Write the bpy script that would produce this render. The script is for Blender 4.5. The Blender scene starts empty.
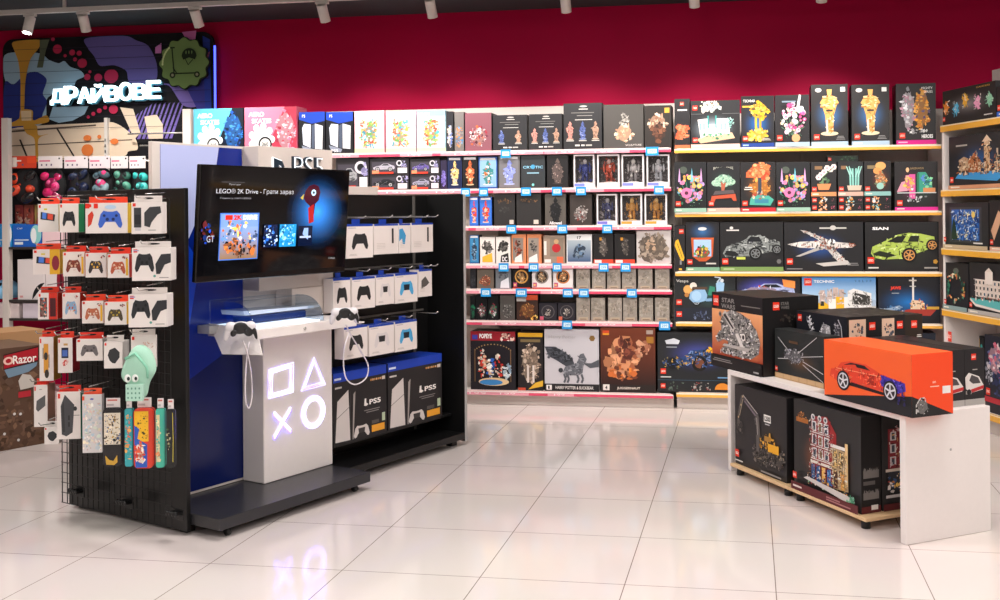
import bpy, math, random
# ---------------------------------------------------------------- camera solve (image taken as 1000 x 600)
F, CX, CY = 1023.2, 582.2, 208.7
YAW, PIT, ROL = [math.radians(a) for a in (-9.25, .12, .47)]
H = 1.507
def _axes():
    cy, sy = math.cos(YAW), math.sin(YAW)
    f = (sy*math.cos(PIT), cy*math.cos(PIT), math.sin(PIT)); r = (cy, -sy, 0)
    d = (f[1]*r[2]-f[2]*r[1], f[2]*r[0]-f[0]*r[2], f[0]*r[1]-f[1]*r[0])
    c, s = math.cos(ROL), math.sin(ROL)
    return tuple(r[i]*c+d[i]*s for i in range(3)), tuple(-r[i]*s+d[i]*c for i in range(3)), f
RR, DD, FF = _axes()
def ray(x, y):
    a, b = (x-CX)/F, (y-CY)/F
    return tuple(a*RR[i]+b*DD[i]+FF[i] for i in range(3))
class Fr:
    """a frame standing in the room: u along, v behind, z up"""
    def __init__(s, o, a): s.o = o; s.a = math.radians(a); s.c = math.cos(s.a); s.s = math.sin(s.a)
    def w(s, u, v, z): return (s.o[0]+u*s.c-v*s.s, s.o[1]+u*s.s+v*s.c, z)
    def hit(s, x, y, ax, val):
        dx, dy = -s.o[0], -s.o[1]
        o = (dx*s.c+dy*s.s, -dx*s.s+dy*s.c, H); r = ray(x, y); r = (r[0]*s.c+r[1]*s.s, -r[0]*s.s+r[1]*s.c, r[2])
        t = (val-o[ax])/r[ax]; return tuple(o[i]+r[i]*t for i in range(3))
K = Fr((-2.609, 4.432), 67.95)     # kiosk and gondola
T = Fr((0.677, 4.752), -56.82)     # low white table
W = Fr((0, 7.76), 0)               # shelving along the back wall
S = Fr((1.37, 7.65), -70)          # shelving unit at the right
rnd = random.Random(5)
# ---------------------------------------------------------------- colours and materials
def lin(c):
    if isinstance(c, str):
        c = c.lstrip('#')
        if len(c) == 3: c = ''.join(q*2 for q in c)
        c = tuple(int(c[i:i+2], 16) for i in (0, 2, 4))
    return tuple(((v/255)/12.92 if v/255 <= .04045 else ((v/255+.055)/1.055)**2.4) for v in c[:3])+(1.0,)
def mat(name, col=None, rough=.5, metal=0, spec=.5, emit=None, es=0, attr=False, coat=0, bump=0, bscale=40, var=0):
    m = bpy.data.materials.new(name); m.use_nodes = True; nt = m.node_tree; b = nt.nodes['Principled BSDF']
    b.inputs['Roughness'].default_value = rough; b.inputs['Metallic'].default_value = metal
    b.inputs['Specular IOR Level'].default_value = spec
    b.inputs['Coat Weight'].default_value = coat
    src = None
    if attr:
        a = nt.nodes.new('ShaderNodeVertexColor'); a.layer_name = 'Col'; src = a.outputs['Color']
        nt.links.new(src, b.inputs['Base Color'])
        if emit:
            nt.links.new(src, b.inputs['Emission Color']); b.inputs['Emission Strength'].default_value = es
    else:
        b.inputs['Base Color'].default_value = lin(col)
        if emit: b.inputs['Emission Color'].default_value = lin(emit); b.inputs['Emission Strength'].default_value = es
    if not attr or bump:
        tc = nt.nodes.new('ShaderNodeTexCoord'); n = nt.nodes.new('ShaderNodeTexNoise'); n.inputs['Scale'].default_value = bscale
        nt.links.new(tc.outputs['Object'], n.inputs['Vector'])
        if var and not attr:
            r = nt.nodes.new('ShaderNodeMapRange'); r.inputs['To Min'].default_value = 1-var; r.inputs['To Max'].default_value = 1+var
            nt.links.new(n.outputs['Fac'], r.inputs['Value'])
            x = nt.nodes.new('ShaderNodeVectorMath'); x.operation = 'SCALE'; x.inputs[0].default_value = lin(col)[:3]
            nt.links.new(r.outputs['Result'], x.inputs['Scale']); nt.links.new(x.outputs['Vector'], b.inputs['Base Color'])
        if bump:
            bp = nt.nodes.new('ShaderNodeBump'); bp.inputs['Strength'].default_value = bump; bp.inputs['Distance'].default_value = .002
            nt.links.new(n.outputs['Fac'], bp.inputs['Height']); nt.links.new(bp.outputs['Normal'], b.inputs['Normal'])
        else:
            r2 = nt.nodes.new('ShaderNodeMapRange'); r2.inputs['To Min'].default_value = max(0, rough-.03); r2.inputs['To Max'].default_value = rough+.03
            nt.links.new(n.outputs['Fac'], r2.inputs['Value']); nt.links.new(r2.outputs['Result'], b.inputs['Roughness'])
    return m
def plastic_clear(name, tint, fac, rough=.03):
    m = bpy.data.materials.new(name); m.use_nodes = True; nt = m.node_tree; nt.nodes.clear()
    o = nt.nodes.new('ShaderNodeOutputMaterial'); mx = nt.nodes.new('ShaderNodeMixShader')
    t = nt.nodes.new('ShaderNodeBsdfTransparent'); g = nt.nodes.new('ShaderNodeBsdfGlossy'); fr = nt.nodes.new('ShaderNodeMapRange'); lw = nt.nodes.new('ShaderNodeLayerWeight'); lw.inputs['Blend'].default_value = .3; nt.links.new(lw.outputs['Facing'], fr.inputs['Value']); fr.inputs['To Min'].default_value = .03; fr.inputs['To Max'].default_value = fac
    t.inputs['Color'].default_value = lin(tint); g.inputs['Roughness'].default_value = rough
    nt.links.new(fr.outputs[0], mx.inputs[0]); nt.links.new(t.outputs[0], mx.inputs[1]); nt.links.new(g.outputs[0], mx.inputs[2]); nt.links.new(mx.outputs[0], o.inputs[0])
    return m
M = dict(
    card=mat('printed_card', rough=.42, attr=True, spec=.35), gloss=mat('glossy_print', rough=.22, attr=True),
    matte=mat('matte_print', rough=.75, attr=True, spec=.2), cloth=mat('cloth', rough=.9, attr=True, spec=.1, bump=.6, bscale=300),
    screen=mat('screen', rough=.06, attr=True, emit=True, es=.7),
    neon=mat('neon_sign', attr=True, emit=True, es=3.0),
    black=mat('black_coated_panel', '#0b0b0c', .38, var=.15), black_metal=mat('black_metal', '#0c0c0d', .45, var=.1), dark=mat('charcoal_laminate', '#2b2b2e', .3, var=.1, bscale=60),
    white=mat('white_laminate', '#e6dedb', .35, var=.02), beige=mat('beige_white_metal', '#d9cfc8', .45, var=.02), header=mat('header_white', '#d5c8c0', .5, var=.02),
    chrome=mat('wire_metal', '#d8d4d0', .25, metal=.7), grey=mat('grey_plastic', '#a7a4a3', .5, var=.05),
    wood=mat('pale_plywood', '#dcb98d', .55, var=.12, bscale=12),
    led=mat('white_led_panel', '#ffffff', .4, emit='#eef2ff', es=1.6), symbol=mat('violet_white_neon', '#ffffff', .4, emit='#cfc6ff', es=1.5),
    violet=mat('violet_led', '#8070ff', .4, emit='#5a48ff', es=16),
    clear=plastic_clear('clear_acrylic', '#e8f0f6', .45), window=plastic_clear('clear_window_film', '#fafafa', .15, .1),
    spotglow=mat('spot_lens', '#ffffff', .3, emit='#fff6ea', es=25), lamp=mat('led_lamp_diffuser', '#ffffff', .4, emit='#fff4ea', es=4),
    track=mat('white_track_metal', '#cfc9c4', .45, var=.03),
)
MATS = {}
# ---------------------------------------------------------------- mesh builder
_tc = {}
def text_mesh(s, bold=0.0):
    k = (s, bold)
    if k in _tc: return _tc[k]
    cu = bpy.data.curves.new('t', 'FONT'); cu.body = s; cu.size = 1; cu.resolution_u = 3; cu.offset = bold
    ob = bpy.data.objects.new('t', cu); bpy.context.scene.collection.objects.link(ob)
    dg = bpy.context.evaluated_depsgraph_get(); me = ob.evaluated_get(dg).to_mesh()
    vs = [(v.co.x, v.co.y) for v in me.vertices]; fs = [tuple(p.vertices) for p in me.polygons]
    ob.evaluated_get(dg).to_mesh_clear(); bpy.data.objects.remove(ob); bpy.data.curves.remove(cu)
    if vs:
        x0 = min(v[0] for v in vs); x1 = max(v[0] for v in vs); y0 = min(v[1] for v in vs); y1 = max(v[1] for v in vs)
        vs = [((v[0]-x0)/(x1-x0), (v[1]-y0)/(y1-y0)) for v in vs]
    _tc[k] = (vs, fs); return _tc[k]
def jit(c, r):
    l = lin(c); f = .72+.55*r.random(); return (min(1, l[0]*f), min(1, l[1]*f), min(1, l[2]*f), 1.0)
class MB:
    def __init__(s): s.v = []; s.f = []; s.c = []; s.m = []; s.sm = []
    def add(s, vs, fs, col='#808080', mi=0, cols=None, smooth=False):
        o = len(s.v); s.v += [tuple(p) for p in vs]; lc = (col if isinstance(col, tuple) and len(col) == 4 else lin(col)) if not cols else None
        if cols: lcs = [lin(c) if not (isinstance(c, tuple) and len(c) == 4) else c for c in cols]
        for f in fs:
            s.f.append(tuple(i+o for i in f)); s.m.append(mi); s.sm.append(smooth)
            s.c += ([lcs[i] for i in f] if cols else [lc]*len(f))
        return s
    def box(s, x0, x1, y0, y1, z0, z1, col='#808080', c=.0012, mi=0, cols=None):
        """chamfered box; cols: dict of face -> colour (front,back,left,right,top,bottom)"""
        cx, cy, cz = (x0+x1)/2, (y0+y1)/2, (z0+z1)/2; h = ((x1-x0)/2, (y1-y0)/2, (z1-z0)/2); c = min(c, min(h)*.4)
        idx = {}; vs = []
        for sx in (-1, 1):
            for sy in (-1, 1):
                for sz in (-1, 1):
                    for k in range(3):
                        sg = (sx, sy, sz); p = [sg[i]*(h[i]-(0 if i == k else c)) for i in range(3)]
                        idx[(sx, sy, sz, k)] = len(vs); vs.append((p[0]+cx, p[1]+cy, p[2]+cz))
        names = {(0, -1): 'left', (0, 1): 'right', (1, -1): 'front', (1, 1): 'back', (2, -1): 'bottom', (2, 1): 'top'}
        for k in range(3):
            i, j = [q for q in range(3) if q != k]
            for sg in (-1, 1):
                f = []
                for a, b in ((-1, -1), (1, -1), (1, 1), (-1, 1)):
                    q = [0, 0, 0]; q[k] = sg; q[i] = a; q[j] = b; f.append(idx[(*q, k)])
                if (sg == 1) == (k == 1): f = f[::-1]
                s.add(vs, [], col); s.v = s.v[:len(s.v)-len(vs)]
                s._f(vs, f, (cols or {}).get(names[(k, sg)], col), mi)
        for k in range(3):
            i, j = [q for q in range(3) if q != k]
            for a in (-1, 1):
                for b in (-1, 1):
                    q0 = [0, 0, 0]; q1 = [0, 0, 0]; q0[k] = -1; q1[k] = 1; q0[i] = q1[i] = a; q0[j] = q1[j] = b
                    s._f(vs, [idx[(*q0, i)], idx[(*q1, i)], idx[(*q1, j)], idx[(*q0, j)]], col, mi)
        for sx in (-1, 1):
            for sy in (-1, 1):
                for sz in (-1, 1): s._f(vs, [idx[(sx, sy, sz, k)] for k in range(3)], col, mi)
        return s
    def _f(s, vs, f, col, mi):
        s.add([vs[i] for i in f], [tuple(range(len(f)))], col, mi)
    def prism(s, pts, z0, z1, col, mi=0, ax='z', side=None):
        """extrude outline pts (a,b) between z0,z1 along axis"""
        def P(a, b, c): return {'z': (a, b, c), 'y': (a, c, b), 'x': (c, a, b)}[ax]
        n = len(pts); vs = [P(a, b, z0) for a, b in pts]+[P(a, b, z1) for a, b in pts]
        s.add(vs, [tuple(range(n))[::-1], tuple(range(n, 2*n))], col, mi)
        s.add(vs, [(i, (i+1) % n, n+(i+1) % n, n+i) for i in range(n)], side or col, mi)
        return s
    def ell(s, c, r, col, mi=0, n=12, m=8, z0=-1.0, z1=1.0):
        vs = []; fs = []
        a0, a1 = math.asin(z0), math.asin(z1)
        for j in range(m+1):
            a = a0+(a1-a0)*j/m
            for i in range(n):
                b = 2*math.pi*i/n; vs.append((c[0]+r[0]*math.cos(a)*math.cos(b), c[1]+r[1]*math.cos(a)*math.sin(b), c[2]+r[2]*math.sin(a)))
        for j in range(m):
            for i in range(n): fs.append((j*n+i, j*n+(i+1) % n, (j+1)*n+(i+1) % n, (j+1)*n+i))
        return s.add(vs, fs, col, mi, smooth=True)
    def tube(s, pts, r, col='#808080', mi=0, n=6, closed=False):
        vs = []; N = len(pts); fs = []
        from mathutils import Vector
        P = [Vector(p) for p in pts]; up = None
        for i, p in enumerate(P):
            t = (P[(i+1) % N]-P[i-1]) if closed else (P[min(i+1, N-1)]-P[max(i-1, 0)])
            t.normalize()
            a = Vector((0, 0, 1)) if abs(t.z) < .9 else Vector((1, 0, 0))
            if up is not None: a = up
            x = t.cross(a); x.normalize(); y = x.cross(t); y.normalize(); up = y
            for k in range(n):
                g = 2*math.pi*k/n; vs.append(p+x*(r*math.cos(g))+y*(r*math.sin(g)))
        R = N if closed else N-1
        for i in range(R):
            for k in range(n):
                j = (i+1) % N; fs.append((i*n+k, i*n+(k+1) % n, j*n+(k+1) % n, j*n+k))
        if not closed: fs += [tuple(range(n))[::-1], tuple(range((N-1)*n, N*n))]
        return s.add(vs, fs, col, mi, smooth=True)
    def build(s, name, mats, parent=None, loc=(0, 0, 0), rz=0, rot=None):
        me = bpy.data.meshes.new(name); me.from_pydata(s.v, [], s.f)
        ca = me.color_attributes.new('Col', 'FLOAT_COLOR', 'CORNER')
        flat = []
        for c in s.c: flat += c
        ca.data.foreach_set('color', flat); me.polygons.foreach_set('material_index', s.m); me.polygons.foreach_set('use_smooth', s.sm)
        for m in (mats if isinstance(mats, (list, tuple)) else [mats]): me.materials.append(M[m] if isinstance(m, str) else m)
        me.update()
        o = bpy.data.objects.new(name, me); bpy.context.scene.collection.objects.link(o)
        o.parent = parent; o.location = loc; o.rotation_euler = rot or (0, 0, rz)
        return o
class Cv:
    """canvas on a flat face: normalised coordinates, each shape laid .2 mm above the one before"""
    def __init__(s, mb, o, sd, td, n, w, h, mi=0, step=.0002):
        s.mb, s.o, s.sd, s.td, s.n, s.w, s.h, s.mi = mb, o, sd, td, n, w, h, mi; s.k = step*1.5; s.st = step
    def P(s, x, y): return tuple(s.o[i]+s.sd[i]*x*s.w+s.td[i]*y*s.h+s.n[i]*s.k for i in range(3))
    def poly(s, pts, col, cols=None):
        s.mb.add([s.P(*p) for p in pts], [tuple(range(len(pts)))], col, s.mi, cols=cols); s.k += s.st
    def rect(s, x, y, w, h, col): s.poly([(x, y), (x+w, y), (x+w, y+h), (x, y+h)], col)
    def ell(s, x, y, rx, ry, col, n=20, a0=0, a1=360): s.poly([(x+rx*math.cos(math.radians(a0+(a1-a0)*i/n)), y+ry*math.sin(math.radians(a0+(a1-a0)*i/n))) for i in range(n if a1-a0 == 360 else n+1)], col)
    def circ(s, x, y, r, col, n=20):
        s.ell(x, y, r*s.h/s.w, r, col, n)          # r as a share of the height
    def glow(s, x, y, rx, ry, col, base, n=24):
        vs = [s.P(x, y)]; m = 7; cs = [lin(col)]; a, b = lin(col), lin(base)
        for j in range(1, m+1):
            f = j/m; g = (1-f)**2.1
            for i in range(n):
                t = 2*math.pi*i/n; vs.append(s.P(min(1, max(0, x+rx*f*math.cos(t))), min(1, max(0, y+ry*f*math.sin(t))))); cs.append(tuple(b[k]+(a[k]-b[k])*g for k in range(4)))
        fs = [(0, 1+i, 1+(i+1) % n) for i in range(n)]
        for j in range(m-1):
            for i in range(n): fs.append((1+j*n+i, 1+(j+1)*n+i, 1+(j+1)*n+(i+1) % n, 1+j*n+(i+1) % n))
        s.mb.add(vs, fs, mi=s.mi, cols=cs); s.k += s.st
    def grad(s, x, y, w, h, c0, c1):
        s.poly([(x, y), (x+w, y), (x+w, y+h), (x, y+h)], c0, cols=[c0, c0, c1, c1])
    def text(s, t, x, y, w, h, col, bold=0.0):
        vs, fs = text_mesh(t, bold); s.mb.add([s.P(x+a*w, y+b*h) for a, b in vs], fs, col, s.mi); s.k += s.st
    def line(s, pts, wd, col):
        for (a, b), (c, d) in zip(pts, pts[1:]):
            dx, dy = (c-a)*s.w, (d-b)*s.h; L = math.hypot(dx, dy) or 1; nx, ny = -dy/L*wd*s.h/2, dx/L*wd*s.h/2
            s.poly([(a+nx/s.w, b+ny/s.h), (c+nx/s.w, d+ny/s.h), (c-nx/s.w, d-ny/s.h), (a-nx/s.w, b-ny/s.h)], col)
    def blobs(s, x, y, w, h, pal, n, size, seed=0, shape='ell'):
        r = random.Random(seed)
        if n >= 14 and shape == 'ell' and w > .2 and h > .2:
            k = 22; o = [(x+w*(.5+.46*(.72+.36*r.random())*math.cos(6.283*i/k)), y+h*(.5+.46*(.72+.36*r.random())*math.sin(6.283*i/k))) for i in range(k)]
            l = [lin(q) for q in pal]; av = tuple(.55*sum(q[i] for q in l)/len(l) for i in range(3))+(1.0,); s.poly([(min(.99, max(.01, a)), min(.99, max(.01, b))) for a, b in o], av)
        if n > 1: n = int(n*2.6); size = size*.62
        for i in range(n):
            for _ in range(20):
                a, b = r.random(), r.random()
                if shape == 'rect' or (a-.5)**2+(b-.5)**2 < .25: break
            k = r.choice((4, 5, 6, 7)); ph = r.random()*6; sz = size*(.5+r.random())
            e1, e2 = .45+1.1*r.random(), .45+1.1*r.random()
            pts = [(x+a*w+sz*e1*s.h/s.w*(.5+.6*r.random())*math.cos(ph+6.283*j/k), y+b*h+sz*e2*(.5+.6*r.random())*math.sin(ph+6.283*j/k)) for j in range(k)]
            pts = [(min(.995, max(.005, p)), min(.995, max(.005, q))) for p, q in pts]
            s.poly(pts, jit(r.choice(pal), r)); s.k -= s.st*.93
        s.k += s.st
    def tex(s, pts, pal, n, size, seed=0):
        """fragments of printed detail inside an outline"""
        r = random.Random(seed); xs = [p[0] for p in pts]; ys = [p[1] for p in pts]
        def ins(a, b):
            c = False
            for (x1, y1), (x2, y2) in zip(pts, pts[1:]+pts[:1]):
                if (y1 > b) != (y2 > b) and a < (x2-x1)*(b-y1)/(y2-y1)+x1: c = not c
            return c
        for i in range(n):
            a = min(xs)+(max(xs)-min(xs))*r.random(); b = min(ys)+(max(ys)-min(ys))*r.random()
            if not ins(a, b): continue
            an = r.random()*3.14 if r.random() < .5 else r.choice((0, .2, 1.57)); L = size*(.5+1.4*r.random()); t = size*(.15+.4*r.random()); ca, sa = math.cos(an), math.sin(an); q = s.h/s.w
            P = [(a+(L*u*ca-t*v*sa)*q, b+L*u*sa+t*v*ca) for u, v in ((-.5, -.5), (.5, -.5), (.5, .5), (-.5, .5))]
            s.poly([(min(.998, max(.002, x)), min(.998, max(.002, y))) for x, y in P], jit(r.choice(pal), r)); s.k -= s.st*.93
        s.k += s.st
    def wheel(s, x, y, r, rim, tyre='#131416'):
        s.circ(x, y, r, tyre); s.circ(x, y, r*.72, rim, 18); s.circ(x, y, r*.6, '#2a2622', 18)
        for k in range(6): t = 1.047*k+.3; s.line([(x, y), (x+r*.68*s.h/s.w*math.cos(t), y+r*.68*math.sin(t))], r*.16, rim)
    # --- pictures printed on the cartons
    def logo(s, x, y, h=.12, col='#e4351f'):
        w = h*s.h/s.w; s.rect(x, y, w, h, col); s.text('LEGO', x+w*.12, y+h*.32, w*.76, h*.36, '#fff4ea', .02)
    def strip(s, col, h=.1, seed=1, sub=None):
        s.rect(0, 0, 1, h, col)
        r = random.Random(seed); s.rect(.05, h*.35, .15+.1*r.random(), h*.3, sub or '#f2ead8')
    def small(s, x, y, w, h, col='#cfc9c0', n=3):
        for i in range(n): s.rect(x+w*.08*i, y+h*i/n, w*(1-.16*i), h/n*.45, col)
    def pad(s, x, y, w, h, col, acc=None, grip=None):
        o = [(.1, .78), (.22, .97), (.4, .92), (.6, .92), (.78, .97), (.9, .78), (1, .22), (.94, .02), (.84, .06), (.7, .36), (.3, .36), (.16, .06), (.06, .02), (0, .22)]
        s.poly([(x+a*w, y+b*h) for a, b in o], col)
        if grip: s.poly([(x+a*w, y+b*h) for a, b in [(.28, .75), (.72, .75), (.68, .36), (.32, .36)]], grip)
        if acc:
            for a, b, r in ((.25, .7, .06), (.75, .7, .06), (.38, .5, .07), (.62, .5, .07)): s.ell(x+a*w, y+b*h, w*r, h*r*1.3, acc, 10)
    def car(s, x, y, w, h, col, dark='#15161a', rim='#c9c9cc', glass='#20242c', low=False):
        s.poly([(x+a*w, y+b*h) for a, b in [(0, .3), (.02, .5), (.16, .62), (.34, .72), (.46, .95), (.7, .96), (.86, .75), (.98, .66), (1, .35), (.93, .22), (.05, .2)]], col)
        s.poly([(x+a*w, y+b*h) for a, b in [(.37, .7), (.48, .9), (.67, .91), (.78, .72)]], glass)
        s.line([(x+.08*w, y+.3*h), (x+.9*w, y+.3*h)], .03*h, dark)
        s.line([(x+.2*w, y+.55*h), (x+.5*w, y+.5*h), (x+.9*w, y+.55*h)], .035*h, dark)
        s.tex([(x+a*w, y+b*h) for a, b in [(.02, .3), (.04, .5), (.16, .6), (.34, .7), (.8, .7), (.96, .62), (.98, .35), (.93, .25), (.05, .22)]], [col, dark, col, rim], 70, .05*h, 5)
        for a in (.2, .8):
            s.ell(x+a*w, y+.24*h, .105*w, .105*w*s.w/s.h, dark); s.ell(x+a*w, y+.24*h, .075*w, .075*w*s.w/s.h, rim)
            for k in range(5):
                t = 1.26*k; s.line([(x+a*w, y+.24*h), (x+a*w+.07*w*math.cos(t), y+.24*h+.07*w*s.w/s.h*math.sin(t))], .05*h, dark)
    def flowers(s, x, y, w, h, pal, seed=0, leaf='#5f8a6d'):
        r = random.Random(seed)
        for i in range(9):
            a = math.radians(200-220*i/8); s.line([(x+w/2, y+.1*h), (x+w*(.5+.45*math.cos(a)), y+h*(.5+.45*math.sin(a)))], .012, leaf)
        s.blobs(x+.1*w, y, w*.8, h*.4, [leaf, '#3f6b52', '#86a98f'], 8, .05*h, seed)
        for i in range(64):
            a = r.random()*6.283; q = math.sqrt(r.random())*.44; px, py = x+w*(.5+q*math.cos(a)), y+h*(.55+q*.95*math.sin(a)); c = r.choice(pal); z = .03+.045*r.random()
            s.circ(px, py, z*h, jit(c, r), 7); s.circ(px, py, z*h*.4, r.choice(pal), 5)
    def building(s, x, y, w, h, wall, trim, base='#8a6c5a', seed=0, floors=5, cols=4):
        r = random.Random(seed); s.rect(x, y, w, h, wall)
        for i in range(floors):
            for j in range(cols):
                s.rect(x+w*(j+.2)/cols, y+h*(i+.2)/floors, w*.6/cols, h*.62/floors, trim); s.rect(x+w*(j+.3)/cols, y+h*(i+.25)/floors, w*.4/cols, h*.5/floors, r.choice(['#2e2a2c', '#5d5148', '#3f5870', '#20242a']))
            s.rect(x-.01, y+h*(i+1)/floors-.02*h, w+.02, .025*h, trim)
    def statuette(s, cx, y, w, h, col, d='#8e8a86', b='#b9b4b0'):
        """plain lumpy statuette on a round base"""
        r = random.Random(int(cx*1000+h*77)); s.ell(cx, y+.04*h, w*.42, .035*h, b, 14)
        pr = [.2, .28, .22, .3, .26, .34, .42, .36, .4, .24, .13, .17, .12, .03]; n = len(pr)
        L = [(cx-w*v*(.75+.5*r.random()), y+h*(.05+.95*i/(n-1))) for i, v in enumerate(pr)]; Rr = [(cx+w*v*(.75+.5*r.random()), y+h*(.05+.95*i/(n-1))) for i, v in enumerate(pr)]
        o = L+Rr[::-1]; s.poly(o, col); s.tex(o, [d, col, b, '#2c2828'], 46, .06*h/.4*.5, int(cx*97))
# ---------------------------------------------------------------- scene helpers
ALL = []
def tag(o, label, cat, group=None, kind=None):
    if label: o['label'] = label
    if cat: o['category'] = cat
    if group: o['group'] = group
    if kind: o['kind'] = kind
    ALL.append(o); return o
def empty(name, label, cat, loc, rz=0, group=None):
    o = bpy.data.objects.new(name, None); bpy.context.scene.collection.objects.link(o); o.location = loc; o.rotation_euler = (0, 0, rz)
    o.empty_display_size = .05
    return tag(o, label, cat, group)
def struct(o): o['kind'] = 'structure'; return o
def carton_mb(w, d, h, body, faces, c=.0012, cols=None):
    mb = MB(); mb.box(-w/2, w/2, 0, d, 0, h, body, c=c, cols=cols)
    for k, fn in faces.items():
        cv = dict(front=lambda: Cv(mb, (-w/2, 0, 0), (1, 0, 0), (0, 0, 1), (0, -1, 0), w, h),
                  right=lambda: Cv(mb, (w/2, 0, 0), (0, 1, 0), (0, 0, 1), (1, 0, 0), d, h),
                  left=lambda: Cv(mb, (-w/2, d, 0), (0, -1, 0), (0, 0, 1), (-1, 0, 0), d, h),
                  top=lambda: Cv(mb, (-w/2, 0, h), (1, 0, 0), (0, 1, 0), (0, 0, 1), w, d))[k]()
        fn(cv)
    return mb
def carton(name, label, cat, fr, u0, u1, v, d, z, h, body='#1d1c1e', front=None, group=None, m='card', right=None, left=None, top=None, rz=0, cols=None):
    fs = {k: f for k, f in dict(front=front, right=right, left=left, top=top).items() if f}
    mb = carton_mb(u1-u0, d, h, body, fs, cols=cols)
    o = mb.build(name, m, None, fr.w((u0+u1)/2, v, z), fr.a+rz)
    return tag(o, label, cat, group)
# ================================================================ ROOM
CEIL = 3.17; WY = 8.25
fl = bpy.data.materials.new('polished_floor_tiles'); fl.use_nodes = True; nt = fl.node_tree; b = nt.nodes['Principled BSDF']
tc = nt.nodes.new('ShaderNodeTexCoord'); br = nt.nodes.new('ShaderNodeTexBrick'); mp = nt.nodes.new('ShaderNodeMapping')
TW = .5995
mp.inputs['Location'].default_value = (3.504, -4.097, 0)
nt.links.new(tc.outputs['Object'], mp.inputs['Vector']); nt.links.new(mp.outputs['Vector'], br.inputs['Vector'])
br.offset = 0; br.squash = 1; br.inputs['Scale'].default_value = 1; br.inputs['Brick Width'].default_value = TW; br.inputs['Row Height'].default_value = TW
br.inputs['Mortar Size'].default_value = .0022; br.inputs['Mortar Smooth'].default_value = .1
br.inputs['Color1'].default_value = lin('#e2d8d4'); br.inputs['Color2'].default_value = lin('#dfd5d0'); br.inputs['Mortar'].default_value = lin('#8d8078')
ns = nt.nodes.new('ShaderNodeTexNoise'); ns.inputs['Scale'].default_value = 1.2; ns.inputs['Detail'].default_value = 6; nt.links.new(tc.outputs['Object'], ns.inputs['Vector'])
mx = nt.nodes.new('ShaderNodeMix'); mx.data_type = 'RGBA'; mx.blend_type = 'MULTIPLY'; mx.inputs['Factor'].default_value = .12
nt.links.new(br.outputs['Color'], mx.inputs['A']); nt.links.new(ns.outputs['Color'], mx.inputs['B']); nt.links.new(mx.outputs['Result'], b.inputs['Base Color'])
b.inputs['Roughness'].default_value = .09; b.inputs['Specular IOR Level'].default_value = .6
def slab(name, x0, x1, y0, y1, z0, z1, m): return struct(MB().box(x0, x1, y0, y1, z0, z1, c=0.0005).build(name, m))
wall_m = mat('crimson_wall_paint', '#ac003a', .6, var=.05, bscale=2, bump=.15, spec=.12); side_m = mat('pale_wall_paint', '#cfc6c0', .7, var=.03, bscale=3)
slab('floor', -9, 8, -4, WY+.1, -.1, 0, fl)
slab('wall_back', -9, 8, WY, WY+.1, 0, CEIL+.1, wall_m)
slab('wall_left', -9.1, -9, -4, WY+.1, 0, CEIL+.1, side_m); slab('wall_right', 8, 8.1, -4, WY+.1, 0, CEIL+.1, side_m); slab('wall_front', -9, 8, -4.1, -4, 0, CEIL+.1, side_m)
slab('ceiling', -9, 8, -4, WY, CEIL, CEIL+.1, mat('dark_grey_ceiling', '#33373a', .8, var=.05, bscale=4))
# ================================================================ BACK WALL SHELVING
AX0, AX1 = W.hit(188, 150, 1, 0)[0], W.hit(671, 150, 1, 0)[0]
BX0, BX1 = W.hit(674.5, 150, 1, 0)[0], W.hit(941, 150, 1, 0)[0]
zA = [W.hit(600, y, 1, 0)[2] for y in (148.6, 187.2, 225.2, 263.6, 289.3, 321.3, 392.2)]
zB = [W.hit(800, y, 1, 0)[2] for y in (146.4, 211.4, 271.4, 322.4, 394.5)]
DEP = .42
def shelving(name, label, x0, x1, zs, rail, rail_top, top_z, bays, seed):
    t = empty(name, label, 'shelving', (x0, 7.76, 0), 0)
    L = x1-x0
    MB().box(-.028 if rail.startswith('#f3') else 0, L+(.12 if rail.startswith('#f3') else 0), DEP, DEP+.02, .02, top_z, c=.001).build('back_panel', 'beige', t)
    kick = MB().box(0, L, .05, .07, 0, zs[-1]-.02, c=.001); kick.build('kick_board', 'beige', t)
    for q in bays:
        MB().box(q-.015, q+.015, DEP-.04, DEP, 0, zs[0]-.002, c=.001).build('upright', 'beige', t)
    r = random.Random(seed)
    for i, z in enumerate(zs):
        sh = MB().box(0.016, L-.016, .001, DEP-.001, z-.022, z, c=.001).build('shelf', 'beige', t)
        m = MB().box(0.0, L, -.014, -.0005, z-.036, z-.004, rail, c=.002)
        cv = Cv(m, (0, -.014, z-.036), (1, 0, 0), (0, 0, 1), (0, -1, 0), L, .032)
        cv.rect(0, .66, 1, .34, rail_top)
        x = .1
        while x < L-.5 and name == 'shelving_unit' and rail.startswith('#e0'):
            w = .2+r.random()*.25; cv.rect(x/L, 0, w/L, .66, '#ee9fae'); cv.text('199', (x+w*.25)/L, .2, w*.4/L, .4, '#fbe6ea'); x += .25+r.random()*.35
        m.build('price_rail', 'gloss', sh)
    return t
shelving('shelving_unit', 'long white shelving with pink price rails along the crimson back wall', AX0, AX1, zA, '#e0506f', '#f6e9e6', W.hit(500, 107.5, 1, DEP)[2], [0.016, 1.25, 2.5, AX1-AX0-.016], 3)
shelving('shelving_unit', 'white shelving with yellow price rails, between pink-railed shelves and right unit', BX0, BX1, zB, '#f3b552', '#fbeed6', W.hit(800, 112, 1, DEP)[2], [0.016, (BX1-BX0)/2, BX1-BX0-.016], 4)
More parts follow.
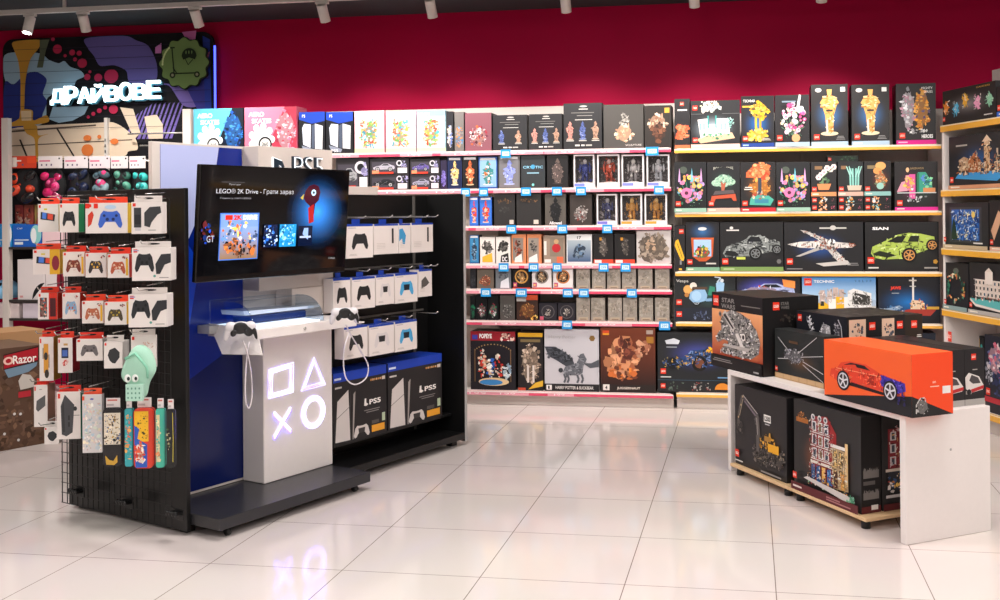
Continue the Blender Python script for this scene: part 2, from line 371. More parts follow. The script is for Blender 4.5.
# white divider standing behind the skate boxes
def shelf_box(fr, v, x0, x1, yt, z, d, name, label, cat, group, art, body='#1c1b1d', m='card', right=None, left=None):
    ym = (yt+fr_y(fr, (x0+x1)/2, z, v))/2
    a = fr.hit(x0, ym, 1, v)[0]; b2 = fr.hit(x1, ym, 1, v)[0]; h = fr.hit((x0+x1)/2, yt, 1, v)[2]-z
    return carton(name, label, cat, fr, a+.001, b2-.001, v, d, z+.0005, h, body, art, group, m, right, left)
def fr_y(fr, x, z, v):
    # pixel row of height z at column x on plane v
    lo, hi = -200, 800
    for _ in range(40):
        mid = (lo+hi)/2
        if fr.hit(x, mid, 1, v)[2] > z: lo = mid
        else: hi = mid
    return lo
# ---- art for single cartons
def seq(*fs): return lambda c: [f(c) for f in fs]
def bg(col): return lambda c: c.rect(0, 0, 1, 1, col)
def A_text(t, x, y, w, h, col, bold=0): return lambda c: c.text(t, x, y, w, h, col, bold)
def A_blobs(x, y, w, h, pal, n, size, seed, shape='ell'): return lambda c: c.blobs(x, y, w, h, pal, n, size, seed, shape)
def A_glow(x, y, rx, ry, col, base): return lambda c: c.glow(x, y, rx, ry, col, base)
def skates(base, dk, pal, word):
    def f(c):
        c.rect(0, 0, 1, 1, base); c.poly([(.78, 1), (1, 1), (1, 0), (.42, 0), (.5, .3)], dk)
        c.text('AERO', .08, .8, .3, .1, '#fff', .03); c.text('SKATES', .14, .66, .38, .1, '#fff', .03)
        for k in range(9): a = 6.28*k/9; c.ell(.33+.2*math.cos(a), .32+.28*math.sin(a), .06, .08, '#f2f8fa', 10)
        c.ell(.33, .3, .2, .27, '#eef5f8'); c.ell(.4, .22, .13, .16, '#15171c'); c.ell(.4, .22, .1, .12, '#e8e6e2'); c.text('360', .34, .18, .12, .08, '#15171c', .02)
        c.blobs(.6, .1, .4, .85, pal, 26, .06, 3, 'ell')
        for x in (.66, .8, .93): c.circ(x, .08, .07, pal[0], 12); c.circ(x, .08, .03, '#f4f0f4', 8)
    return f
def console_small(c):
    c.rect(0, 0, 1, 1, '#17181d'); c.poly([(0, 1), (1, 1), (1, .78), (.5, .72), (0, .82)], '#1d45b4'); c.text('PS', .12, .87, .12, .07, '#fff')
    c.poly([(.12, .62), (.16, .22), (.44, .14), (.46, .7), (.2, .72)], '#cfd6e6'); c.poly([(.62, .72), (.62, .12), (.9, .1), (.92, .66)], '#dfe1e8'); c.poly([(.5, .68), (.48, .14), (.6, .12), (.62, .72)], '#4b5568')
    c.poly([(.1, .2), (.18, .06), (.55, .02), (.6, .1)], '#8a93a5'); c.text('PS5', .2, .03, .25, .07, '#fff')
def portal(c, i=0):
    c.rect(0, 0, 1, 1, '#f3c3cd' if i < 2 else '#bfe3ee'); c.rect(0, .86, 1, .14, '#f7d9df' if i < 2 else '#8ecfe6'); c.text('HAPPY', .06, .88, .4, .07, '#e46a8c'); c.rect(0, 0, 1, .1, '#cfe3a8')
    c.rect(.2, .14, .6, .64, '#e9dcc8'); c.tex([(.24, .16), (.24, .76), (.76, .76), (.76, .16)], ['#e2503c', '#f2b34c', '#4aa3b8', '#f6efe4', '#7db25c', '#d8704c'], 120, .08, 8+i); c.blobs(.3, .22, .44, .48, ['#e2503c', '#f2b34c', '#4aa3b8', '#f6efe4', '#7db25c'], 22, .06, 8+i)
def fig_dark(pal, seed, txt=True, glow=None, body='#26262a'):
    def f(c):
        c.rect(0, 0, 1, 1, body)
        if glow: c.glow(.5, .4, .5, .4, glow, body)
        if txt: c.small(.25, .72, .5, .14, '#8f8c8a'); 
        c.blobs(.15, .1, .7, .55, pal, 30, .045, seed, 'ell')
        if txt: c.small(.3, .03, .4, .05, '#d8d5d0', 1)
    return f
def figs_row(k, seed):
    def f(c):
        c.rect(0, 0, 1, 1, '#2a2a2d'); c.ell(.52, .93, .1, .02, '#b9b5b0'); c.rect(.4, .86, .24, .02, '#cdc9c4'); c.rect(.35, .72, .4, .015, '#8b8885'); c.rect(.2, .78, .6, .02, '#6d6a68'); c.rect(.3, .63, .45, .015, '#d0ccc8')
        ps = [['#c4857a', '#e5b9a0', '#7c4c48'], ['#4f5f9a', '#9aa5d0', '#2f3a66'], ['#b08a74', '#e2c7b0', '#6d5246']]
        for i in range(k):
            x = .5/k+i/k; c.statuette(x, .2, .22, .36 if k == 2 else .4, ps[(i+seed) % 3][0], ps[(i+seed) % 3][2], ps[(i+seed) % 3][1])
            c.rect(x-.1, .17, .2, .02, '#c9c5c0')
        c.rect(.3, .06, .12, .035, '#e6e2de'); c.rect(.46, .06, .09, .035, '#e6e2de'); c.rect(.58, .06, .16, .035, '#b9b5b0')
    return f
def statue_print(body, pal, seed, tall=.8):
    def f(c):
        c.rect(0, 0, 1, 1, body); c.statuette(.5, .1, .6, tall, pal[0], pal[1], pal[2]); c.blobs(.22, .15, .56, tall*.8, pal, 20, .04, seed)
    return f
def round_logo(body, ring, seed):
    def f(c):
        c.rect(0, 0, 1, 1, body); c.circ(.5, .58, .33, ring); c.circ(.5, .58, .26, '#2a211c'); c.blobs(.3, .35, .4, .45, [ring, '#e8c89a', '#8a5a30'], 14, .06, seed)
        c.rect(0, 0, 1, .07, '#c23b2e'); c.rect(.05, .1, .2, .2, '#c25a7d'); c.rect(.08, .15, .1, .08, '#f3c96a')
    return f
def stone(seed):
    def f(c):
        c.rect(0, 0, 1, 1, '#9c948a'); c.blobs(.02, .25, .96, .72, ['#a39a90', '#958c82', '#a69d92', '#8f867c', '#9f9488'], 20, .12, seed, 'rect'); c.rect(.15, .05, .7, .12, '#b5a58f'); c.small(.25, .07, .5, .06, '#6d5a48', 1); c.blobs(.25, .3, .5, .5, ['#857c72', '#aca296', '#93887b'], 10, .08, seed+50)
    return f
def yellow_robot(c):
    c.rect(0, 0, 1, 1, '#232225'); c.glow(.5, .45, .5, .4, '#1a6fc0', '#232225'); c.text('TECHNO', .06, .88, .36, .05, '#fff'); c.rect(.05, .78, .26, .03, '#f4b13d')
    c.blobs(.25, .55, .6, .34, ['#f1b92c', '#d99a1c', '#f7d765', '#2c2c30'], 26, .06, 3); c.rect(.42, .3, .06, .28, '#f1b92c'); c.rect(.55, .3, .06, .28, '#d99a1c')
    c.blobs(.18, .12, .68, .24, ['#f4c542', '#d99a1c', '#f7dc7a'], 20, .055, 9); c.logo(.05, .12, .1); c.strip('#1d3f8c', .08, 3, '#9db8e8'); c.small(.6, .13, .3, .05)
def bouquet_pink(c):
    c.rect(0, 0, 1, 1, '#252427'); c.flowers(.12, .14, .8, .7, ['#f3bfd4', '#e05f96', '#f8ecec', '#d94a86', '#f5d0a8', '#fff3f0'], 4); c.rect(.2, .85, .4, .03, '#7c8f9f'); c.logo(.05, .12, .1); c.strip('#a9c0d4', .08, 2)
    c.poly([(.62, .75), (.7, .75), (.76, .98), (.7, 1)], '#efe9ea'); c.circ(.6, .16, .08, '#e0a070', 12)
def bouquet(seed):
    def f(c):
        c.rect(0, 0, 1, 1, '#232427'); c.glow(.5, .5, .55, .5, '#1d4a48', '#232427'); c.ell(.28, .84, .12, .07, '#4e584f', 12)
        c.flowers(.05, .12, .9, .68, ['#f2cf5c', '#9db7ea', '#c39adf', '#f19ab8', '#f5b05c', '#6fc2d8', '#e87fa5'], seed, '#4f9a78')
        for x in (.16, .84, .55): c.poly([(x-.04, .6), (x+.04, .6), (x+.02, .8), (x, .88)], '#d8a7d8' if x != .55 else '#79c7df')
        c.circ(.38, .38, .11, '#ec7fb0', 8); c.circ(.38, .38, .04, '#5b2b40', 6); c.logo(.04, .12, .1); c.strip('#9cc1ae', .08, seed)
    return f
def bonsai(c):
    c.rect(0, 0, 1, 1, '#242427'); c.text('BONSAI TREE', .2, .84, .6, .06, '#c9c9b8'); c.glow(.5, .6, .5, .3, '#3a5c52', '#242427')
    for x, y in ((.3, .58), (.5, .68), (.7, .6), (.4, .64), (.6, .66), (.5, .56)): c.ell(x, y, .17, .07, '#a9cdb4', 12); c.blobs(x-.15, y-.06, .3, .12, ['#7fae93', '#c5dfc9', '#5c8f78'], 10, .025, int(x*50))
    c.poly([(.44, .42), (.52, .42), (.58, .6), (.5, .56), (.42, .62)], '#b4624a'); c.poly([(.18, .34), (.84, .37), (.8, .44), (.24, .42)], '#5b5355'); c.poly([(.1, .2), (.14, .32), (.86, .36), (.9, .22), (.8, .22), (.74, .28), (.26, .26), (.2, .18)], '#c4563a')
    c.logo(.05, .12, .1); c.strip('#d8b3a6', .08, 5)
def maple(c):
    c.rect(0, 0, 1, 1, '#252426'); c.glow(.55, .5, .5, .4, '#a8672a', '#252426'); c.blobs(.22, .6, .66, .4, ['#e5693c', '#f08a52', '#cf4a2c', '#f5b07a'], 34, .06, 6)
    c.blobs(.2, .3, .7, .35, ['#e5893c', '#cc7a3a', '#f0a54a'], 16, .04, 8); c.rect(.5, .3, .1, .38, '#3a4350'); c.poly([(.25, .14), (.85, .12), (.95, .24), (.8, .32), (.35, .34), (.28, .26)], '#4fae9c'); c.rect(.4, .17, .4, .08, '#3d87a0'); c.blobs(.32, .26, .4, .14, ['#e9d3b6', '#c95340', '#6b6f7a'], 10, .04, 3)
    c.small(.1, .44, .25, .08, '#e9e2da', 2); c.logo(.05, .12, .1); c.strip('#c4303a', .08, 7)
def white_house(c):
    c.rect(0, 0, 1, 1, '#262629'); c.blobs(.2, .78, .4, .2, ['#f2e6dc', '#bfe0d8', '#efc79a', '#f6efe8'], 16, .06, 3, 'rect'); c.line([(0, .72), (1, .72)], .01, '#6d6d70'); c.glow(.45, .4, .5, .35, '#c9dcea', '#262629')
    c.poly([(.12, .18), (.2, .1), (.9, .2), (.84, .32), (.3, .28)], '#e9bb98'); c.poly([(.14, .6), (.34, .62), (.36, .28), (.2, .2)], '#f5f1ec'); c.poly([(.36, .5), (.52, .5), (.52, .24), (.36, .26)], '#f8f6f2'); c.poly([(.52, .62), (.76, .62), (.8, .3), (.54, .26)], '#f3ece6')
    for x in (.34, .5): c.rect(x, .42, .03, .26, '#3fa49c')
    c.blobs(.24, .2, .55, .12, ['#5aa07a', '#3f8f68', '#8ec3a0'], 12, .04, 5); c.blobs(.72, .4, .16, .24, ['#a8cfc8', '#7fb5ae'], 8, .04, 2)
    for x in (.18, .25, .6, .68): c.rect(x, .38, .04, .14, '#8fb8d8')
    c.logo(.04, .12, .1); c.logo(.04, .8, .1); c.strip('#ecc9b8', .08, 4)
def neon_spine(c):
    c.rect(0, 0, 1, 1, '#232225'); c.logo(.36, .86, .08); c.rect(.2, .76, .62, .03, '#e5dcd6'); c.blobs(.1, .22, .8, .24, ['#e5693f', '#f08a60', '#d64f30'], 22, .06, 2, 'rect'); c.rect(0, 0, 1, .07, '#e0734a')
def gold(c):
    c.rect(0, 0, 1, 1, '#262425'); c.glow(.5, .5, .5, .35, '#3f7fc0', '#262425'); c.ell(.2, .91, .09, .035, '#cfc8c4', 10); c.rect(.8, .88, .13, .07, '#e2deda')
    # plain golden column-like trophy
    c.ell(.5, .2, .24, .035, '#e6d3ae', 16); c.poly([(.42, .22), (.38, .5), (.3, .66), (.24, .7), (.34, .8), (.45, .82), (.43, .92), (.57, .92), (.55, .82), (.66, .8), (.76, .7), (.7, .66), (.62, .5), (.6, .22)], '#e0a85c')
    c.tex([(.42, .22), (.38, .5), (.3, .66), (.26, .72), (.34, .8), (.45, .82), (.55, .82), (.66, .8), (.74, .72), (.7, .66), (.62, .5), (.6, .22)], ['#f2d193', '#c98a3c', '#f6e0b0', '#a86a2c'], 110, .045, 2); c.rect(.41, .56, .18, .03, '#3b2f28'); c.poly([(.42, .22), (.4, .42), (.45, .42), (.46, .22)], '#c9cdd4')
    c.logo(.07, .1, .09); c.small(.68, .1, .24, .07, '#8c8a8a', 3); c.strip('#a9c4dc', .07, 6)
def silver_orange(c):
    c.rect(0, 0, 1, 1, '#252325'); c.blobs(.12, .24, .36, .7, ['#c9c9cc', '#8f9096', '#dcdce0', '#b7889a'], 26, .045, 5); c.blobs(.44, .24, .4, .66, ['#e39a2e', '#c4782a', '#5c4c6a', '#f0b552'], 26, .045, 15); c.blobs(.2, .18, .6, .07, ['#9c9c9f', '#d5d5d5'], 10, .03, 4)
    c.text('MIGHTY', .64, .9, .28, .04, '#fff'); c.text('SERIES', .7, .84, .22, .04, '#fff'); c.logo(.08, .1, .09); c.text('HEROES', .64, .1, .28, .06, '#fff', .03); c.strip('#d81b8c', .07, 6, '#f6b5da')
def orchid(c):
    c.rect(0, 0, 1, 1, '#28272a'); c.rect(.15, .78, .3, .1, '#8d6b4a')
    for x, y in ((.9, .85), (.78, .78), (.64, .82), (.52, .7), (.4, .62), (.3, .55)): c.circ(x, y, .09, '#f7e7e4', 6); c.circ(x, y, .03, '#e08fa0', 5)
    c.line([(.5, .35), (.45, .55), (.9, .85)], .02, '#6b8f5c'); c.blobs(.3, .3, .4, .25, ['#6f8f6a', '#4f6f52'], 8, .07, 4); c.poly([(.3, .18), (.7, .18), (.8, .36), (.24, .36)], '#e2905c'); c.logo(.04, .14, .13); c.strip('#e79663', .12, 2)
def bamboo(c):
    c.rect(0, 0, 1, 1, '#252729'); c.rect(.12, .78, .3, .1, '#8d6b4a'); c.glow(.62, .55, .35, .5, '#2b5f5c', '#252729')
    for x in (.5, .6, .7, .8): c.line([(x, .25), (x-.02+.04*(x > .6), .8)], .05, '#8fd0c4'); c.line([(x, .55), (x+(.14 if x > .6 else -.16), .86)], .03, '#a9e0d4')
    c.poly([(.4, .16), (.9, .16), (.94, .3), (.36, .3)], '#e9c3ae'); c.logo(.04, .14, .13); c.strip('#d9b2a2', .12, 2)
def jar(c):
    c.rect(0, 0, 1, 1, '#272527'); c.rect(.12, .78, .3, .1, '#8d7b5a'); c.glow(.62, .45, .4, .4, '#a34a24', '#272527'); c.ell(.62, .86, .2, .12, '#f2b06a', 14); c.ell(.5, .72, .16, .1, '#e8a05c', 14); c.blobs(.4, .25, .45, .45, ['#d98a4c', '#b8623c', '#f0c090', '#7c8f74'], 22, .06, 3); c.ell(.6, .28, .14, .1, '#9ed0c4', 12); c.logo(.04, .14, .13); c.strip('#8fc0bc', .12, 2)
def booknook(c):
    c.rect(0, 0, 1, 1, '#272527'); c.glow(.35, .5, .3, .4, '#7c2a5c', '#272527'); c.glow(.65, .5, .3, .4, '#1d5c4c', '#272527'); c.text('GARDEN NOOK', .36, .84, .32, .04, '#b89a6a')
    c.poly([(.05, .38), (.3, .4), (.34, .72), (.26, .72), (.24, .6), (.16, .58)], '#f0a0b4'); c.rect(.34, .24, .14, .5, '#ec5fa8'); c.blobs(.2, .4, .26, .28, ['#f2a040', '#f6c860', '#e56f9a', '#f8d0d8'], 14, .05, 2)
    c.poly([(.52, .36), (.9, .38), (.84, .6), (.72, .78), (.54, .78)], '#3fa48c'); c.rect(.52, .38, .05, .38, '#2f7f5c'); c.rect(.66, .36, .28, .1, '#d8905c'); c.blobs(.6, .48, .26, .24, ['#8fd8a8', '#2c6e6c', '#5a8fd8'], 12, .05, 12); c.ell(.3, .83, .04, .05, '#f0c090', 10)
    c.rect(.06, .35, .9, .02, '#cfd8d8'); c.blobs(.3, .18, .42, .12, ['#cfd0d4', '#8f9094'], 12, .03, 6, 'rect'); c.logo(.05, .1, .11); c.strip('#e0309a', .07, 3)
def thumb(seed, pal):
    def f(c):
        c.rect(0, 0, 1, 1, '#232224'); c.logo(.05, .22, .55); c.blobs(.32, .1, .3, .8, pal, 8, .22, seed, 'rect'); c.blobs(.78, .3, .14, .4, ['#c95a7a', '#8a5a60'], 3, .12, seed)
    return f
def banana(c):
    c.rect(0, 0, 1, 1, '#252426'); c.poly([(.1, .66), (.35, .7), (.95, .3), (.85, .22), (.6, .24), (0, .56)], '#f2b632'); c.poly([(.2, .62), (.3, .6), (.8, .28), (.7, .3)], '#8a6a2a'); c.logo(.45, .82, .1); c.rect(.5, .14, .18, .1, '#8a8a8e'); c.rect(.4, .02, .3, .04, '#e0b040')
def stage(c):
    c.rect(0, 0, 1, 1, '#222124'); c.glow(.5, .8, .5, .25, '#3a6ea8', '#222124'); c.ell(.5, .86, .13, .035, '#dcdcdc', 12); c.poly([(.16, .68), (.84, .68), (.8, .3), (.6, .2), (.4, .2), (.2, .3)], '#c65a2c'); c.rect(.24, .3, .52, .34, '#a9c9f0'); c.blobs(.26, .26, .48, .26, ['#d03a30', '#f0c24c', '#3a4a70', '#2c2c30', '#4f9a5c'], 18, .04, 6)
    c.logo(.05, .14, .1); c.rect(.6, .14, .3, .03, '#cfcac4'); c.strip('#7fae94', .08, 4)
def silver_car(c):
    c.rect(0, 0, 1, 1, '#222224'); c.rect(.1, .82, .2, .025, '#dcd8d4'); c.ell(.18, .88, .03, .03, '#dcd8d4', 8); c.glow(.5, .45, .5, .35, '#3c3f42', '#222224')
    c.poly([(.04, .36), (.1, .5), (.3, .58), (.42, .66), (.46, .72), (.64, .74), (.7, .66), (.94, .6), (.96, .46), (.8, .4), (.5, .3), (.3, .3), (.08, .3)], '#8d9290'); c.poly([(.42, .6), (.48, .7), (.62, .7), (.66, .6)], '#25282c')
    c.tex([(.04, .36), (.1, .5), (.3, .58), (.42, .66), (.46, .72), (.64, .74), (.7, .66), (.94, .6), (.96, .46), (.8, .4), (.5, .3), (.3, .3), (.08, .3)], ['#a9aeac', '#6b706e', '#c9cdcb', '#2d3032', '#4a4e50', '#3a3e40'], 260, .06, 2)
    (lambda *a: 0)(.06, .34, .88, .3, ['#a9aeac', '#6b706e', '#c9cdcb', '#2d3032', '#4a4e50'], 40, .04, 6); c.poly([(.42, .6), (.48, .7), (.62, .7), (.66, .6)], '#1d2024'); c.poly([(.06, .34), (.1, .42), (.24, .4), (.3, .32), (.2, .3)], '#1d2022'); c.wheel(.56, .36, .13, '#7c8082'); c.wheel(.9, .44, .1, '#7c8082'); c.rect(.26, .24, .14, .05, '#cfd860'); c.rect(.03, .14, 0.001, .001, '#fff')
    c.logo(.03, .14, .12); c.strip('#7c9a5a', .09, 4, '#b9cf9a'); c.circ(.93, .2, .05, '#6d6d6d', 6)
def spaceplane(c):
    c.rect(0, 0, 1, 1, '#232326'); c.glow(.45, .5, .4, .35, '#2c5fb0', '#232326'); c.rect(.45, .86, .34, .03, '#c9c6c2'); c.ell(.62, .88, .04, .05, '#c9c6c2', 10)
    c.poly([(.04, .55), (.2, .6), (.5, .62), (.86, .56), (.9, .52), (.86, .48), (.5, .46), (.2, .48)], '#e4ddd8'); c.poly([(.2, .84), (.28, .82), (.62, .6), (.55, .54)], '#cfc9c4'); c.poly([(.5, .52), (.62, .5), (.82, .14), (.7, .16)], '#d8d2cd'); c.poly([(.14, .3), (.2, .3), (.5, .46), (.44, .5)], '#b9b4b0')
    [c.tex(q, ['#8f8b88', '#b9b4b0', '#5c5a5a', '#f2eeea', '#a0583f'], 90, .05, 3) for q in ([(.04, .55), (.2, .6), (.5, .62), (.86, .56), (.9, .52), (.86, .48), (.5, .46), (.2, .48)], [(.2, .84), (.28, .82), (.62, .6), (.55, .54)], [(.5, .52), (.62, .5), (.82, .14), (.7, .16)])]; c.blobs(.44, .44, .2, .2, ['#8f8b88', '#b9b4b0', '#5c5a5a', '#f2eeea', '#a0583f'], 26, .035, 4, 'rect'); c.poly([(.4, .16), (.5, .1), (.84, .14), (.8, .22)], '#cfcac5'); c.logo(.03, .14, .12); c.small(.8, .12, .14, .07, '#8c8a8a', 2); c.rect(.03, .04, .2, .02, '#8c8a8a')
def green_car(c):
    c.rect(0, 0, 1, 1, '#202022'); c.glow(.5, .4, .5, .4, '#3a4230', '#202022'); c.text('SIAN', .1, .84, .22, .06, '#fff', .04)
    c.poly([(.08, .36), (.1, .5), (.28, .62), (.44, .74), (.6, .78), (.76, .76), (.94, .7), (.95, .56), (.88, .46), (.66, .34), (.5, .26), (.24, .24), (.12, .28)], '#b7cf5c'); c.poly([(.3, .6), (.44, .71), (.56, .72), (.5, .58)], '#23281c'); c.poly([(.58, .6), (.62, .72), (.74, .72), (.72, .6)], '#2c3324')
    c.tex([(.08, .36), (.1, .5), (.28, .62), (.44, .74), (.6, .78), (.76, .76), (.94, .7), (.95, .56), (.88, .46), (.66, .34), (.5, .26), (.24, .24), (.12, .28)], ['#c9de78', '#98b044', '#5f7030', '#d8e89a', '#2c3420'], 180, .06, 2)
    (lambda *a: 0)(.14, .3, .74, .36, ['#c9de78', '#98b044', '#5f7030', '#d8e89a'], 26, .035, 5); c.poly([(.1, .36), (.3, .3), (.4, .34), (.2, .42)], '#3a4424'); c.poly([(.3, .6), (.44, .71), (.56, .72), (.5, .58)], '#1d2118'); c.poly([(.58, .6), (.62, .72), (.74, .72), (.72, .6)], '#262c1e'); c.poly([(.1, .34), (.3, .28), (.42, .32), (.3, .38), (.2, .4)], '#232a18'); c.wheel(.6, .33, .15, '#d89a58'); c.wheel(.91, .53, .12, '#d89a58')
    c.logo(.03, .16, .13); c.rect(.04, .06, .14, .03, '#dcd8d4'); c.rect(.8, .06, .18, .03, '#a8a4a0'); c.circ(.95, .2, .05, '#c9963c', 5)
def scooter(c):
    c.rect(0, 0, 1, 1, '#26282a'); c.text('Vespa', .03, .84, .2, .08, '#f2efe8', .0); c.glow(.6, .6, .45, .45, '#35605c', '#26282a'); c.circ(.22, .7, .1, '#dba55c', 12); c.circ(.2, .58, .05, '#b87c40', 10); c.circ(.31, .78, .08, '#efe6da', 10)
    c.wheel(.36, .44, .1, '#b8c4cc'); c.wheel(.84, .42, .11, '#b8c4cc')
    c.poly([(.24, .5), (.26, .64), (.34, .7), (.5, .7), (.54, .58), (.52, .46), (.42, .42), (.3, .42)], '#8fb8dc'); c.circ(.36, .56, .11, '#a8cdea', 18); c.poly([(.28, .7), (.3, .76), (.54, .76), (.54, .7)], '#5c4638')
    c.poly([(.5, .5), (.52, .44), (.74, .46), (.76, .54), (.7, .52)], '#7fa8cc'); c.poly([(.7, .48), (.68, .84), (.76, .9), (.82, .84), (.8, .6), (.86, .52), (.78, .46)], '#9cc4e4'); c.line([(.7, .86), (.76, .96), (.66, .98)], .03, '#c8dcea'); c.circ(.78, .9, .04, '#e8eef2', 10); c.poly([(.55, .58), (.58, .78), (.66, .76), (.67, .56)], '#3a8a70')
    c.logo(.03, .36, .12); c.rect(0, 0, 1, .3, '#232833'); c.logo(.03, .1, .12); c.blobs(.3, .04, .3, .18, ['#6f7c9a', '#47506a', '#2c3450'], 13, .04, 3); c.rect(.62, .03, .05, .2, '#dcdcdc'); c.rect(.7, .03, .05, .2, '#dcdcdc')
def race_white(c):
    c.rect(0, 0, 1, 1, '#232326'); c.glow(.45, .75, .55, .3, '#6d6df0', '#232326'); c.car(.02, .5, .9, .36, '#b9c4ee', '#4c4f6a', '#c9cfe8'); c.blobs(.1, .55, .6, .25, ['#e8ecfa', '#8fa0d8', '#c04a3a'], 16, .035, 3); c.poly([(.72, .94), (.92, .9), (.92, .74), (.74, .78)], '#f0934a')
def truck(c):
    truck0(c); c.tex([(.62, .14), (.62, .68), (.7, .74), (.94, .64), (.94, .2), (.84, .06)], ['#f2f0ee', '#8a8886', '#3a3835', '#c8c6c4'], 90, .05, 3); c.tex([(.24, .4), (.24, .68), (.57, .76), (.57, .4)], ['#c9b4ac', '#e8dcd6', '#a8968e'], 50, .05, 3)
def truck0(c):
    c.grad(0, 0, 1, 1, '#cfd4d8', '#5fa0d8'); c.grad(0, .5, 1, .5, '#b8d4ea', '#3f88cc'); c.logo(.03, .8, .16); c.text('TECHNIC', .16, .86, .28, .06, '#fff', .02)
    for i, q in enumerate('VOLVO'): c.text(q, .72+.05*i, .88, .02, .045, '#1d2c40')
    for x, h in ((.24, .3), (.34, .28), (.42, .36), (.5, .32)): c.rect(x, .4, .07, h, '#d6c4bc' if h < .3 else '#c9b4ac')
    c.rect(0, 0, 1, .36, '#c3c0ba'); c.poly([(.36, .2), (.36, .5), (.62, .56), (.62, .14)], '#f1efec'); c.rect(.46, .24, .11, .32, '#f2bb30'); c.poly([(.62, .14), (.62, .68), (.7, .74), (.94, .64), (.94, .2), (.84, .06)], '#e9e8e6'); c.poly([(.68, .4), (.69, .66), (.92, .58), (.92, .38)], '#3a3835'); c.poly([(.78, .08), (.78, .3), (.94, .34), (.94, .16)], '#2c2d30'); c.ell(.7, .2, .04, .12, '#1b1c1f', 12); c.ell(.4, .18, .04, .1, '#1b1c1f', 12)
    c.poly([(.22, .24), (.22, .42), (.3, .46), (.36, .38), (.36, .24)], '#e8b62c'); c.ell(.26, .22, .03, .07, '#222', 10); c.rect(.25, .36, .05, .1, '#3a3a30')
def boat(c):
    c.rect(0, 0, 1, 1, '#1d1e24'); c.glow(.5, .45, .6, .4, '#1f78c8', '#1d1e24'); c.text('JAWS', .2, .7, .17, .09, '#e2402c', .05); c.rect(.22, .63, .12, .02, '#9aa0a8')
    c.rect(.55, .38, .03, .6, '#e5e2de'); c.rect(.5, .9, .12, .03, '#cfcac4'); c.rect(.51, .78, .1, .02, '#cfcac4'); c.poly([(.36, .26), (.4, .18), (.84, .16), (.94, .3), (.8, .3), (.5, .3)], '#a83a30'); c.poly([(.52, .3), (.54, .5), (.72, .48), (.76, .3)], '#e9c9a8'); c.blobs(.5, .3, .3, .2, ['#f0e2d0', '#c95a40', '#7c5a48', '#e8b060'], 16, .035, 3); c.poly([(.02, .32), (.1, .3), (.34, .38), (.4, .34), (.3, .28), (.1, .26)], '#8fa8c4'); c.blobs(.06, .16, .4, .2, ['#6f8aa8', '#b8c8d8', '#3f6a98'], 16, .035, 8); c.rect(.78, .3, .2, .06, '#d0a040')
def batcar(c):
    batcar0(c); c.tex([(.1, .44), (.1, .5), (.34, .58), (.46, .7), (.96, .72), (.98, .5), (.6, .42), (.3, .42)], ['#3f66a8', '#1a2438', '#7c98cc', '#2c4a80', '#c8a050', '#0f1624'], 240, .035, 3)
def batcar0(c):
    c.rect(0, 0, 1, 1, '#25272a'); c.glow(.55, .62, .5, .32, '#5a62c8', '#25272a'); c.poly([(.12, .8), (.28, .8), (.3, .86), (.22, .9), (.1, .86)], '#d8dce4'); c.rect(.12, .74, .14, .02, '#8f949c')
    c.poly([(.06, .5), (.2, .56), (.34, .58), (.46, .7), (.62, .72), (.96, .72), (.98, .56), (.6, .5), (.3, .44), (.1, .42)], '#2c4a80'); c.blobs(.06, .4, .34, .2, ['#d8a63c', '#3a3f4a', '#8a7a50', '#1d2430'], 20, .035, 3); c.blobs(.4, .5, .5, .22, ['#3f66a8', '#22304c', '#6f8ac0', '#1d2430'], 24, .04, 6); c.blobs(.66, .66, .14, .1, ['#f2b62c', '#e89a20'], 6, .04, 2)
    c.circ(.56, .48, .13, '#1a1714', 14); c.circ(.56, .48, .08, '#7c4a34', 12); c.circ(.2, .48, .1, '#1a1c20', 12); c.logo(.04, .3, .09); c.line([(0, .2), (1, .2)], .008, '#3f5a70'); c.rect(.04, .24, .14, .02, '#c9c9c9'); c.rect(.8, .24, .18, .02, '#6f9ac4'); c.logo(.04, .06, .08)
    c.blobs(.45, .03, .25, .14, ['#b9b4b0', '#6f6c6a', '#9c4a48'], 12, .03, 9, 'rect'); c.ell(.86, .05, .1, .11, '#e08a30', 16, 0, 180); c.blobs(.15, .04, .2, .12, ['#4a5a50', '#5c6a60'], 6, .03, 1, 'rect')
def comic_red(c):
    c.rect(0, 0, 1, 1, '#232026'); c.rect(0, .84, 1, .16, '#9c2430'); c.text('POPEYE', .2, .88, .28, .08, '#fff', .04); c.blobs(.66, .84, .3, .14, ['#f2e2d8', '#e0b8a8', '#2c2024'], 12, .04, 3, 'rect'); c.rect(.04, .86, .12, .08, '#3f3f9c')
    for k in range(14): a = math.radians(150-120*k/13); c.ell(.5+.46*math.cos(a), .58+.2*math.sin(a), .016, .012, '#a8895c', 6)
    c.line([(.1, .14), (.1, .7)], .012, '#8a6a48'); c.line([(.9, .14), (.9, .7)], .012, '#8a6a48'); c.ell(.52, .14, .34, .07, '#e8c89a', 18); c.ell(.46, .13, .26, .05, '#3f88c8', 16)
    # generic coloured statuette group
    for x, h, p in ((.26, .5, ['#f2e6dc', '#d84030', '#e8c0a0']), (.44, .36, ['#e8c0a0', '#2f62b8', '#f2ece4']), (.62, .4, ['#d83a30', '#f2e2d0', '#28282c']), (.82, .24, ['#c9d4dc', '#8fa8bc', '#f0f0f0'])): c.blobs(x-.08, .2, .16, h, p, 18, .04, int(x*100))
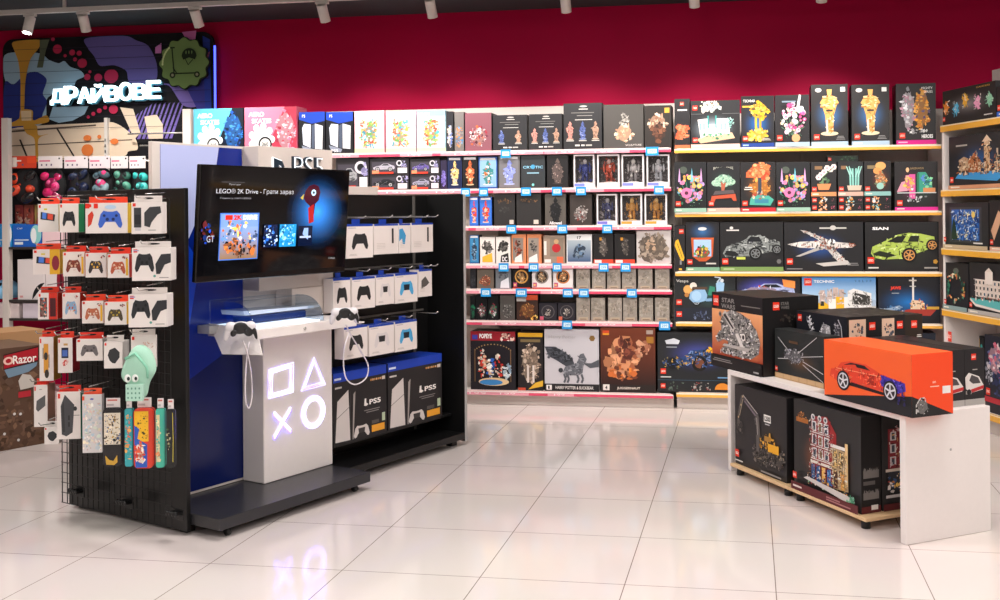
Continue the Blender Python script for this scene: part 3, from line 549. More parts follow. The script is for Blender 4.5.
def gold_robot(c):
    c.rect(0, 0, 1, 1, '#262224'); c.rect(0, .93, 1, .07, '#e8b030'); c.rect(.1, .84, .8, .05, '#7c6a48'); c.blobs(.12, .12, .78, .7, ['#b9a08c', '#8c7868', '#d8c4b0', '#5c4c44', '#7c6a5c'], 46, .045, 3); c.rect(.36, .14, .08, .3, '#dcd0c8'); c.rect(.58, .14, .08, .3, '#dcd0c8'); c.poly([(.4, .02), (1, .08), (1, .18), (.7, .14)], '#e0b038'); c.rect(0, 0, .3, .05, '#c85038')
def winged(c):
    winged0(c); c.tex([(.34, .32), (.38, .4), (.6, .46), (.66, .6), (.76, .52), (.72, .42), (.7, .3), (.62, .26), (.4, .26)], ['#84868e', '#55575f', '#9c9ea6', '#44464e'], 120, .04, 3); c.tex([(.02, .7), (.2, .72), (.4, .62), (.52, .52), (.5, .44), (.22, .52)], ['#2c2f36', '#5c5f68', '#3a3d44'], 110, .05, 5)
def winged0(c):
    c.rect(0, 0, 1, 1, '#c9c6cc'); c.rect(0, 0, 1, .12, '#232225'); c.text('HARRY POTTER & BUCKBEAK', .2, .035, .7, .05, '#f0ece8', .01); c.rect(.03, .02, .1, .08, '#e8e6e4'); c.text('1', .06, .035, .03, .05, '#232225', .03); c.text('Harry Potter', .08, .84, .5, .06, '#b4aeb0'); c.circ(.88, .86, .05, '#8a6a3c', 6)
    c.poly([(0, .72), (.2, .72), (.4, .62), (.52, .52), (.56, .42), (.4, .4), (.22, .5), (.08, .56)], '#474a52'); c.poly([(.7, .46), (.86, .46), (1, .52), (1, .4), (.84, .38)], '#55585f'); c.poly([(.34, .32), (.38, .4), (.6, .46), (.66, .6), (.72, .62), (.78, .52), (.72, .42), (.7, .3), (.62, .26), (.4, .26)], '#6c6e76')
    for x, y in ((.36, .28), (.42, .27), (.6, .27), (.68, .28)): c.line([(x, y), (x+.03, .2), (x, .14)], .035, '#5c5e66')
    c.circ(.3, .34, .04, '#3a3c42', 8); c.blobs(.02, .52, .46, .14, ['#3a3d44', '#5c5f68'], 16, .03, 3)
def brute(c):
    c.grad(0, .1, 1, .9, '#2c1a18', '#7a3a22'); c.rect(0, 0, 1, .12, '#28211f'); c.text('JUGGERNAUT', .3, .04, .42, .045, '#e8dcd0', .02); c.rect(.04, .03, .12, .09, '#e8e2dc'); c.text('4', .08, .045, .04, .055, '#232225', .03); c.rect(.04, .9, .12, .05, '#e0502c'); c.rect(.04, .88, .12, .03, '#f0a030'); c.rect(.84, .9, .12, .06, '#b8a49a'); c.rect(.84, .76, .13, .1, '#a8742c')
    # bulky boulder-like generic mass
    c.blobs(.1, .2, .62, .62, ['#c8845c', '#e0a078', '#9c5a3c', '#d8946a'], 26, .1, 11); c.blobs(.3, .5, .3, .34, ['#6a3428', '#8c4a38', '#54281f'], 12, .07, 2); c.blobs(.16, .2, .5, .2, ['#e07c34', '#6a3a28', '#c86a34'], 16, .06, 6); c.blobs(.6, .56, .3, .24, ['#d09878', '#a86a50'], 10, .06, 4)
def bluebox_fig(body, pal, seed):
    def f(c):
        c.rect(0, 0, 1, 1, body); c.rect(.06, .05, .88, .88, pal[-1]); c.statuette(.5, .1, .62, .78, pal[0], pal[1], pal[2]); c.blobs(.3, .2, .4, .5, pal[:-1], 8, .07, seed); c.rect(.1, .9, .8, .07, '#e8e8ec')
    return f
def toy_car_box(col, seed):
    def f(c):
        c.rect(0, 0, 1, 1, '#2b272b'); c.rect(.05, .1, .62, .7, '#45404a'); c.car(.08, .2, .56, .5, col, '#1b1b1f'); c.circ(.76, .7, .2, '#d8d4dc', 14); c.circ(.76, .7, .12, '#1b1b1f', 12); c.rect(.72, .06, .24, .34, '#f0e8ee'); c.rect(.06, .02, .55, .12, '#e0402c'); c.rect(.06, .04, .18, .2, '#f0946a'); c.blobs(.8, .4, .18, .5, ['#b8b0d8', '#8f8ab8'], 6, .09, seed)
    return f
def car_stack(c):
    toy_car_box('#b9b4c0', 4)(c)
def window_box(fr, v, x0, x1, yt, z, d, label, group, pal, frame='#ece8ea', seed=0, name='boxed_figure', strip=None, cat='figure box'):
    ym = (yt+fr_y(fr, (x0+x1)/2, z, v))/2
    a = fr.hit(x0, ym, 1, v)[0]+.001; b2 = fr.hit(x1, ym, 1, v)[0]-.001; h = fr.hit((x0+x1)/2, yt, 1, v)[2]-z-.001; w = b2-a
    t = empty(name, label, cat, fr.w((a+b2)/2, v, z+.0005), fr.a, group); r = random.Random(seed); f = .011
    mb = MB(); mb.box(-w/2, w/2, d-.004, d, 0, h, '#4a4648'); mb.box(-w/2, -w/2+.003, 0, d-.004, 0, h, frame); mb.box(w/2-.003, w/2, 0, d-.004, 0, h, frame); mb.box(-w/2+.003, w/2-.003, 0, d-.004, 0, .003, frame); mb.box(-w/2+.003, w/2-.003, 0, d-.004, h-.003, h, frame)
    bh = .14*h
    for q in ((-w/2+.003, -w/2+f, .003, h-.003), (w/2-f, w/2-.003, .003, h-.003), (-w/2+f, w/2-f, .003, bh), (-w/2+f, w/2-f, h-f, h-.003)): mb.box(q[0], q[1], 0, .002, q[2], q[3], frame)
    cv = Cv(mb, (-w/2, 0, 0), (1, 0, 0), (0, 0, 1), (0, -1, 0), w, h)
    if strip: cv.rect(.03, .03, .5, .09, strip)
    cb = Cv(mb, (-w/2, d-.004, 0), (1, 0, 0), (0, 0, 1), (0, -1, 0), w, h); cb.blobs(.1, .12, .8, .8, ['#8a8488', '#6b666a', '#b4adb0', pal[0]], 30, .05, seed, 'rect')
    CT = mb.build('carton', 'card', t)
    g = MB(); y = d*.5; hh = h*.7; b0 = bh+.004
    g.ell((0, y, b0), (w*.25, d*.25, .006), pal[2]); 
    for sx in (-1, 1):
        g.ell((sx*w*.09, y, b0+hh*.24), (w*.075, d*.13, hh*.25), pal[1]); g.ell((sx*w*.23, y, b0+hh*.62), (w*.06, d*.12, hh*.2), pal[0])
    g.ell((0, y, b0+hh*.62), (w*.17, d*.2, hh*.22), pal[0]); g.ell((0, y, b0+hh*.9), (w*.1, d*.17, hh*.12), pal[2])
    for k in range(6): g.ell((w*.35*(r.random()-.5), y-d*.15, b0+hh*(.1+.75*r.random())), (w*.06, d*.08, hh*.05), r.choice(pal), n=8, m=5)
    g.build('figure', 'gloss', t)
    MB().box(-w/2+f, w/2-f, .0021, .0026, bh, h-f, c=.0001).build('window', 'window', CT)
    return t
ordA = ['top', 'second', 'third', 'fourth', 'fifth', 'sixth', 'bottom']
def rowA(i, items):
    g = f'boxed goods on the {ordA[i]} pink-railed shelf'
    for it in items:
        x0, x1, yt, d, short, art = it[:6]; body = it[6] if len(it) > 6 else '#1f1e21'
        if isinstance(art, tuple): window_box(W, .006, x0, x1, yt, zA[i], d, f'{short}, {ordA[i]} pink-railed shelf', g, *art)
        else: shelf_box(W, .006, x0, x1, yt, zA[i], d, 'boxed_toy', f'{short}, {ordA[i]} pink-railed shelf', 'toy box', g, art, body)
rowA(0, [
 (193.5, 243.5, 108.5, .2, 'turquoise roller skate box with blue skates', skates('#5fb8d8', '#18202c', ['#2f7fe0', '#1d4fb0', '#58a8f0', '#14264c'], 'b')),
 (244.5, 296.5, 107, .2, 'pink roller skate box with pale skates', skates('#ef7f9c', '#c03a52', ['#f7b8c8', '#e2708c', '#fbdfe4', '#b83a52'], 'p'), '#e8708e'),
 (299, 325, 112, .3, 'black and blue console box, left one of the pair', console_small),
 (326, 353, 112, .3, 'black and blue console box, right one of the pair', console_small),
 (354.5, 384, 111, .2, 'pale pink toy box beside the console boxes', lambda c: portal(c, 0), '#f3c3cd'),
 (386, 415.5, 111, .2, 'pale pink toy box beside the sky-blue one', lambda c: portal(c, 1), '#f3c3cd'),
 (417, 445.5, 110.5, .2, 'sky-blue toy box with a colourful print', lambda c: portal(c, 2), '#bfe3ee'),
 (446.5, 453.5, 111.5, .2, 'narrow black box end with white figures', fig_dark(['#e8e0dc', '#c9b4a8', '#5f7ac0'], 3, False)),
 (454.5, 464, 112, .2, 'narrow grey and blue figure box', fig_dark(['#5aa0d8', '#d88a4c', '#8a8886'], 7, False, None, '#77726f')),
 (465, 491.5, 113, .2, 'red and white action scene box', fig_dark(['#f0e2e2', '#a83444', '#d8c0c4', '#5c2a38', '#e8703c'], 9, False, None, '#8a5560')),
 (493, 527, 115, .15, 'dark grey box picturing two statuettes', figs_row(2, 1), '#2a2a2d'),
 (529, 562, 114, .15, 'dark grey box picturing three statuettes, the lower one', figs_row(3, 0), '#2a2a2d'),
 (563.5, 602, 103.2, .2, 'tall dark grey box picturing three statuettes', figs_row(3, 0), '#2a2a2d'),
 (603.5, 643.5, 104.5, .2, 'grey-green box with a pale seated sculpture', seq(bg('#4a4744'), A_blobs(.3, .15, .45, .4, ['#d8a888', '#c09070', '#e8c8ac'], 16, .07, 3), A_blobs(.4, .45, .25, .35, ['#8a8680', '#a8a49c'], 10, .05, 2), A_text('SCULPTURE', .55, .05, .4, .04, '#dcd8d0')), '#4a4744'),
 (644.5, 671.5, 105.5, .2, 'dark box with a bearded bronze bust', seq(bg('#2d2825'), A_blobs(.15, .4, .7, .4, ['#c09a80', '#8c6450', '#e0c0a8'], 18, .07, 3), A_blobs(.25, .15, .5, .45, ['#5c3a2c', '#7c4f38', '#3a2820'], 16, .08, 5), lambda c: c.rect(.75, .82, .18, .12, '#d8a23c')), '#2d2825')])
W1 = (['#3f4a8c', '#2c3468', '#c9c4c8'], '#ece8ea', 1, 'boxed_figure', '#7c8ae0')
rowA(1, [
 (336, 369, 158, .2, 'grey and silver toy car box at the left end', toy_car_box('#a8a8ac', 1), '#3a3538'),
 (440.5, 447, 160, .15, 'narrow violet box end', fig_dark(['#6a5aa8', '#8a7ac8'], 2, False, None, '#2c2440')),
 (447.5, 462, 157, .15, 'navy box with a small hero figure', bluebox_fig('#1c2a58', ['#e8c880', '#7c5a38', '#d8d0c8', '#16224a'], 1)),
 (462.5, 477.5, 156.5, .15, 'black box with an orange figure', bluebox_fig('#1c1a1c', ['#d86a3c', '#8a3a20', '#e8c89a', '#141214'], 2)),
 (478.5, 497.5, 157, .15, 'light blue rounded box with a teal figure', bluebox_fig('#2c4f9c', ['#3a8a8c', '#c8703c', '#e8e0dc', '#8fb8d8'], 3)),
 (498.5, 520, 156, .15, 'grey box with a pale blue figure', bluebox_fig('#6a6868', ['#8f9ae0', '#6a74c0', '#b8c0f0', '#77757a'], 4)),
 (521, 545, 155.5, .15, 'charcoal box with a light blue word band', seq(bg('#33373a'), A_text('CRYPTIC', .08, .6, .84, .08, '#8fd0ec', .02), lambda c: (c.circ(.5, .65, .07, '#4a9cc8', 12), c.rect(.25, .44, .5, .04, '#8fb8cc'), c.circ(.5, .1, .04, '#7fe0d8', 8))), '#33373a'),
 (547, 568, 155, .15, 'black box with a bronze warrior figure', statue_print('#1e1c1e', ['#6a5a54', '#a8908a', '#3a3434'], 3)),
 (573.5, 594.5, 154.5, .1, 'white window box with a navy figure', W1),
 (597, 619.5, 154.5, .1, 'white window box with a red robot figure', (['#b8503c', '#8c3a2c', '#d8b8b0'], '#ece8ea', 2)),
 (621.5, 644, 154.5, .1, 'white window box with a pale grey figure', (['#a8a4a4', '#7c787a', '#d0ccc8'], '#ece8ea', 3, 'boxed_figure', '#7c8ae0')),
 (646.5, 669.5, 154.5, .1, 'white window box with a silver figure beside the dark uprights', (['#b0b0b4', '#888a90', '#c8c8cc'], '#ece8ea', 4, 'boxed_figure', '#7c8ae0'))])
# two-high piles of toy car cars
for (x0, x1, cols, nm) in ((370, 409, ('#1d1f24', '#c4c0cc'), 'left'), (410, 440, ('#a8a4bc', '#6a5aa8'), 'right')):
    a = W.hit(x0, 180, 1, .006)[0]; b2 = W.hit(x1, 180, 1, .006)[0]; hh = (W.hit(x0, 159, 1, .006)[2]-zA[1])/2
    for k in range(2):
        carton('boxed_toy', f'{["dark", "pale"][k] if nm == "left" else ["lilac", "violet"][k]} toy car box, {["lower", "upper"][k]} one of the {nm} pile, second pink-railed shelf', 'toy box', W, a+.001, b2-.001, .006, .15, zA[1]+.0005+k*(hh+.0005), hh-.001, '#2b272b', toy_car_box(cols[k], k), 'boxed goods on the second pink-railed shelf')
rowA(2, [
 (469.5, 478.5, 197, .1, 'narrow blue box with a red-blue figure, leftmost', bluebox_fig('#2a5fc0', ['#d8402c', '#3f6ad0', '#e8c8b0', '#3a78d8'], 1)),
 (479.5, 492, 197, .1, 'blue box with a red-blue figure beside charcoal boxes', bluebox_fig('#2a5fc0', ['#e0452c', '#3f6ad0', '#e8c8b0', '#3a78d8'], 2)),
 (494, 515, 194, .18, 'charcoal box with bronze emblem, left one of the pair', seq(bg('#302e2e'), A_blobs(.15, .7, .7, .14, ['#7c5a3c', '#5c4430'], 12, .04, 3), A_blobs(.25, .4, .5, .2, ['#403e3e', '#383636'], 8, .06, 2), lambda c: c.rect(.74, .05, .2, .13, '#d8ccc0')), '#302e2e'),
 (516.5, 541, 194, .18, 'charcoal box with bronze emblem, right one of the pair', seq(bg('#302e2e'), A_blobs(.15, .72, .7, .14, ['#7c5a3c', '#5c4430'], 12, .04, 5), lambda c: c.rect(.7, .05, .2, .13, '#d8ccc0')), '#302e2e'),
 (545, 566, 194, .12, 'grey box with a black armoured figure and white caption', seq(statue_print('#5c5650', ['#1f1f22', '#38383c', '#111113'], 3), A_text('Allowed', .2, .03, .6, .1, '#f0f0f0', .03))),
 (570, 592, 194.5, .12, 'dark brown box with several small figures', fig_dark(['#3a3634', '#a8a09c', '#7c3a34', '#c8c4c0'], 13, False, None, '#3d3532')),
 (596.5, 617, 194, .1, 'white window box with a dark blue figure', (['#4a4f78', '#2f3458', '#b8b4b8'], '#ece8ea', 6, 'boxed_figure', '#7c7ad0')),
 (620.5, 642, 194, .1, 'white window box with a gold robot figure, left of the pair', (['#c8914a', '#a87030', '#e0b878'], '#ece8ea', 7, 'boxed_figure', '#e0a040')),
 (644.5, 667, 194, .1, 'white window box with a gold robot figure, right of the pair', (['#c8914a', '#a87030', '#e0b878'], '#ece8ea', 8, 'boxed_figure', '#e0a040'))])
rowA(3, [
 (469.5, 479, 235, .1, 'narrow blue box with a dark figure', bluebox_fig('#2a6098', ['#2c3a4c', '#50708c', '#8aa8c0', '#3f88b8'], 3)),
 (480, 495, 237, .12, 'white window box with yellow slanted corner', seq(bg('#e8e0da'), A_blobs(.15, .4, .7, .45, ['#3a3634', '#5c5854', '#8a8480'], 14, .08, 2), lambda c: c.poly([(.15, .05), (.15, .25), (.8, .4), (.85, .05)], '#f0b83c')), '#e8e0da'),
 (496, 510.5, 237, .12, 'white window box with black lettering corner', seq(bg('#e8e2dc'), A_blobs(.12, .4, .75, .45, ['#2f2d2c', '#56524f', '#77736f'], 14, .08, 4), lambda c: (c.poly([(.3, .05), (.35, .3), (.85, .4), (.9, .05)], '#2a2828'), c.text('DC', .42, .08, .36, .18, '#eee', .03))), '#e8e2dc'),
 (511.5, 526, 234.5, .12, 'orange-edged window box with a brown figure', seq(bg('#d8885c'), lambda c: c.rect(.08, .1, .74, .78, '#8a8078'), A_blobs(.2, .3, .5, .5, ['#7c3a2c', '#a8543c', '#4c2c24'], 12, .07, 2), lambda c: c.poly([(.2, .04), (.25, .2), (.7, .34), (.75, .04)], '#f2ece6')), '#d8885c'),
 (527, 541.5, 234.5, .12, 'orange-edged window box with a grey figure', seq(bg('#d8885c'), lambda c: c.rect(.08, .1, .74, .78, '#94897f'), A_blobs(.25, .35, .4, .45, ['#3a3838', '#5c5856'], 10, .07, 5), lambda c: c.poly([(.1, .04), (.15, .2), (.7, .34), (.75, .04)], '#f2ece6')), '#d8885c'),
 (543.5, 565, 235.5, .12, 'grey-brown window box with a red gem-like toy', seq(bg('#9c8878'), lambda c: c.rect(.3, .25, .62, .65, '#8a7c6c'), lambda c: (c.circ(.6, .55, .16, '#b82c34', 12), c.circ(.6, .78, .09, '#c8a078', 10), c.rect(.02, .3, .12, .5, '#e8e0d8'), c.rect(.04, .03, .3, .12, '#f0e8e0'), c.rect(.62, .02, .3, .22, '#e8704c'))), '#9c8878'),
 (566.5, 592, 234.5, .15, 'white-topped box with a blue cloudy picture', seq(bg('#dcdcdc'), lambda c: c.grad(.04, .06, .92, .74, '#3f5a80', '#a8b4bc'), A_blobs(.25, .15, .5, .5, ['#2c3a4c', '#5f7894', '#8a9cac'], 14, .09, 4), A_text('17', .42, .84, .16, .1, '#33343a', .03)), '#dcdcdc'),
 (593.5, 613.5, 234, .12, 'black box with a grey figure and red base, left one', seq(bg('#1c1a1b'), A_blobs(.3, .25, .4, .65, ['#6c645e', '#8a8078', '#47423e'], 16, .06, 3), lambda c: (c.rect(0, 0, 1, .14, '#d84a34'), c.rect(.05, .02, .35, .1, '#eee6e2'), c.rect(.3, .78, .12, .1, '#c88a2c')))),
 (614.5, 635, 234, .12, 'black box with a grey figure and red base, right one', seq(bg('#1c1a1b'), A_blobs(.35, .25, .35, .6, ['#5c5650', '#7a7068', '#3d3936'], 16, .06, 8), lambda c: (c.rect(0, 0, 1, .14, '#d84a34'), c.rect(.05, .02, .35, .1, '#eee6e2'), c.rect(.3, .78, .12, .1, '#c88a2c')))),
 (636.5, 671, 230.5, .2, 'pale grey box printed with a stony brown sculpture', seq(bg('#c9c2bf'), A_blobs(.05, .02, .55, .9, ['#6f6258', '#8a7c70', '#54493f', '#a89888'], 30, .09, 3), A_blobs(.3, .05, .65, .85, ['#6a5d52', '#7c6f62', '#9c8c7c'], 24, .09, 6), A_blobs(.28, .4, .3, .35, ['#c8ac94', '#b4967c'], 8, .08, 3)), '#c9c2bf')])
rowA(4, [
 (470, 476, 268, .1, 'narrow dark box end with white caption', fig_dark(['#2c2c30', '#47474c'], 4, False, None, '#26262a')),
 (477, 494, 268, .1, 'brown box with a red-haired bust', fig_dark(['#b0542c', '#e0b090', '#6a4c3c', '#943434'], 6, False, None, '#6c6258')),
 (495.5, 511, 268, .1, 'grey-blue box with white slanted corner', seq(bg('#74797f'), A_blobs(.2, .45, .6, .5, ['#3a3c42', '#565a62'], 12, .08, 3), lambda c: c.poly([(.3, .04), (.35, .35), (.85, .55), (.9, .04)], '#dfe2e8')), '#74797f'),
 (512.5, 530.5, 268, .1, 'black box with a round gold emblem', round_logo('#1b181a', '#c8924a', 2)),
 (532, 551.5, 268, .1, 'white box with a round grey emblem', round_logo('#e6e0de', '#8a8078', 3), '#e6e0de'),
 (553, 573, 268, .1, 'white box with a round bronze emblem', round_logo('#e6e0de', '#c07a44', 4), '#e6e0de')]
 +[(x0, x1, 268.5, .1, f'{q} of six small stone-grey cartons', stone(k), '#8f867c') for k, (x0, x1, q) in enumerate([(576, 590, 'first from left'), (592, 605.5, 'second from left'), (607, 620.5, 'third from left'), (622, 636, 'fourth from left'), (638, 652.5, 'fifth from left'), (655, 669.5, 'rightmost')])])
rowA(5, [
 (470, 475.5, 296, .1, 'narrow black-green box end', fig_dark(['#1f6a4c', '#2c2c30'], 4, False, None, '#16181a')),
 (476, 487.5, 295, .1, 'black-green box with a pale face, left one', fig_dark(['#1f7a54', '#a82c44', '#d8d4d8', '#2c2c30'], 5, False, None, '#16181a')),
 (488, 498.5, 295, .1, 'black-green box with a pale face, right one', fig_dark(['#1f7a54', '#a82c44', '#d8d4d8', '#2c2c30'], 6, False, None, '#16181a')),
 (500, 515, 295, .1, 'grey box with a tattered figure', fig_dark(['#6c6a68', '#94908c', '#3a3836'], 7, False, None, '#55524f')),
 (516.5, 538, 295, .1, 'brown box with an orange header', seq(bg('#3d2a24'), lambda c: (c.rect(.4, .8, .6, .2, '#c8502c'), c.rect(0, .75, .45, .2, '#b8b4b0')), A_blobs(.1, .05, .8, .65, ['#7c4a30', '#5c3424', '#c08a50'], 24, .06, 4), lambda c: c.blobs(.6, .02, .4, .2, ['#e0a040', '#f0d070'], 6, .06, 4))),
 (539, 557, 303, .1, 'dark box with a hooded bust in a circle, left one', seq(bg('#26242c'), lambda c: (c.circ(.5, .5, .38, '#5c5658'), c.circ(.5, .5, .33, '#2c2a30')), A_blobs(.32, .25, .36, .45, ['#b8b0a8', '#8a8078'], 8, .08, 1), lambda c: c.rect(.05, .04, .2, .2, '#c85a70'))),
 (557.8, 575.5, 303, .1, 'dark box with a hooded bust in a circle, right one', seq(bg('#26242c'), lambda c: (c.circ(.5, .5, .38, '#5c5658'), c.circ(.5, .5, .33, '#2c2a30')), A_blobs(.32, .25, .36, .45, ['#b8b0a8', '#8a8078'], 8, .08, 2), lambda c: c.rect(.05, .04, .2, .2, '#d86a50')))]
 +[(x0, x1, 298, .1, f'{q} of six tall stone-grey cartons', stone(k+20), '#8f867c') for k, (x0, x1, q) in enumerate([(576.3, 590, 'first from left'), (591, 605, 'second from left'), (608, 622, 'third from left'), (623, 637, 'fourth from left'), (639, 653, 'fifth from left'), (655, 669.5, 'rightmost')])])
rowA(6, [
 (470.5, 515.5, 331.5, .2, 'black and red box with a cartoon statuette group', comic_red),
 (518, 543, 333, .2, 'black and yellow box with a bronze robot statue', gold_robot),
 (544.5, 599, 329.5, .2, 'large light grey box with a winged horse-like creature', winged, '#c9c6cc'),
 (600.5, 655.5, 327.5, .2, 'large brown box with a bulky orange creature', brute, '#4a2a20')])
# bottom box that bridges both shelving runs
bz = max(zA[6], zB[4])
shelf_box(W, .006, 657.5, 733, 332.5, bz, .2, 'boxed_building_set', 'black box with a dark blue jet car, bridging the pink and yellow bottom shelves', 'toy box', 'building sets on the yellow-railed shelves', batcar)
ordB = ['top', 'second', 'third', 'fourth', 'bottom']
def rowB(i, items):
    for x0, x1, yt, d, short, art in items:
        shelf_box(W, .006, x0, x1, yt, zB[i], d, 'boxed_building_set', f'{short}, {ordB[i]} yellow-railed shelf', 'toy box', 'building sets on the yellow-railed shelves', art)
rowB(0, [(674.5, 690, 99, .25, 'narrow black box end with red lettering', neon_spine), (690.7, 740, 100.5, .15, 'wide black box with a white palace model', white_house), (741, 774.3, 96, .2, 'black box with a yellow robot', yellow_robot), (775, 809.5, 95, .2, 'black box with a pink and white bouquet', bouquet_pink),
 (811, 848, 84.5, .2, 'tall black box with a golden trophy, left one', gold), (851.5, 889.5, 84.5, .2, 'tall black box with a golden trophy, right one', gold), (896, 936, 83.5, .2, 'tall black box with silver and orange figures', silver_orange)])
rowB(1, [(674.5, 706.5, 162, .15, 'black box with a rainbow wildflower bouquet, left one', bouquet(3)), (707, 740, 162, .15, 'black box with a green bonsai', bonsai), (740.6, 775.6, 162, .15, 'black box with an orange maple tree', maple), (776.2, 810.2, 162, .15, 'black box with a rainbow wildflower bouquet, right one', bouquet(3)),
 (894.5, 938, 161.5, .2, 'black box with a pink and green book nook', booknook)])
zt = W.hit(850, 203.6, 1, 0)[2]; zt2 = W.hit(850, 196, 1, 0)[2]
for k, (x0, x1, nm, art) in enumerate([(811, 836.5, 'white orchid', orchid), (838, 863.4, 'green bamboo plant', bamboo), (864.2, 891, 'orange potted plant', jar)]):
    a = W.hit(x0, 190, 1, .006)[0]+.001; b2 = W.hit(x1, 190, 1, .006)[0]-.001
    for j, (za, zb) in enumerate(((zB[1]+.0005, zt), (zt+.0005, zt2))):
        carton('boxed_building_set', f'flat black box, {["lower", "upper"][j]} one under the {nm} box, second yellow-railed shelf', 'toy box', W, a, b2, .006, .15, za, zb-za, '#1c1b1d', thumb(k+4*j, [['#e8a070', '#e8e4e0'], ['#e89a4c', '#d8dce0'], ['#9cc8c8', '#f0a040']][(k+j) % 3]), 'building sets on the yellow-railed shelves')
    carton('boxed_building_set', f'black box with a {nm}, on two flat boxes, second yellow-railed shelf', 'toy box', W, a, b2, .006, .15, zt2+.001, W.hit(850, 161.5, 1, 0)[2]-zt2-.001, '#28272a', art, 'building sets on the yellow-railed shelves')
rowB(2, [(674.5, 685, 225.5, .2, 'narrow black box end with a yellow model', banana), (685.6, 719.5, 222, .2, 'black box with a small lit stage', stage), (720.2, 783.4, 222, .2, 'wide black box with a silver race car', silver_car), (784.2, 863.4, 222, .2, 'wide black box with a white space plane', spaceplane), (865, 939, 222, .2, 'wide black box with a lime green sports car', green_car)])
rowB(3, [(674.5, 735.8, 276, .2, 'dark box with a pale blue scooter', scooter), (736.6, 800.5, 276.5, .2, 'dark box with a lilac race car', race_white), (802, 876, 276.5, .2, 'sky blue box with a white truck', truck), (878, 940.5, 276.5, .2, 'dark blue box with a red fishing boat', boat)])
rowB(4, [(745, 800, 333, .2, 'black box hidden low behind the large spaceship box', seq(bg('#222'), lambda c: c.logo(.05, .1, .12))), (810, 870, 333, .2, 'black box low behind the orange car box', seq(bg('#222'), lambda c: c.logo(.05, .1, .12))), (876, 936, 333, .2, 'black box low behind the white car boxes', seq(bg('#1d2230'), lambda c: c.logo(.05, .8, .12), A_blobs(.2, .2, .6, .5, ['#3f78c0', '#8ab0d8'], 12, .08, 3)))])
# green box lying in the shelf shadow above the orchid box
carton('boxed_building_set', 'small dark green box lying on top of the orchid and bamboo boxes', 'toy box', W, W.hit(827, 155, 1, .05)[0], W.hit(858, 155, 1, .05)[0], .03, .1, W.hit(850, 161.5, 1, 0)[2]+.001, .045, '#232b26', seq(bg('#1f2822'), lambda c: c.logo(.03, .2, .5), A_blobs(.4, .1, .55, .8, ['#3f6a4c', '#2f4f3a'], 10, .2, 2)), 'building sets on the yellow-railed shelves')
# price tags clipped on the pink rails
tagpx = [(0, 501, 511), (0, 646, 659), (1, 461, 470), (1, 479, 488), (1, 521, 531), (1, 552, 562), (1, 576, 586), (1, 654, 664), (2, 506, 516), (2, 557, 567), (2, 602, 612), (3, 498, 508), (3, 528, 538), (3, 552, 561), (3, 598, 608), (3, 620, 630), (4, 480, 490), (4, 515, 526), (4, 562, 572), (4, 578, 588), (4, 626, 636), (5, 561, 571), (5, 658, 669)]
cnt = {}
for i, x0, x1 in tagpx: cnt[i] = cnt.get(i, 0)+1
seen = {}
nth = ['leftmost', 'second', 'third', 'fourth', 'fifth', 'sixth']
for i, x0, x1 in tagpx:
    k = seen.get(i, 0); seen[i] = k+1
    a = W.hit(x0, 200, 1, -.02)[0]; b2 = W.hit(x1, 200, 1, -.02)[0]
    def tagart(c): c.rect(0, 0, 1, 1, '#2f9ae0'); c.rect(.15, .25, .7, .5, '#d4f0fa'); c.text('299', .25, .35, .5, .3, '#2f8ad0')
    pos = 'rightmost' if k == cnt[i]-1 else (nth[k] if k == 0 else nth[k]+' from left')
    carton('price_tag', f'light blue price tag, {pos} of {cnt[i]} on the {ordA[i]} pink rail', 'price tag', W, a, b2, -.0185, .002, zA[i]-.06, .065, '#2f9ae0', tagart, f'blue price tags on the {ordA[i]} pink rail', 'gloss')
# ================================================================ RIGHT UNIT
zS = [S.hit(x, y, 1, 0)[2] for x, y in ((942, 125.5), (942, 189.8), (942, 247.6), (942, 308), (990, 412.5))]
def right_unit():
    t = empty('shelving_unit', 'white side shelving with yellow rails, at the right edge of the picture', 'shelving', S.w(0, 0, 0), S.a)
    L = 1.9
    MB().box(0, L, .40, .42, 0, 2.5, c=.001).build('back_panel', 'beige', t)
    for q in (.012, L/2, L-.012): MB().box(q-.012, q+.012, 0 if q != L/2 else .36, .4, 0, zS[0]-.001, c=.001).build('upright', 'white', t)
    MB().box(.024, L-.024, .04, .055, 0, zS[4]-.024, c=.001).build('kick_board', 'beige', t)
    for z in zS:
        sh = MB().box(.0, L, .001, .399, z-.022, z, c=.001).build('shelf', 'beige', t)
        m = MB().box(0, L, -.014, -.0005, z-.05, z-.003, '#f0b040', c=.002); Cv(m, (0, -.014, z-.05), (1, 0, 0), (0, 0, 1), (0, -1, 0), L, .047).rect(0, .82, 1, .18, '#f7e3b8'); m.build('price_rail', 'gloss', sh)
right_unit()
def dancers(c):
    c.rect(0, 0, 1, 1, '#242326'); c.glow(.5, .5, .5, .4, '#8a8488', '#242326'); c.text('DANCERS', .66, .9, .24, .04, '#e8b040')
    for x, y, q, s2 in ((.07, .5, '#ec8f30', 2), (.27, .42, '#58b8e0', 5), (.45, .62, '#f0b840', 8), (.68, .5, '#f0a8c8', 11), (.9, .52, '#8fc8a8', 14)):
        c.poly([(x+.075*math.cos(t*.35)*(.75+.3*math.sin(t*1.7+s2)), y+.23*math.sin(t*.35)*(.75+.3*math.cos(t*2.3+s2))) for t in range(18)], q); c.tex([(x-.06, y-.2), (x-.06, y+.2), (x+.06, y+.2), (x+.06, y-.2)], [q, q, '#f4efe6'], 16, .07, s2)
    c.logo(.01, .1, .13); c.rect(.8, .1, .15, .03, '#d8d4d0')
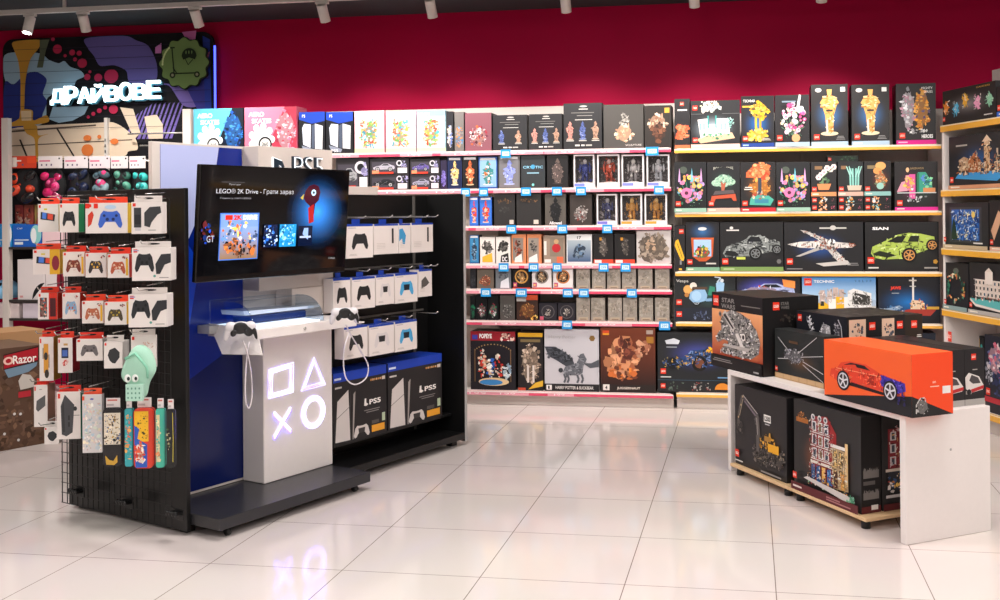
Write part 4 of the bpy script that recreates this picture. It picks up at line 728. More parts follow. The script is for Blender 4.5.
def village(c):
    c.rect(0, 0, 1, 1, '#25272b'); c.glow(.55, .5, .5, .4, '#2c66a8', '#25272b'); c.rect(.14, .8, .22, .03, '#b8b4ac'); c.poly([(.12, .2), (.9, .12), (1, .2), (.96, .3), (.2, .3)], '#3f9ad8')
    c.blobs(.2, .26, .8, .18, ['#c89a70', '#8a6a50', '#e0c8a8', '#5c4a3c'], 30, .04, 2, 'rect'); c.poly([(.2, .34), (.2, .54), (.3, .6), (.42, .54), (.42, .34)], '#c8a888'); c.poly([(.38, .3), (.38, .5), (.5, .66), (.62, .5), (.62, .3)], '#b86a3c'); c.rect(.68, .3, .1, .56, '#d8b48c'); c.poly([(.64, .84), (.73, .96), (.82, .84)], '#e8cdb0'); c.rect(.9, .3, .03, .4, '#c8b098')
    c.tex([(.18, .26), (.2, .5), (.5, .64), (.7, .86), (.8, .84), (.8, .5), (.96, .66), (.98, .26)], ['#e8d0b0', '#7c5a40', '#c07038', '#f0e0c8', '#3a2c26', '#25272b', '#d8b48c'], 330, .05, 6); c.blobs(.3, .34, .6, .15, ['#e8d0b0', '#a8754c', '#7c5a40', '#f0e0c8'], 24, .035, 6); c.logo(.04, .12, .11); c.strip('#d89c78', .07, 4)
def night(c):
    c.rect(0, 0, 1, 1, '#2a2a2e'); c.rect(.14, .14, .72, .76, '#3f4147'); c.rect(.19, .19, .62, .66, '#2f62b0'); c.blobs(.2, .2, .6, .62, ['#3f78cc', '#a8c4ec', '#24488c', '#5f94dc', '#e8e4c8', '#1d3468'], 60, .03, 4, 'rect'); c.tex([(.2, .2), (.8, .2), (.8, .82), (.2, .82)], ['#3f78cc', '#c8dcf4', '#24488c', '#6aa0e4', '#e8e0b0', '#1d3468'], 260, .06, 4); c.poly([(.2, .2), (.34, .2), (.3, .5), (.26, .66), (.22, .5)], '#24382f'); c.circ(.7, .74, .07, '#f0d070', 12)
    c.logo(.02, .14, .1); c.strip('#c8b494', .08, 3); c.rect(.7, .12, .2, .03, '#e0dcd8')
def wreath(c):
    c.rect(0, 0, 1, 1, '#232326'); c.ell(.5, .84, .12, .06, '#5c625c', 10); r = random.Random(4)
    for k in range(60):
        a = r.random()*6.283; q = .85+.3*r.random(); c.blobs(.5+.36*q*math.cos(a)-.02, .48+.27*q*math.sin(a)-.01, .04, .03, ['#2f6a54', '#3f8468', '#d8a05c', '#e0704c', '#f0e0c0', '#1f4a40'], 1, .04, k)
    c.logo(.06, .12, .09); c.strip('#8fa8a8', .09, 5)
def fountain(c):
    c.rect(0, 0, 1, 1, '#242326'); c.glow(.5, .5, .5, .4, '#6a4a4c', '#242326'); c.building(.16, .34, .8, .34, '#e8d8cc', '#f6ece4', floors=3, cols=8, seed=3); c.rect(.46, .6, .2, .24, '#f0e2d8'); c.poly([(.46, .84), (.56, .92), (.66, .84)], '#e8d8cc'); c.poly([(.06, .3), (.2, .2), (.9, .14), (.98, .3)], '#5fb8b8'); c.poly([(.06, .3), (.2, .2), (.9, .14), (.9, .1), (.2, .15), (.05, .26)], '#e8dcd4'); c.blobs(.1, .28, .85, .1, ['#e8dcd4', '#8ac8c8', '#c05a4c', '#3a6a50'], 26, .03, 3, 'rect'); c.logo(.04, .12, .09); c.strip('#b9b4b0', .08, 5)
def side_items():
    g = 'building sets on the right side unit'
    def sb(i, x0, x1, yt, short, art, w=None, v=.006, d=.25):
        ym = (yt+fr_y(S, x0, zS[i], v))/2; a = max(.002, S.hit(x0, ym, 1, v)[0]); b2 = (a+w) if w else S.hit(x1, ym, 1, v)[0]; h = S.hit(x0, yt, 1, v)[2]-zS[i]
        carton('boxed_building_set', f'{short}, {ordB[i]} shelf of right unit', 'toy box', S, a+.002, b2-.002, v, d, zS[i]+.0005, h, '#1f1e21', art, g)
    sb(0, 942, 996, 92, 'black box with five wavy coloured shapes', dancers); sb(0, 996.5, 0, 87, 'black box with a blue strip cut by the picture edge', seq(bg('#232225'), lambda c: c.strip('#2f6ad0', .16, 2), lambda c: c.logo(.02, .2, .18)), .5)
    sb(1, 949, 1003, 137.5, 'black box with a wooden harbour village', village)
    sb(2, 941, 988.5, 203, 'black box with a swirling blue framed picture', night); sb(2, 989.5, 0, 200.5, 'black box with a slanted tan model', seq(bg('#252427'), lambda c: (c.poly([(.03, .4), (.1, .2), (.3, .7), (.2, .8)], '#d8a888'), c.logo(.01, .12, .1), c.strip('#e0b098', .08, 2))), .5)
    sb(3, 941.5, 968.5, 262, 'black box with a flowery round wreath', wreath); sb(3, 969.5, 1008, 262, 'black box with a white palace fountain', fountain)
    sb(4, 956, 984, 331, 'black box with yellow bar and teal arc', seq(bg('#232428'), lambda c: (c.rect(.18, .72, .14, .24, '#f0b030'), c.ell(.62, .8, .2, .07, '#3fb0b0', 12, 0, 180))), None, .265, .12)
    sb(4, 984.8, 0, 334, 'dark box with a pink figure and red strip', seq(bg('#222430'), A_blobs(.08, .5, .5, .4, ['#e0a0a8', '#c05a70', '#5f6a9c', '#e8d8d8'], 22, .06, 3), A_blobs(.02, .35, .2, .3, ['#8a8a94', '#b8b8c0'], 10, .04, 5), A_blobs(.2, .2, .5, .4, ['#3a4a7c', '#2c3458'], 12, .06, 8), lambda c: (c.logo(.04, .22, .09), c.rect(0, .13, 1, .07, '#b82c38'))), .4)
    sb(4, 938, 946, 325, 'small black box standing behind the white car boxes', seq(bg('#232225'), lambda c: c.logo(.3, .8, .14)), None, .02, .1)
side_items()
# ================================================================ LEFT BAY with mural board
LB = Fr((0, 7.76), 0)
lx0, lx1 = W.hit(6, 200, 1, 0)[0], W.hit(183, 200, 1, 0)[0]
yb = WY-.06
def board():
    o = (W.hit(5, 36, 1, yb-7.76)[0], yb, 0); x1 = W.hit(215, 36, 1, yb-7.76)[0]; ztop = W.hit(110, 36, 1, yb-7.76)[2]; zbot = .9
    w = x1-o[0]; h = ztop-zbot; zy = W.hit(110, 200, 1, yb-7.76)[2]
    mb = MB(); r = .1; pts = [(0, 0), (w, 0)]+[(w-r+r*math.cos(a), h-r+r*math.sin(a)) for a in [math.radians(k*15) for k in range(7)]]+[(r-r*math.sin(a), h-r+r*math.cos(a)) for a in [math.radians(k*15) for k in range(7)]]
    mb.prism(pts, 0, .03, '#17161a', ax='y')
    c = Cv(mb, (0, 0, 0), (1, 0, 0), (0, 0, 1), (0, -1, 0), w, h, step=.0004)
    def q(x, y): return ((x-5)/210, 1-(y-36)/((zbot-ztop)/(zy-ztop)*164))
    def Q(col, *p):
        p = [q(*a) for a in p]; n = len(p)
        if n > 6:
            o = []
            for i in range(n):
                p0, p1, p2, p3 = p[i-1], p[i], p[(i+1) % n], p[(i+2) % n]
                for k in range(5):
                    f = k/5; o.append(tuple(.5*(2*p1[j]+(p2[j]-p0[j])*f*.8+(2*p0[j]*.8-5*p1[j]+p1[j]*.6+4*p2[j]-p2[j]*.2*1-p3[j]*.8-p0[j]*.0)*f*f*0+2*(p2[j]-p1[j])*0) for j in (0, 1)) if 0 else tuple((1-f)**3*p1[j]+3*(1-f)**2*f*(p1[j]+(p2[j]-p0[j])/7)+3*(1-f)*f*f*(p2[j]-(p3[j]-p1[j])/7)+f**3*p2[j] for j in (0, 1)))
            p = [(min(.998, max(.002, x)), min(.998, y)) for x, y in o]
        c.poly(p, col)
    Q('#9ab8cc', (7, 52), (30, 50), (45, 52), (52, 58), (62, 62), (68, 60), (74, 66), (84, 70), (88, 76), (80, 80), (76, 88), (60, 92), (50, 98), (48, 120), (30, 122), (8, 80))
    Q('#2a3680', (7, 80), (16, 82), (28, 72), (40, 70), (50, 78), (46, 92), (50, 100), (46, 112), (40, 122), (7, 124))
    Q('#9ab8cc', (56, 106), (92, 106), (88, 114), (76, 120), (62, 122), (52, 118))
    Q('#665a98', (90, 38), (128, 37), (140, 42), (152, 48), (160, 66), (158, 84), (134, 84), (130, 72), (118, 66), (104, 66), (98, 56), (92, 48))
    Q('#7464ac', (152, 84), (186, 88), (200, 92), (201, 108), (186, 108), (172, 88), (160, 88))
    Q('#3c3c90', (186, 84), (212, 62), (213, 118), (202, 118)); Q('#2c3f9c', (205, 40), (212, 44), (213, 118), (207, 118))
    for k in range(11):
        x = 140+k*4.5; Q('#7464ac', (x, 106+max(0, 10-k*3)), (x+2.2, 104+max(0, 10-k*3)), (x-10, 140), (x-13, 140))
    # pale truss strips and wall part
    Q('#dcc8b0', (8, 128), (100, 123), (120, 124), (138, 138), (141, 150), (132, 152), (118, 158), (8, 158))
    Q('#dcc8b0', (124, 108), (137, 110), (144, 134), (138, 140)); Q('#dcc8b0', (148, 118), (160, 116), (166, 126), (166, 140), (152, 140))
    Q('#17161a', (8, 196), (8, 160), (145, 158), (145, 196)); Q('#5c4e44', (8, 129), (100, 124.5), (100, 126), (8, 131)); Q('#5c4e44', (8, 144), (136, 140), (136, 141), (8, 145))
    Q('#3a332f', (60, 128), (62, 128), (80, 158), (78, 158)); Q('#3a332f', (22, 138), (24, 138), (32, 158), (30, 158))
    # yellow drip
    Q('#c9963c', (17, 39), (44, 38), (43, 46), (34, 58), (29, 80), (27.5, 108), (24, 108), (24, 80), (22, 60), (18, 48)); Q('#c9963c', (24, 108), (36, 109), (37, 119), (50, 114), (52, 121), (30, 124), (8, 124), (22, 117)); Q('#e0c8a0', (24, 109), (35, 109), (35, 119), (25, 119)); Q('#c9963c', (27, 124), (40, 124), (42, 134), (52, 133), (42, 138), (42, 160), (39, 160), (38, 138), (30, 132))
    Q('#5c6450', (44, 38), (54, 38), (50, 50), (47, 66), (41, 66), (44, 52))
    for x, y, r2 in ((62, 48, 4.6), (77, 52, 3), (84, 53, 2.6), (87, 63, 4.8), (92, 77, 3.2), (103, 78, 4), (116, 77, 7), (70, 55, 1.6), (80, 59, 2), (118, 110, 4.5), (104, 111, 2.4), (98, 114, 2), (93, 117, 1.6), (58, 38, 2), (95, 72, 1.5), (110, 108, 2)):
        c.ell(*q(x, y), r2/210, r2/164*(ztop-zy)/h, '#b82c50', 16)
    for x, y, rx, ry in ((92, 138, 4, 3), (92, 150, 6, 6), (119, 142, 4, 3), (104, 137, 2, 2)): c.ell(*q(x, y), rx/210, ry/164*(ztop-zy)/h, '#d8783c', 14)
    Q('#d878b8', (186, 36), (200, 35), (199, 44), (190, 43)); Q('#d87ab0', (206, 60), (213, 56), (210, 68), (205, 70)); Q('#c87ab8', (160, 50), (166, 46), (166, 56), (160, 56))
    for k in range(1, 9):        # brick courses
        y = 36+k*11.5; c.line([q(8, y), q(213, y)], .0014, '#2c2838')
    t = empty('graffiti_wall_board', 'large rounded wall board painted with colourful graffiti at upper left', 'wall board', (o[0], o[1]-.03, zbot))
    mb.build('panel', 'matte', t)
    # edge light of the board
    e = MB().box(w+.001, w+.009, .005, .028, h*.55, h-.12, c=.001); e.build('edge_light', mat('blue_edge_led', '#5a6aff', .4, emit='#4a5aff', es=2.5), t)
    # text sign
    def sign(label):
        a = W.hit(50, 105, 1, yb-.12-7.76); b2 = W.hit(160, 83, 1, yb-.12-7.76)
        sw = b2[0]-a[0]; hh = b2[2]-a[2]-.015; t2 = empty('neon_sign', label, 'sign', (a[0], yb-.12, a[2]))
        mb = MB(); mb2 = MB(); s = 'ДРАЙВОВЕ'; n = len(s)
        for i, ch in enumerate(s):
            x = sw*(i/n); cw = sw/n*1.0; up = .018*(i/n)*2; hz = hh*(1.06 if i % 2 else .94)
            vs, fs = text_mesh(ch, .02)
            for m, off, dz, yy in ((mb, 0.0, 0, 0), (mb2, .012, -.012, .022)):
                P = [(x+cw*.98*va+off-.0, yy, up+hz*vb+dz) for va, vb in vs]; Pb = [(p[0], p[1]+.02, p[2]) for p in P]
                m.add(P, fs, '#e8fbff' if m is mb else '#3a6a78'); m.add(Pb, [f[::-1] for f in fs], '#e8fbff' if m is mb else '#3a6a78')
                k = len(P); ed = {}
                for f in fs:
                    for u2, v2 in zip(f, f[1:]+f[:1]): ed[(u2, v2)] = ed.get((u2, v2), 0)+1
                m.add(P+Pb, [(v2, u2, u2+k, v2+k) for (u2, v2) in ed if (v2, u2) not in ed], '#c8f0ff' if m is mb else '#3a6a78')
        mb.build('letters', 'neon', t2); mb2.build('backing', 'card', t2); MB().box(.1, sw-.1, .044, .088, hh*.4, hh*.5, '#333').build('bracket', 'card', t2)
    sign('white glowing graffiti lettering sign on the painted board')
    # green badge
    a = W.hit(184, 63, 1, yb-.1-7.76); R = .222; mb = MB(); pts = []
    for k in range(96):
        th = 2*math.pi*k/96; rr = R*(1+.06*math.cos(12*th)); pts.append((rr*1.02*math.cos(th), rr*.97*math.sin(th)))
    mb.prism(pts, 0, .025, '#1c2418', ax='y'); c = Cv(mb, (-R, 0, -R), (1, 0, 0), (0, 0, 1), (0, -1, 0), 2*R, 2*R, step=.0004)
    c.poly([(.5+p[0]/2/R*.96, .5+p[1]/2/R*.96) for p in pts], '#6f8a52')
    for k in range(60, 84): 
        if k % 3: c.ell(.5+.44*math.cos(math.radians(k*2.2)), .5+.42*math.sin(math.radians(k*2.2)), .02, .02, '#c8d89a', 8)
    dk = '#243020'; c.line([(.26, .8), (.3, .3)], .025, dk); c.line([(.22, .8), (.32, .8)], .025, dk); c.line([(.3, .3), (.76, .3)], .025, dk); c.line([(.28, .42), (.36, .3)], .02, dk)
    for x in (.27, .78): c.ell(x, .27, .06, .06, dk, 16); c.ell(x, .27, .03, .03, '#8a8a70', 10)
    c.ell(.62, .64, .15, .14, dk, 18, 0, 180); c.poly([(.46, .64), (.78, .64), (.74, .56), (.62, .6), (.5, .56)], dk); c.line([(.54, .58), (.6, .46), (.7, .56)], .015, dk)
    for x in (.56, .62, .68): c.ell(x, .7, .012, .035, '#6f8a52', 8)
    bo = mb.build('round_badge', 'matte', None, (a[0], yb-.1, a[2])); tag(bo, 'green scalloped badge with scooter and helmet icons on the painted board', 'sign')
    MB().box(-.05, .05, .026, .07, -.05, .05, '#333').build('bracket', 'card', bo)
board()
def left_bay():
    t = empty('shelving_unit', 'white shelving bay with mesh-bag hooks below the painted board', 'shelving', (lx0, 7.76, 0)); L = lx1-lx0
    for q, w in ((-.04, .06), (L, .07)):
        z1 = W.hit(4, 118, 1, 0)[2] if q < 0 else W.hit(186, 109, 1, 0)[2]
        MB().box(q, q+w, 0, .05 if q < 0 else .4, 0, z1, c=.001).build('side_panel', 'beige', t)
    xs = W.hit(107, 130, 1, .38)[0]-lx0
    m = MB().box(xs-.015, xs+.015, .36, .40, .1, W.hit(107, 118, 1, .38)[2], '#d8d2cc'); c = Cv(m, (xs-.015, .36, .1), (1, 0, 0), (0, 0, 1), (0, -1, 0), .03, 2.1)
    for k in range(42): c.rect(.35, .01+k*.0235, .3, .012, '#26221f')
    m.build('slotted_upright', 'card', t)
    for y, xa in ((133.5, 128), (145.5, 140)):
        z = W.hit(150, y, 1, .3)[2]; MB().tube([(W.hit(xa, y, 1, .3)[0]-lx0, .3, z), (L, .3, z)], .008).build('rod', 'chrome', t)
    z = W.hit(60, 168, 1, .3)[2]+.05; MB().tube([(.02, .3, z), (L, .3, z)], .008).build('rod', 'chrome', t)
    for y in (247, 300, 318.5):
        z = W.hit(30, y, 1, 0)[2]; MB().box(.02, L, 0, .38, z-.02, z, '#3a3432').build('shelf', 'card', t)
    return t
left_bay()
zl = [W.hit(30, y, 1, 0)[2] for y in (247, 300, 318.5)]
def gear(x0, x1, card, pads, label, extra=False, yb2=201):
    a = W.hit(x0, 165, 1, .1)[0]; b2 = W.hit(x1, 165, 1, .1)[0]; z1 = W.hit(x0, 156.5, 1, .1)[2]; z0 = W.hit(x0, 168.5, 1, .1)[2]; zb = W.hit(x0, yb2, 1, .1)[2]; w = b2-a-.004
    t = empty('protective_gear_set', label, 'sports gear', ((a+b2)/2, 7.84, zb), 0, 'protective gear sets hanging in mesh bags')
    m = MB().box(-w/2, w/2, 0, .004, z0-zb, z1-zb, card); c = Cv(m, (-w/2, 0, z0-zb), (1, 0, 0), (0, 0, 1), (0, -1, 0), w, z1-z0); c.rect(.05, .55, .45, .12, '#d86a8c' if not extra else '#f2ece8')
    for k in range(3): c.rect(.12+.2*k, .2, .06, .16, '#6a5a78')
    c.circ(.88, .8, .08, '#1c1a1c', 8)
    if extra: c.rect(.1, .1, .25, .8, '#f0e4dc'); c.rect(.7, .4, .28, .5, '#e8502c')
    m.build('header_card', 'card', t)
    g = MB(); r = random.Random(int(x0)); hh = z0-zb
    g.ell((0, .06, hh*.5), (w*.46, .05, hh*.52), '#15151a', n=14, m=10)
    g.build('mesh_bag', mat('dark_mesh_bag_%d' % int(x0), '#101014', .8, bump=.8, bscale=400), t)
    for k, (px, pz) in enumerate(((-.26, .75), (.2, .78), (-.05, .52), (.22, .42), (-.24, .3), (.1, .16))):
        p = MB(); p.ell((0, 0, 0), (w*r.uniform(.16, .3), .03, hh*r.uniform(.1, .17)), pads[k % len(pads)], n=14, m=9); p.ell((0, -.02, hh*.02), (w*.11, .018, hh*.08), pads[(k+1) % len(pads)], n=10, m=7)
        p.build('pad', 'gloss', t, (w*(px+r.uniform(-.08, .08)), .02+r.uniform(-.01, .03), hh*(pz+r.uniform(-.06, .06))), rot=(r.uniform(-.5, .5), r.uniform(-.8, .8), r.uniform(-.3, .3)))
    MB().tube([(0, .008, z1-zb-.012), (0, .22, z1-zb-.012)], .003).build('hook', 'chrome', t)
    return t
gear(8, 38, '#d8452c', ['#e04a2c', '#1c1a1c', '#181618', '#b83a20'], 'red and black padding set under an orange card, leftmost in the bay', True, 203)
gear(39.5, 64, '#e8dfdf', ['#d8246c', '#c01c58', '#8a1848', '#e85a94'], 'magenta padding set in a mesh bag under a white card')
gear(65.5, 89.5, '#e8dfe2', ['#1c2440', '#26304c', '#141824'], 'dark navy padding set in a mesh bag under a white card')
gear(90.5, 111.5, '#f0dde2', ['#6f8a94', '#48606c', '#e0407c', '#8aa4ac'], 'grey-blue padding set with a pink patch under a white card')
gear(112, 129.5, '#e8e0e0', ['#5fa890', '#3f7c6c', '#1c2a2c'], 'pale green padding set in a mesh bag under a white card')
gear(130.5, 147, '#eee6e6', ['#20a0a0', '#38c8c0', '#187878', '#60d8d0'], 'glossy turquoise padding set, rightmost in the bay')
# helmets and boxes below
def helmet(cx, yb2, rx, z, label, col):
    x = W.hit(cx, 230, 1, .12)[0]; t = empty('helmet', label, 'helmet', (x, 7.88, z), 0)
    m = MB().ell((0, 0, .055), (rx, .13, .11), col, n=24, m=10, z0=-.45); SH = m.build('shell', 'gloss', t)
    v = MB()
    for k in range(5): v.ell((-.06+.03*k, -.075-.02*(2-abs(2-k)), .11+.012*(2-abs(2-k))), (.008, .02, .02), '#16181c', n=8, m=5)
    v.build('vent', 'card', SH); MB().tube([(-rx*.8, -.02, .02), (-rx*.5, -.06, .004), (0, -.09, .004), (rx*.5, -.06, .004), (rx*.8, -.02, .02)], .005, '#1c1c20').build('strap', 'card', t)
helmet(5, 290, .11, zl[1]+.002, 'light blue helmet standing on the shelf at the left picture edge', '#7fb8dc')
def helmbox(x0, x1, yt, z, body, hc, label):
    def f(c):
        c.rect(0, 0, 1, 1, body); c.ell(.82, .55, .2, .42, hc, 20); c.ell(.74, .5, .1, .34, '#eef2f4', 16); c.rect(.06, .1, .3, .12, '#e8eef4'); c.rect(.06, .28, .5, .05, '#cfe0f4'); c.text('CAP', .15, .78, .2, .08, '#dce8f6')
    a = W.hit(x0, 240, 1, .02)[0]; b2 = W.hit(x1, 240, 1, .02)[0]; carton('helmet_box', label, 'box', W, a, b2, .02, .18, z, W.hit(x0, yt, 1, .02)[2]-z, body, f, 'helmet boxes in the left bay')
helmbox(-6, 11.5, 224, zl[0]+.001, '#2090d8', '#e8e8ea', 'bright blue helmet box cut by the left picture edge')
helmbox(13, 41, 224.5, zl[0]+.001, '#1f60c0', '#8fd0d0', 'royal blue box with a mint helmet print')
def whitebox(x0, x1, yt, z, label, art=None, v=.02, body='#e6dcdc'):
    a = W.hit(x0, 260, 1, v)[0]; b2 = W.hit(x1, 260, 1, v)[0]; carton('white_carton', label, 'box', W, a, b2, v, .2, z, W.hit(x0, yt, 1, v)[2]-z, body, art, 'white cartons in the left bay')
whitebox(42.5, 63, 232, zl[0]+.001, 'pale pink carton beside the royal blue helmet box', None, body='#eccbd0')
whitebox(17.5, 44.5, 259.5, zl[1]+.001, 'white carton with a black curved helmet print', lambda c: (c.ell(1, 0, .46, .42, '#16181a', 20, 90, 180), c.rect(.08, .05, .12, .05, '#d89a9a')))
whitebox(45.5, 64, 262, zl[1]+.001, 'white carton with a dark red oval print', lambda c: c.ell(.8, .5, .2, .4, '#8a1c34', 18))
whitebox(-6, 18.5, 303, zl[2]+.001, 'low white carton at the left picture edge', None, body='#e4d4d4')
whitebox(22.5, 41, 303, zl[2]+.001, 'low white carton beside the kiosk end', None, body='#e4d8e4')
# things hanging dimly under the gear sets
def dim(x0, x1, col, label, k):
    a = W.hit(x0, 215, 1, .2)[0]; b2 = W.hit(x1, 215, 1, .2)[0]
    z0 = zl[0]+.001; carton('soft_toy_pack', label, 'pack', W, a, b2, .24, .1, z0, W.hit(x0, 205, 1, .24)[2]-z0, col, seq(bg(col), A_blobs(.1, .1, .8, .8, [col, '#b8503c', '#d8a890', '#5c2c2c'], 16, .1, k)), 'packs standing behind the helmet boxes')
dim(12, 20, '#8a3030', 'dull red pack standing behind the bright blue helmet box', 2); dim(21, 30, '#a85040', 'rust coloured pack behind the royal blue helmet box', 3); dim(31.5, 46, '#b09050', 'mustard and red pack behind the helmet boxes, rightmost', 4)
# kraft boxes on the floor, left
def kraft():
    ZR = Fr(tuple(Fr((0, 0), 0).hit(3, 451, 2, 0)[:2]), 62); U0 = -.45; U1 = ZR.hit(44, 400, 1, 0)[0]; HT = ZR.hit(20, 347, 1, 0)[2]
    def q(x, y): p = ZR.hit(x, y, 1, 0); return ((p[0]-U0)/(U1-U0), p[2]/HT)
    def f(c):
        c.rect(0, 0, 1, 1, '#5f4638'); c.blobs(0, .02, 1, .8, ['#6b5040', '#57402f', '#7a5c48', '#4c382c', '#6a5244'], 120, .05, 3, 'rect')
        c.poly([q(4, 370), q(37, 362), q(36, 366), q(28, 372), q(8, 378)], '#7890a4')
        c.poly([q(3, 355), q(38, 346), q(38, 361), q(3, 370)], '#3a1c1c'); c.poly([q(3.5, 356), q(37.5, 347.5), q(37.5, 360), q(3.5, 369)], '#b0202c')
        o = q(8, 361); c.ell(o[0], o[1], .045, .04, '#f0c8b8', 14); c.ell(o[0], o[1], .025, .022, '#b0202c', 12); a = q(12.5, 364.5); b3 = q(36, 352); c.text('Razor', a[0], a[1], b3[0]-a[0], .085, '#f6ece6', .02)
        c.poly([q(18, 381), q(22, 374), q(30, 375), q(34, 380), q(33, 387), q(20, 390)], '#c8c0b8'); c.rect(*q(18, 398), .11, .06, '#b8303a')
        for x, y in ((14, 414), (20, 414), (4, 434), (18, 440)): a = q(x, y); c.circ(a[0], a[1], .014, '#d8d4d0', 8)
    carton('scooter_box', 'large brown printed scooter carton with red label on the floor at left', 'box', ZR, U0, U1, 0, .5, .001, HT, '#6f5644', f, None, 'matte')
    ZR2 = Fr(ZR.w(0, 0, 0)[:2], 62)
    carton('kraft_carton', 'plain tan cardboard carton behind the brown scooter carton', 'box', ZR2, -.3, .5, .51, .35, .001, .70, '#b58b63', lambda c: c.rect(.0, .48, 1, .012, '#9c754e'), None, 'matte')
kraft()
# ================================================================ GONDOLA
EL = 2.13; GW = .93; GT = 1.63; SP = .30
g = empty('display_gondola', 'black double-sided display gondola carrying game controllers', 'shelving', K.w(0, 0, 0), K.a)
MB().box(0, .022, 0, GW, .02, GT, c=.002).build('end_panel', 'black', g)
MB().box(EL-.022, EL, 0, GW, .03, GT-.01, c=.002).build('end_panel', 'black', g)
MB().box(EL-.022, EL, -.003, -.0005, .03, GT-.01, c=.0005).build('edge_strip', 'grey', g)
MB().box(1.13, EL-.0225, SP, SP+.03, .1, GT-.015, c=.001).build('back_panel', 'black', g)
MB().box(.0225, 1.13, SP, SP+.03, .1, GT-.015, c=.001).build('back_panel', 'black', g)
MB().box(1.03, EL-.0225, .0, SP-.001, .045, .085, c=.002).build('base_shelf', 'black', g)
MB().box(1.05, EL-.0225, .105, SP-.001, .185, .2, c=.002).build('console_shelf', 'black', g)
MB().box(.0225, EL-.0225, SP+.031, GW, .07, .1, c=.002).build('base_shelf', 'black', g)
up = K.hit(414, 300, 1, SP)[0]
MB().box(up-.012, up+.012, SP-.006, SP-.0005, .1, GT-.02, c=.001).build('slotted_upright', mat('dull_grey_metal', '#5a5754', .5), g)
for u, v in ((.05, .06), (.05, .86), (EL-.06, .08), (EL-.06, .86)):
    m = MB(); m.box(u-.025, u+.025, v-.025, v+.025, .001, .03 if u < 1 else .045, '#111'); m.build('foot', 'black_metal', g)
def grid():
    t = empty('wire_grid_panel', 'black wire grid panel full of hanging accessories on the gondola end', 'display grid', K.w(-.06, 0, 0), K.a)
    m = MB(); v0, v1, z0, z1 = .03, .89, .05, 1.58; n = 20
    for i in range(n+1):
        v = v0+(v1-v0)*i/n; m.box(-.002, .002, v-.0016, v+.0016, z0, z1, '#111', c=.0003)
    for j in range(31):
        z = z0+(z1-z0)*j/30; m.box(-.0056, -.0021, v0, v1, z-.0016, z+.0016, '#111', c=.0003)
    m.build('wire_mesh', 'black_metal', t)
    for v in [K.hit(px, py, 0, -.09)[1] for px, py in ((75.5, 495), (124, 506), (174, 517))]:
        q = MB()
        for k in range(4): q.tube([(-.006, v-.03+.02*k, .13), (-.045, v-.03+.02*k, .13), (-.048, v-.03+.02*k, .145)], .008)
        q.box(-.012, -.006, v-.04, v+.04, .10, .15, '#111'); q.build('hook', 'black_metal', t)
    for v in (.12, .75):
        for z in (.6, 1.4): MB().box(.0025, .0595, v-.01, v+.01, z-.01, z+.01).build('bracket', 'black_metal', t)
    return t
GR = grid()
# ---- hanging goods on the end: (x0,x1,ytop,ybot,depth,kind,label)
def sw_front(c, pic, band='#e03a24', corner=True):
    c.rect(0, 0, 1, 1, '#e4dcd8')
    if corner: c.rect(.04, .86, .1, .1, '#e03020')
    pic(c)
def P_pad(col, acc='#15151a', **k): return lambda c: c.pad(.16, .2, .68, .55, col, acc, **k)
def P_two(c): c.rect(.08, .2, .24, .62, '#3a3c40'); c.rect(.1, .3, .2, .3, '#23252a'); c.rect(.12, .1, .18, .1, '#c9c4c8'); c.poly([(.42, .25), (.42, .66), (.6, .84), (.95, .86), (.98, .66), (.86, .6), (.66, .36), (.6, .2)], '#3a3b3e'); c.rect(.55, .1, .25, .03, '#a8a4a0')
def P_padhalf(c): c.pad(.07, .25, .5, .6, '#2b2c30', '#141417'); c.poly([(.62, .2), (.6, .5), (.75, .8), (1, .82), (1, .55), (.84, .48), (.72, .2)], '#303135'); c.circ(.58, .14, .04, '#5c9a90', 10); c.small(.7, .08, .24, .05, '#8a8684', 1); c.rect(.04, .9, .14, .04, '#a8a0c0')
def P_console(c): c.poly([(.12, .45), (.8, .38), (.84, .62), (.14, .72)], '#2b3038'); c.poly([(.2, .48), (.4, .46), (.42, .68), (.22, .7)], '#4c7cd8'); c.poly([(.46, .46), (.72, .42), (.74, .62), (.48, .66)], '#e0503c'); c.rect(.3, .78, .15, .06, '#d8c83c')
def P_deco(pal, s): return lambda c: (c.pad(.14, .15, .7, .55, pal[0], pal[1]), c.blobs(.25, .25, .5, .4, pal, 10, .04, s), c.blobs(.7, .78, .22, .12, ['#a83a30', '#5c3a2c'], 6, .04, s), c.rect(.86, .1, .1, .7, '#e0b030' if s % 2 else '#e4dcd8'))
def P_joy(c): c.rect(.3, .18, .34, .66, '#d89a3c'); c.ell(.46, .56, .14, .09, '#3a3430', 12); c.ell(.52, .16, .16, .1, '#3a3430', 12); c.rect(.24, .5, .05, .25, '#4a4440'); c.rect(.66, .3, .05, .3, '#4a4440')
def P_dock(c): c.rect(.24, .42, .48, .3, '#20263c'); c.rect(.3, .47, .36, .18, '#4c6cb8'); c.blobs(.28, .22, .4, .16, ['#d03a34', '#e8b8b0'], 8, .05, 4); c.rect(.4, .78, .28, .06, '#c8a060')
def P_case(c): c.poly([(.2, .1), (.16, .7), (.34, .94), (.74, .72), (.66, .14), (.4, .06)], '#4a4a4e'); c.poly([(.24, .14), (.2, .68), (.3, .8), (.34, .16)], '#38383b'); c.rect(.48, .4, .06, .1, '#2b2b2e'); c.rect(.48, .26, .06, .1, '#2b2b2e'); c.ell(.78, .64, .08, .05, '#38383b', 10); c.line([(.7, .5), (.96, .5)], .01, '#2b2b2e')
def P_tab(c): c.poly([(.15, .42), (.2, .62), (.85, .76), (.84, .5), (.3, .36)], '#5c5c5e'); c.rect(.4, .88, .2, .02, '#a8a4a0')
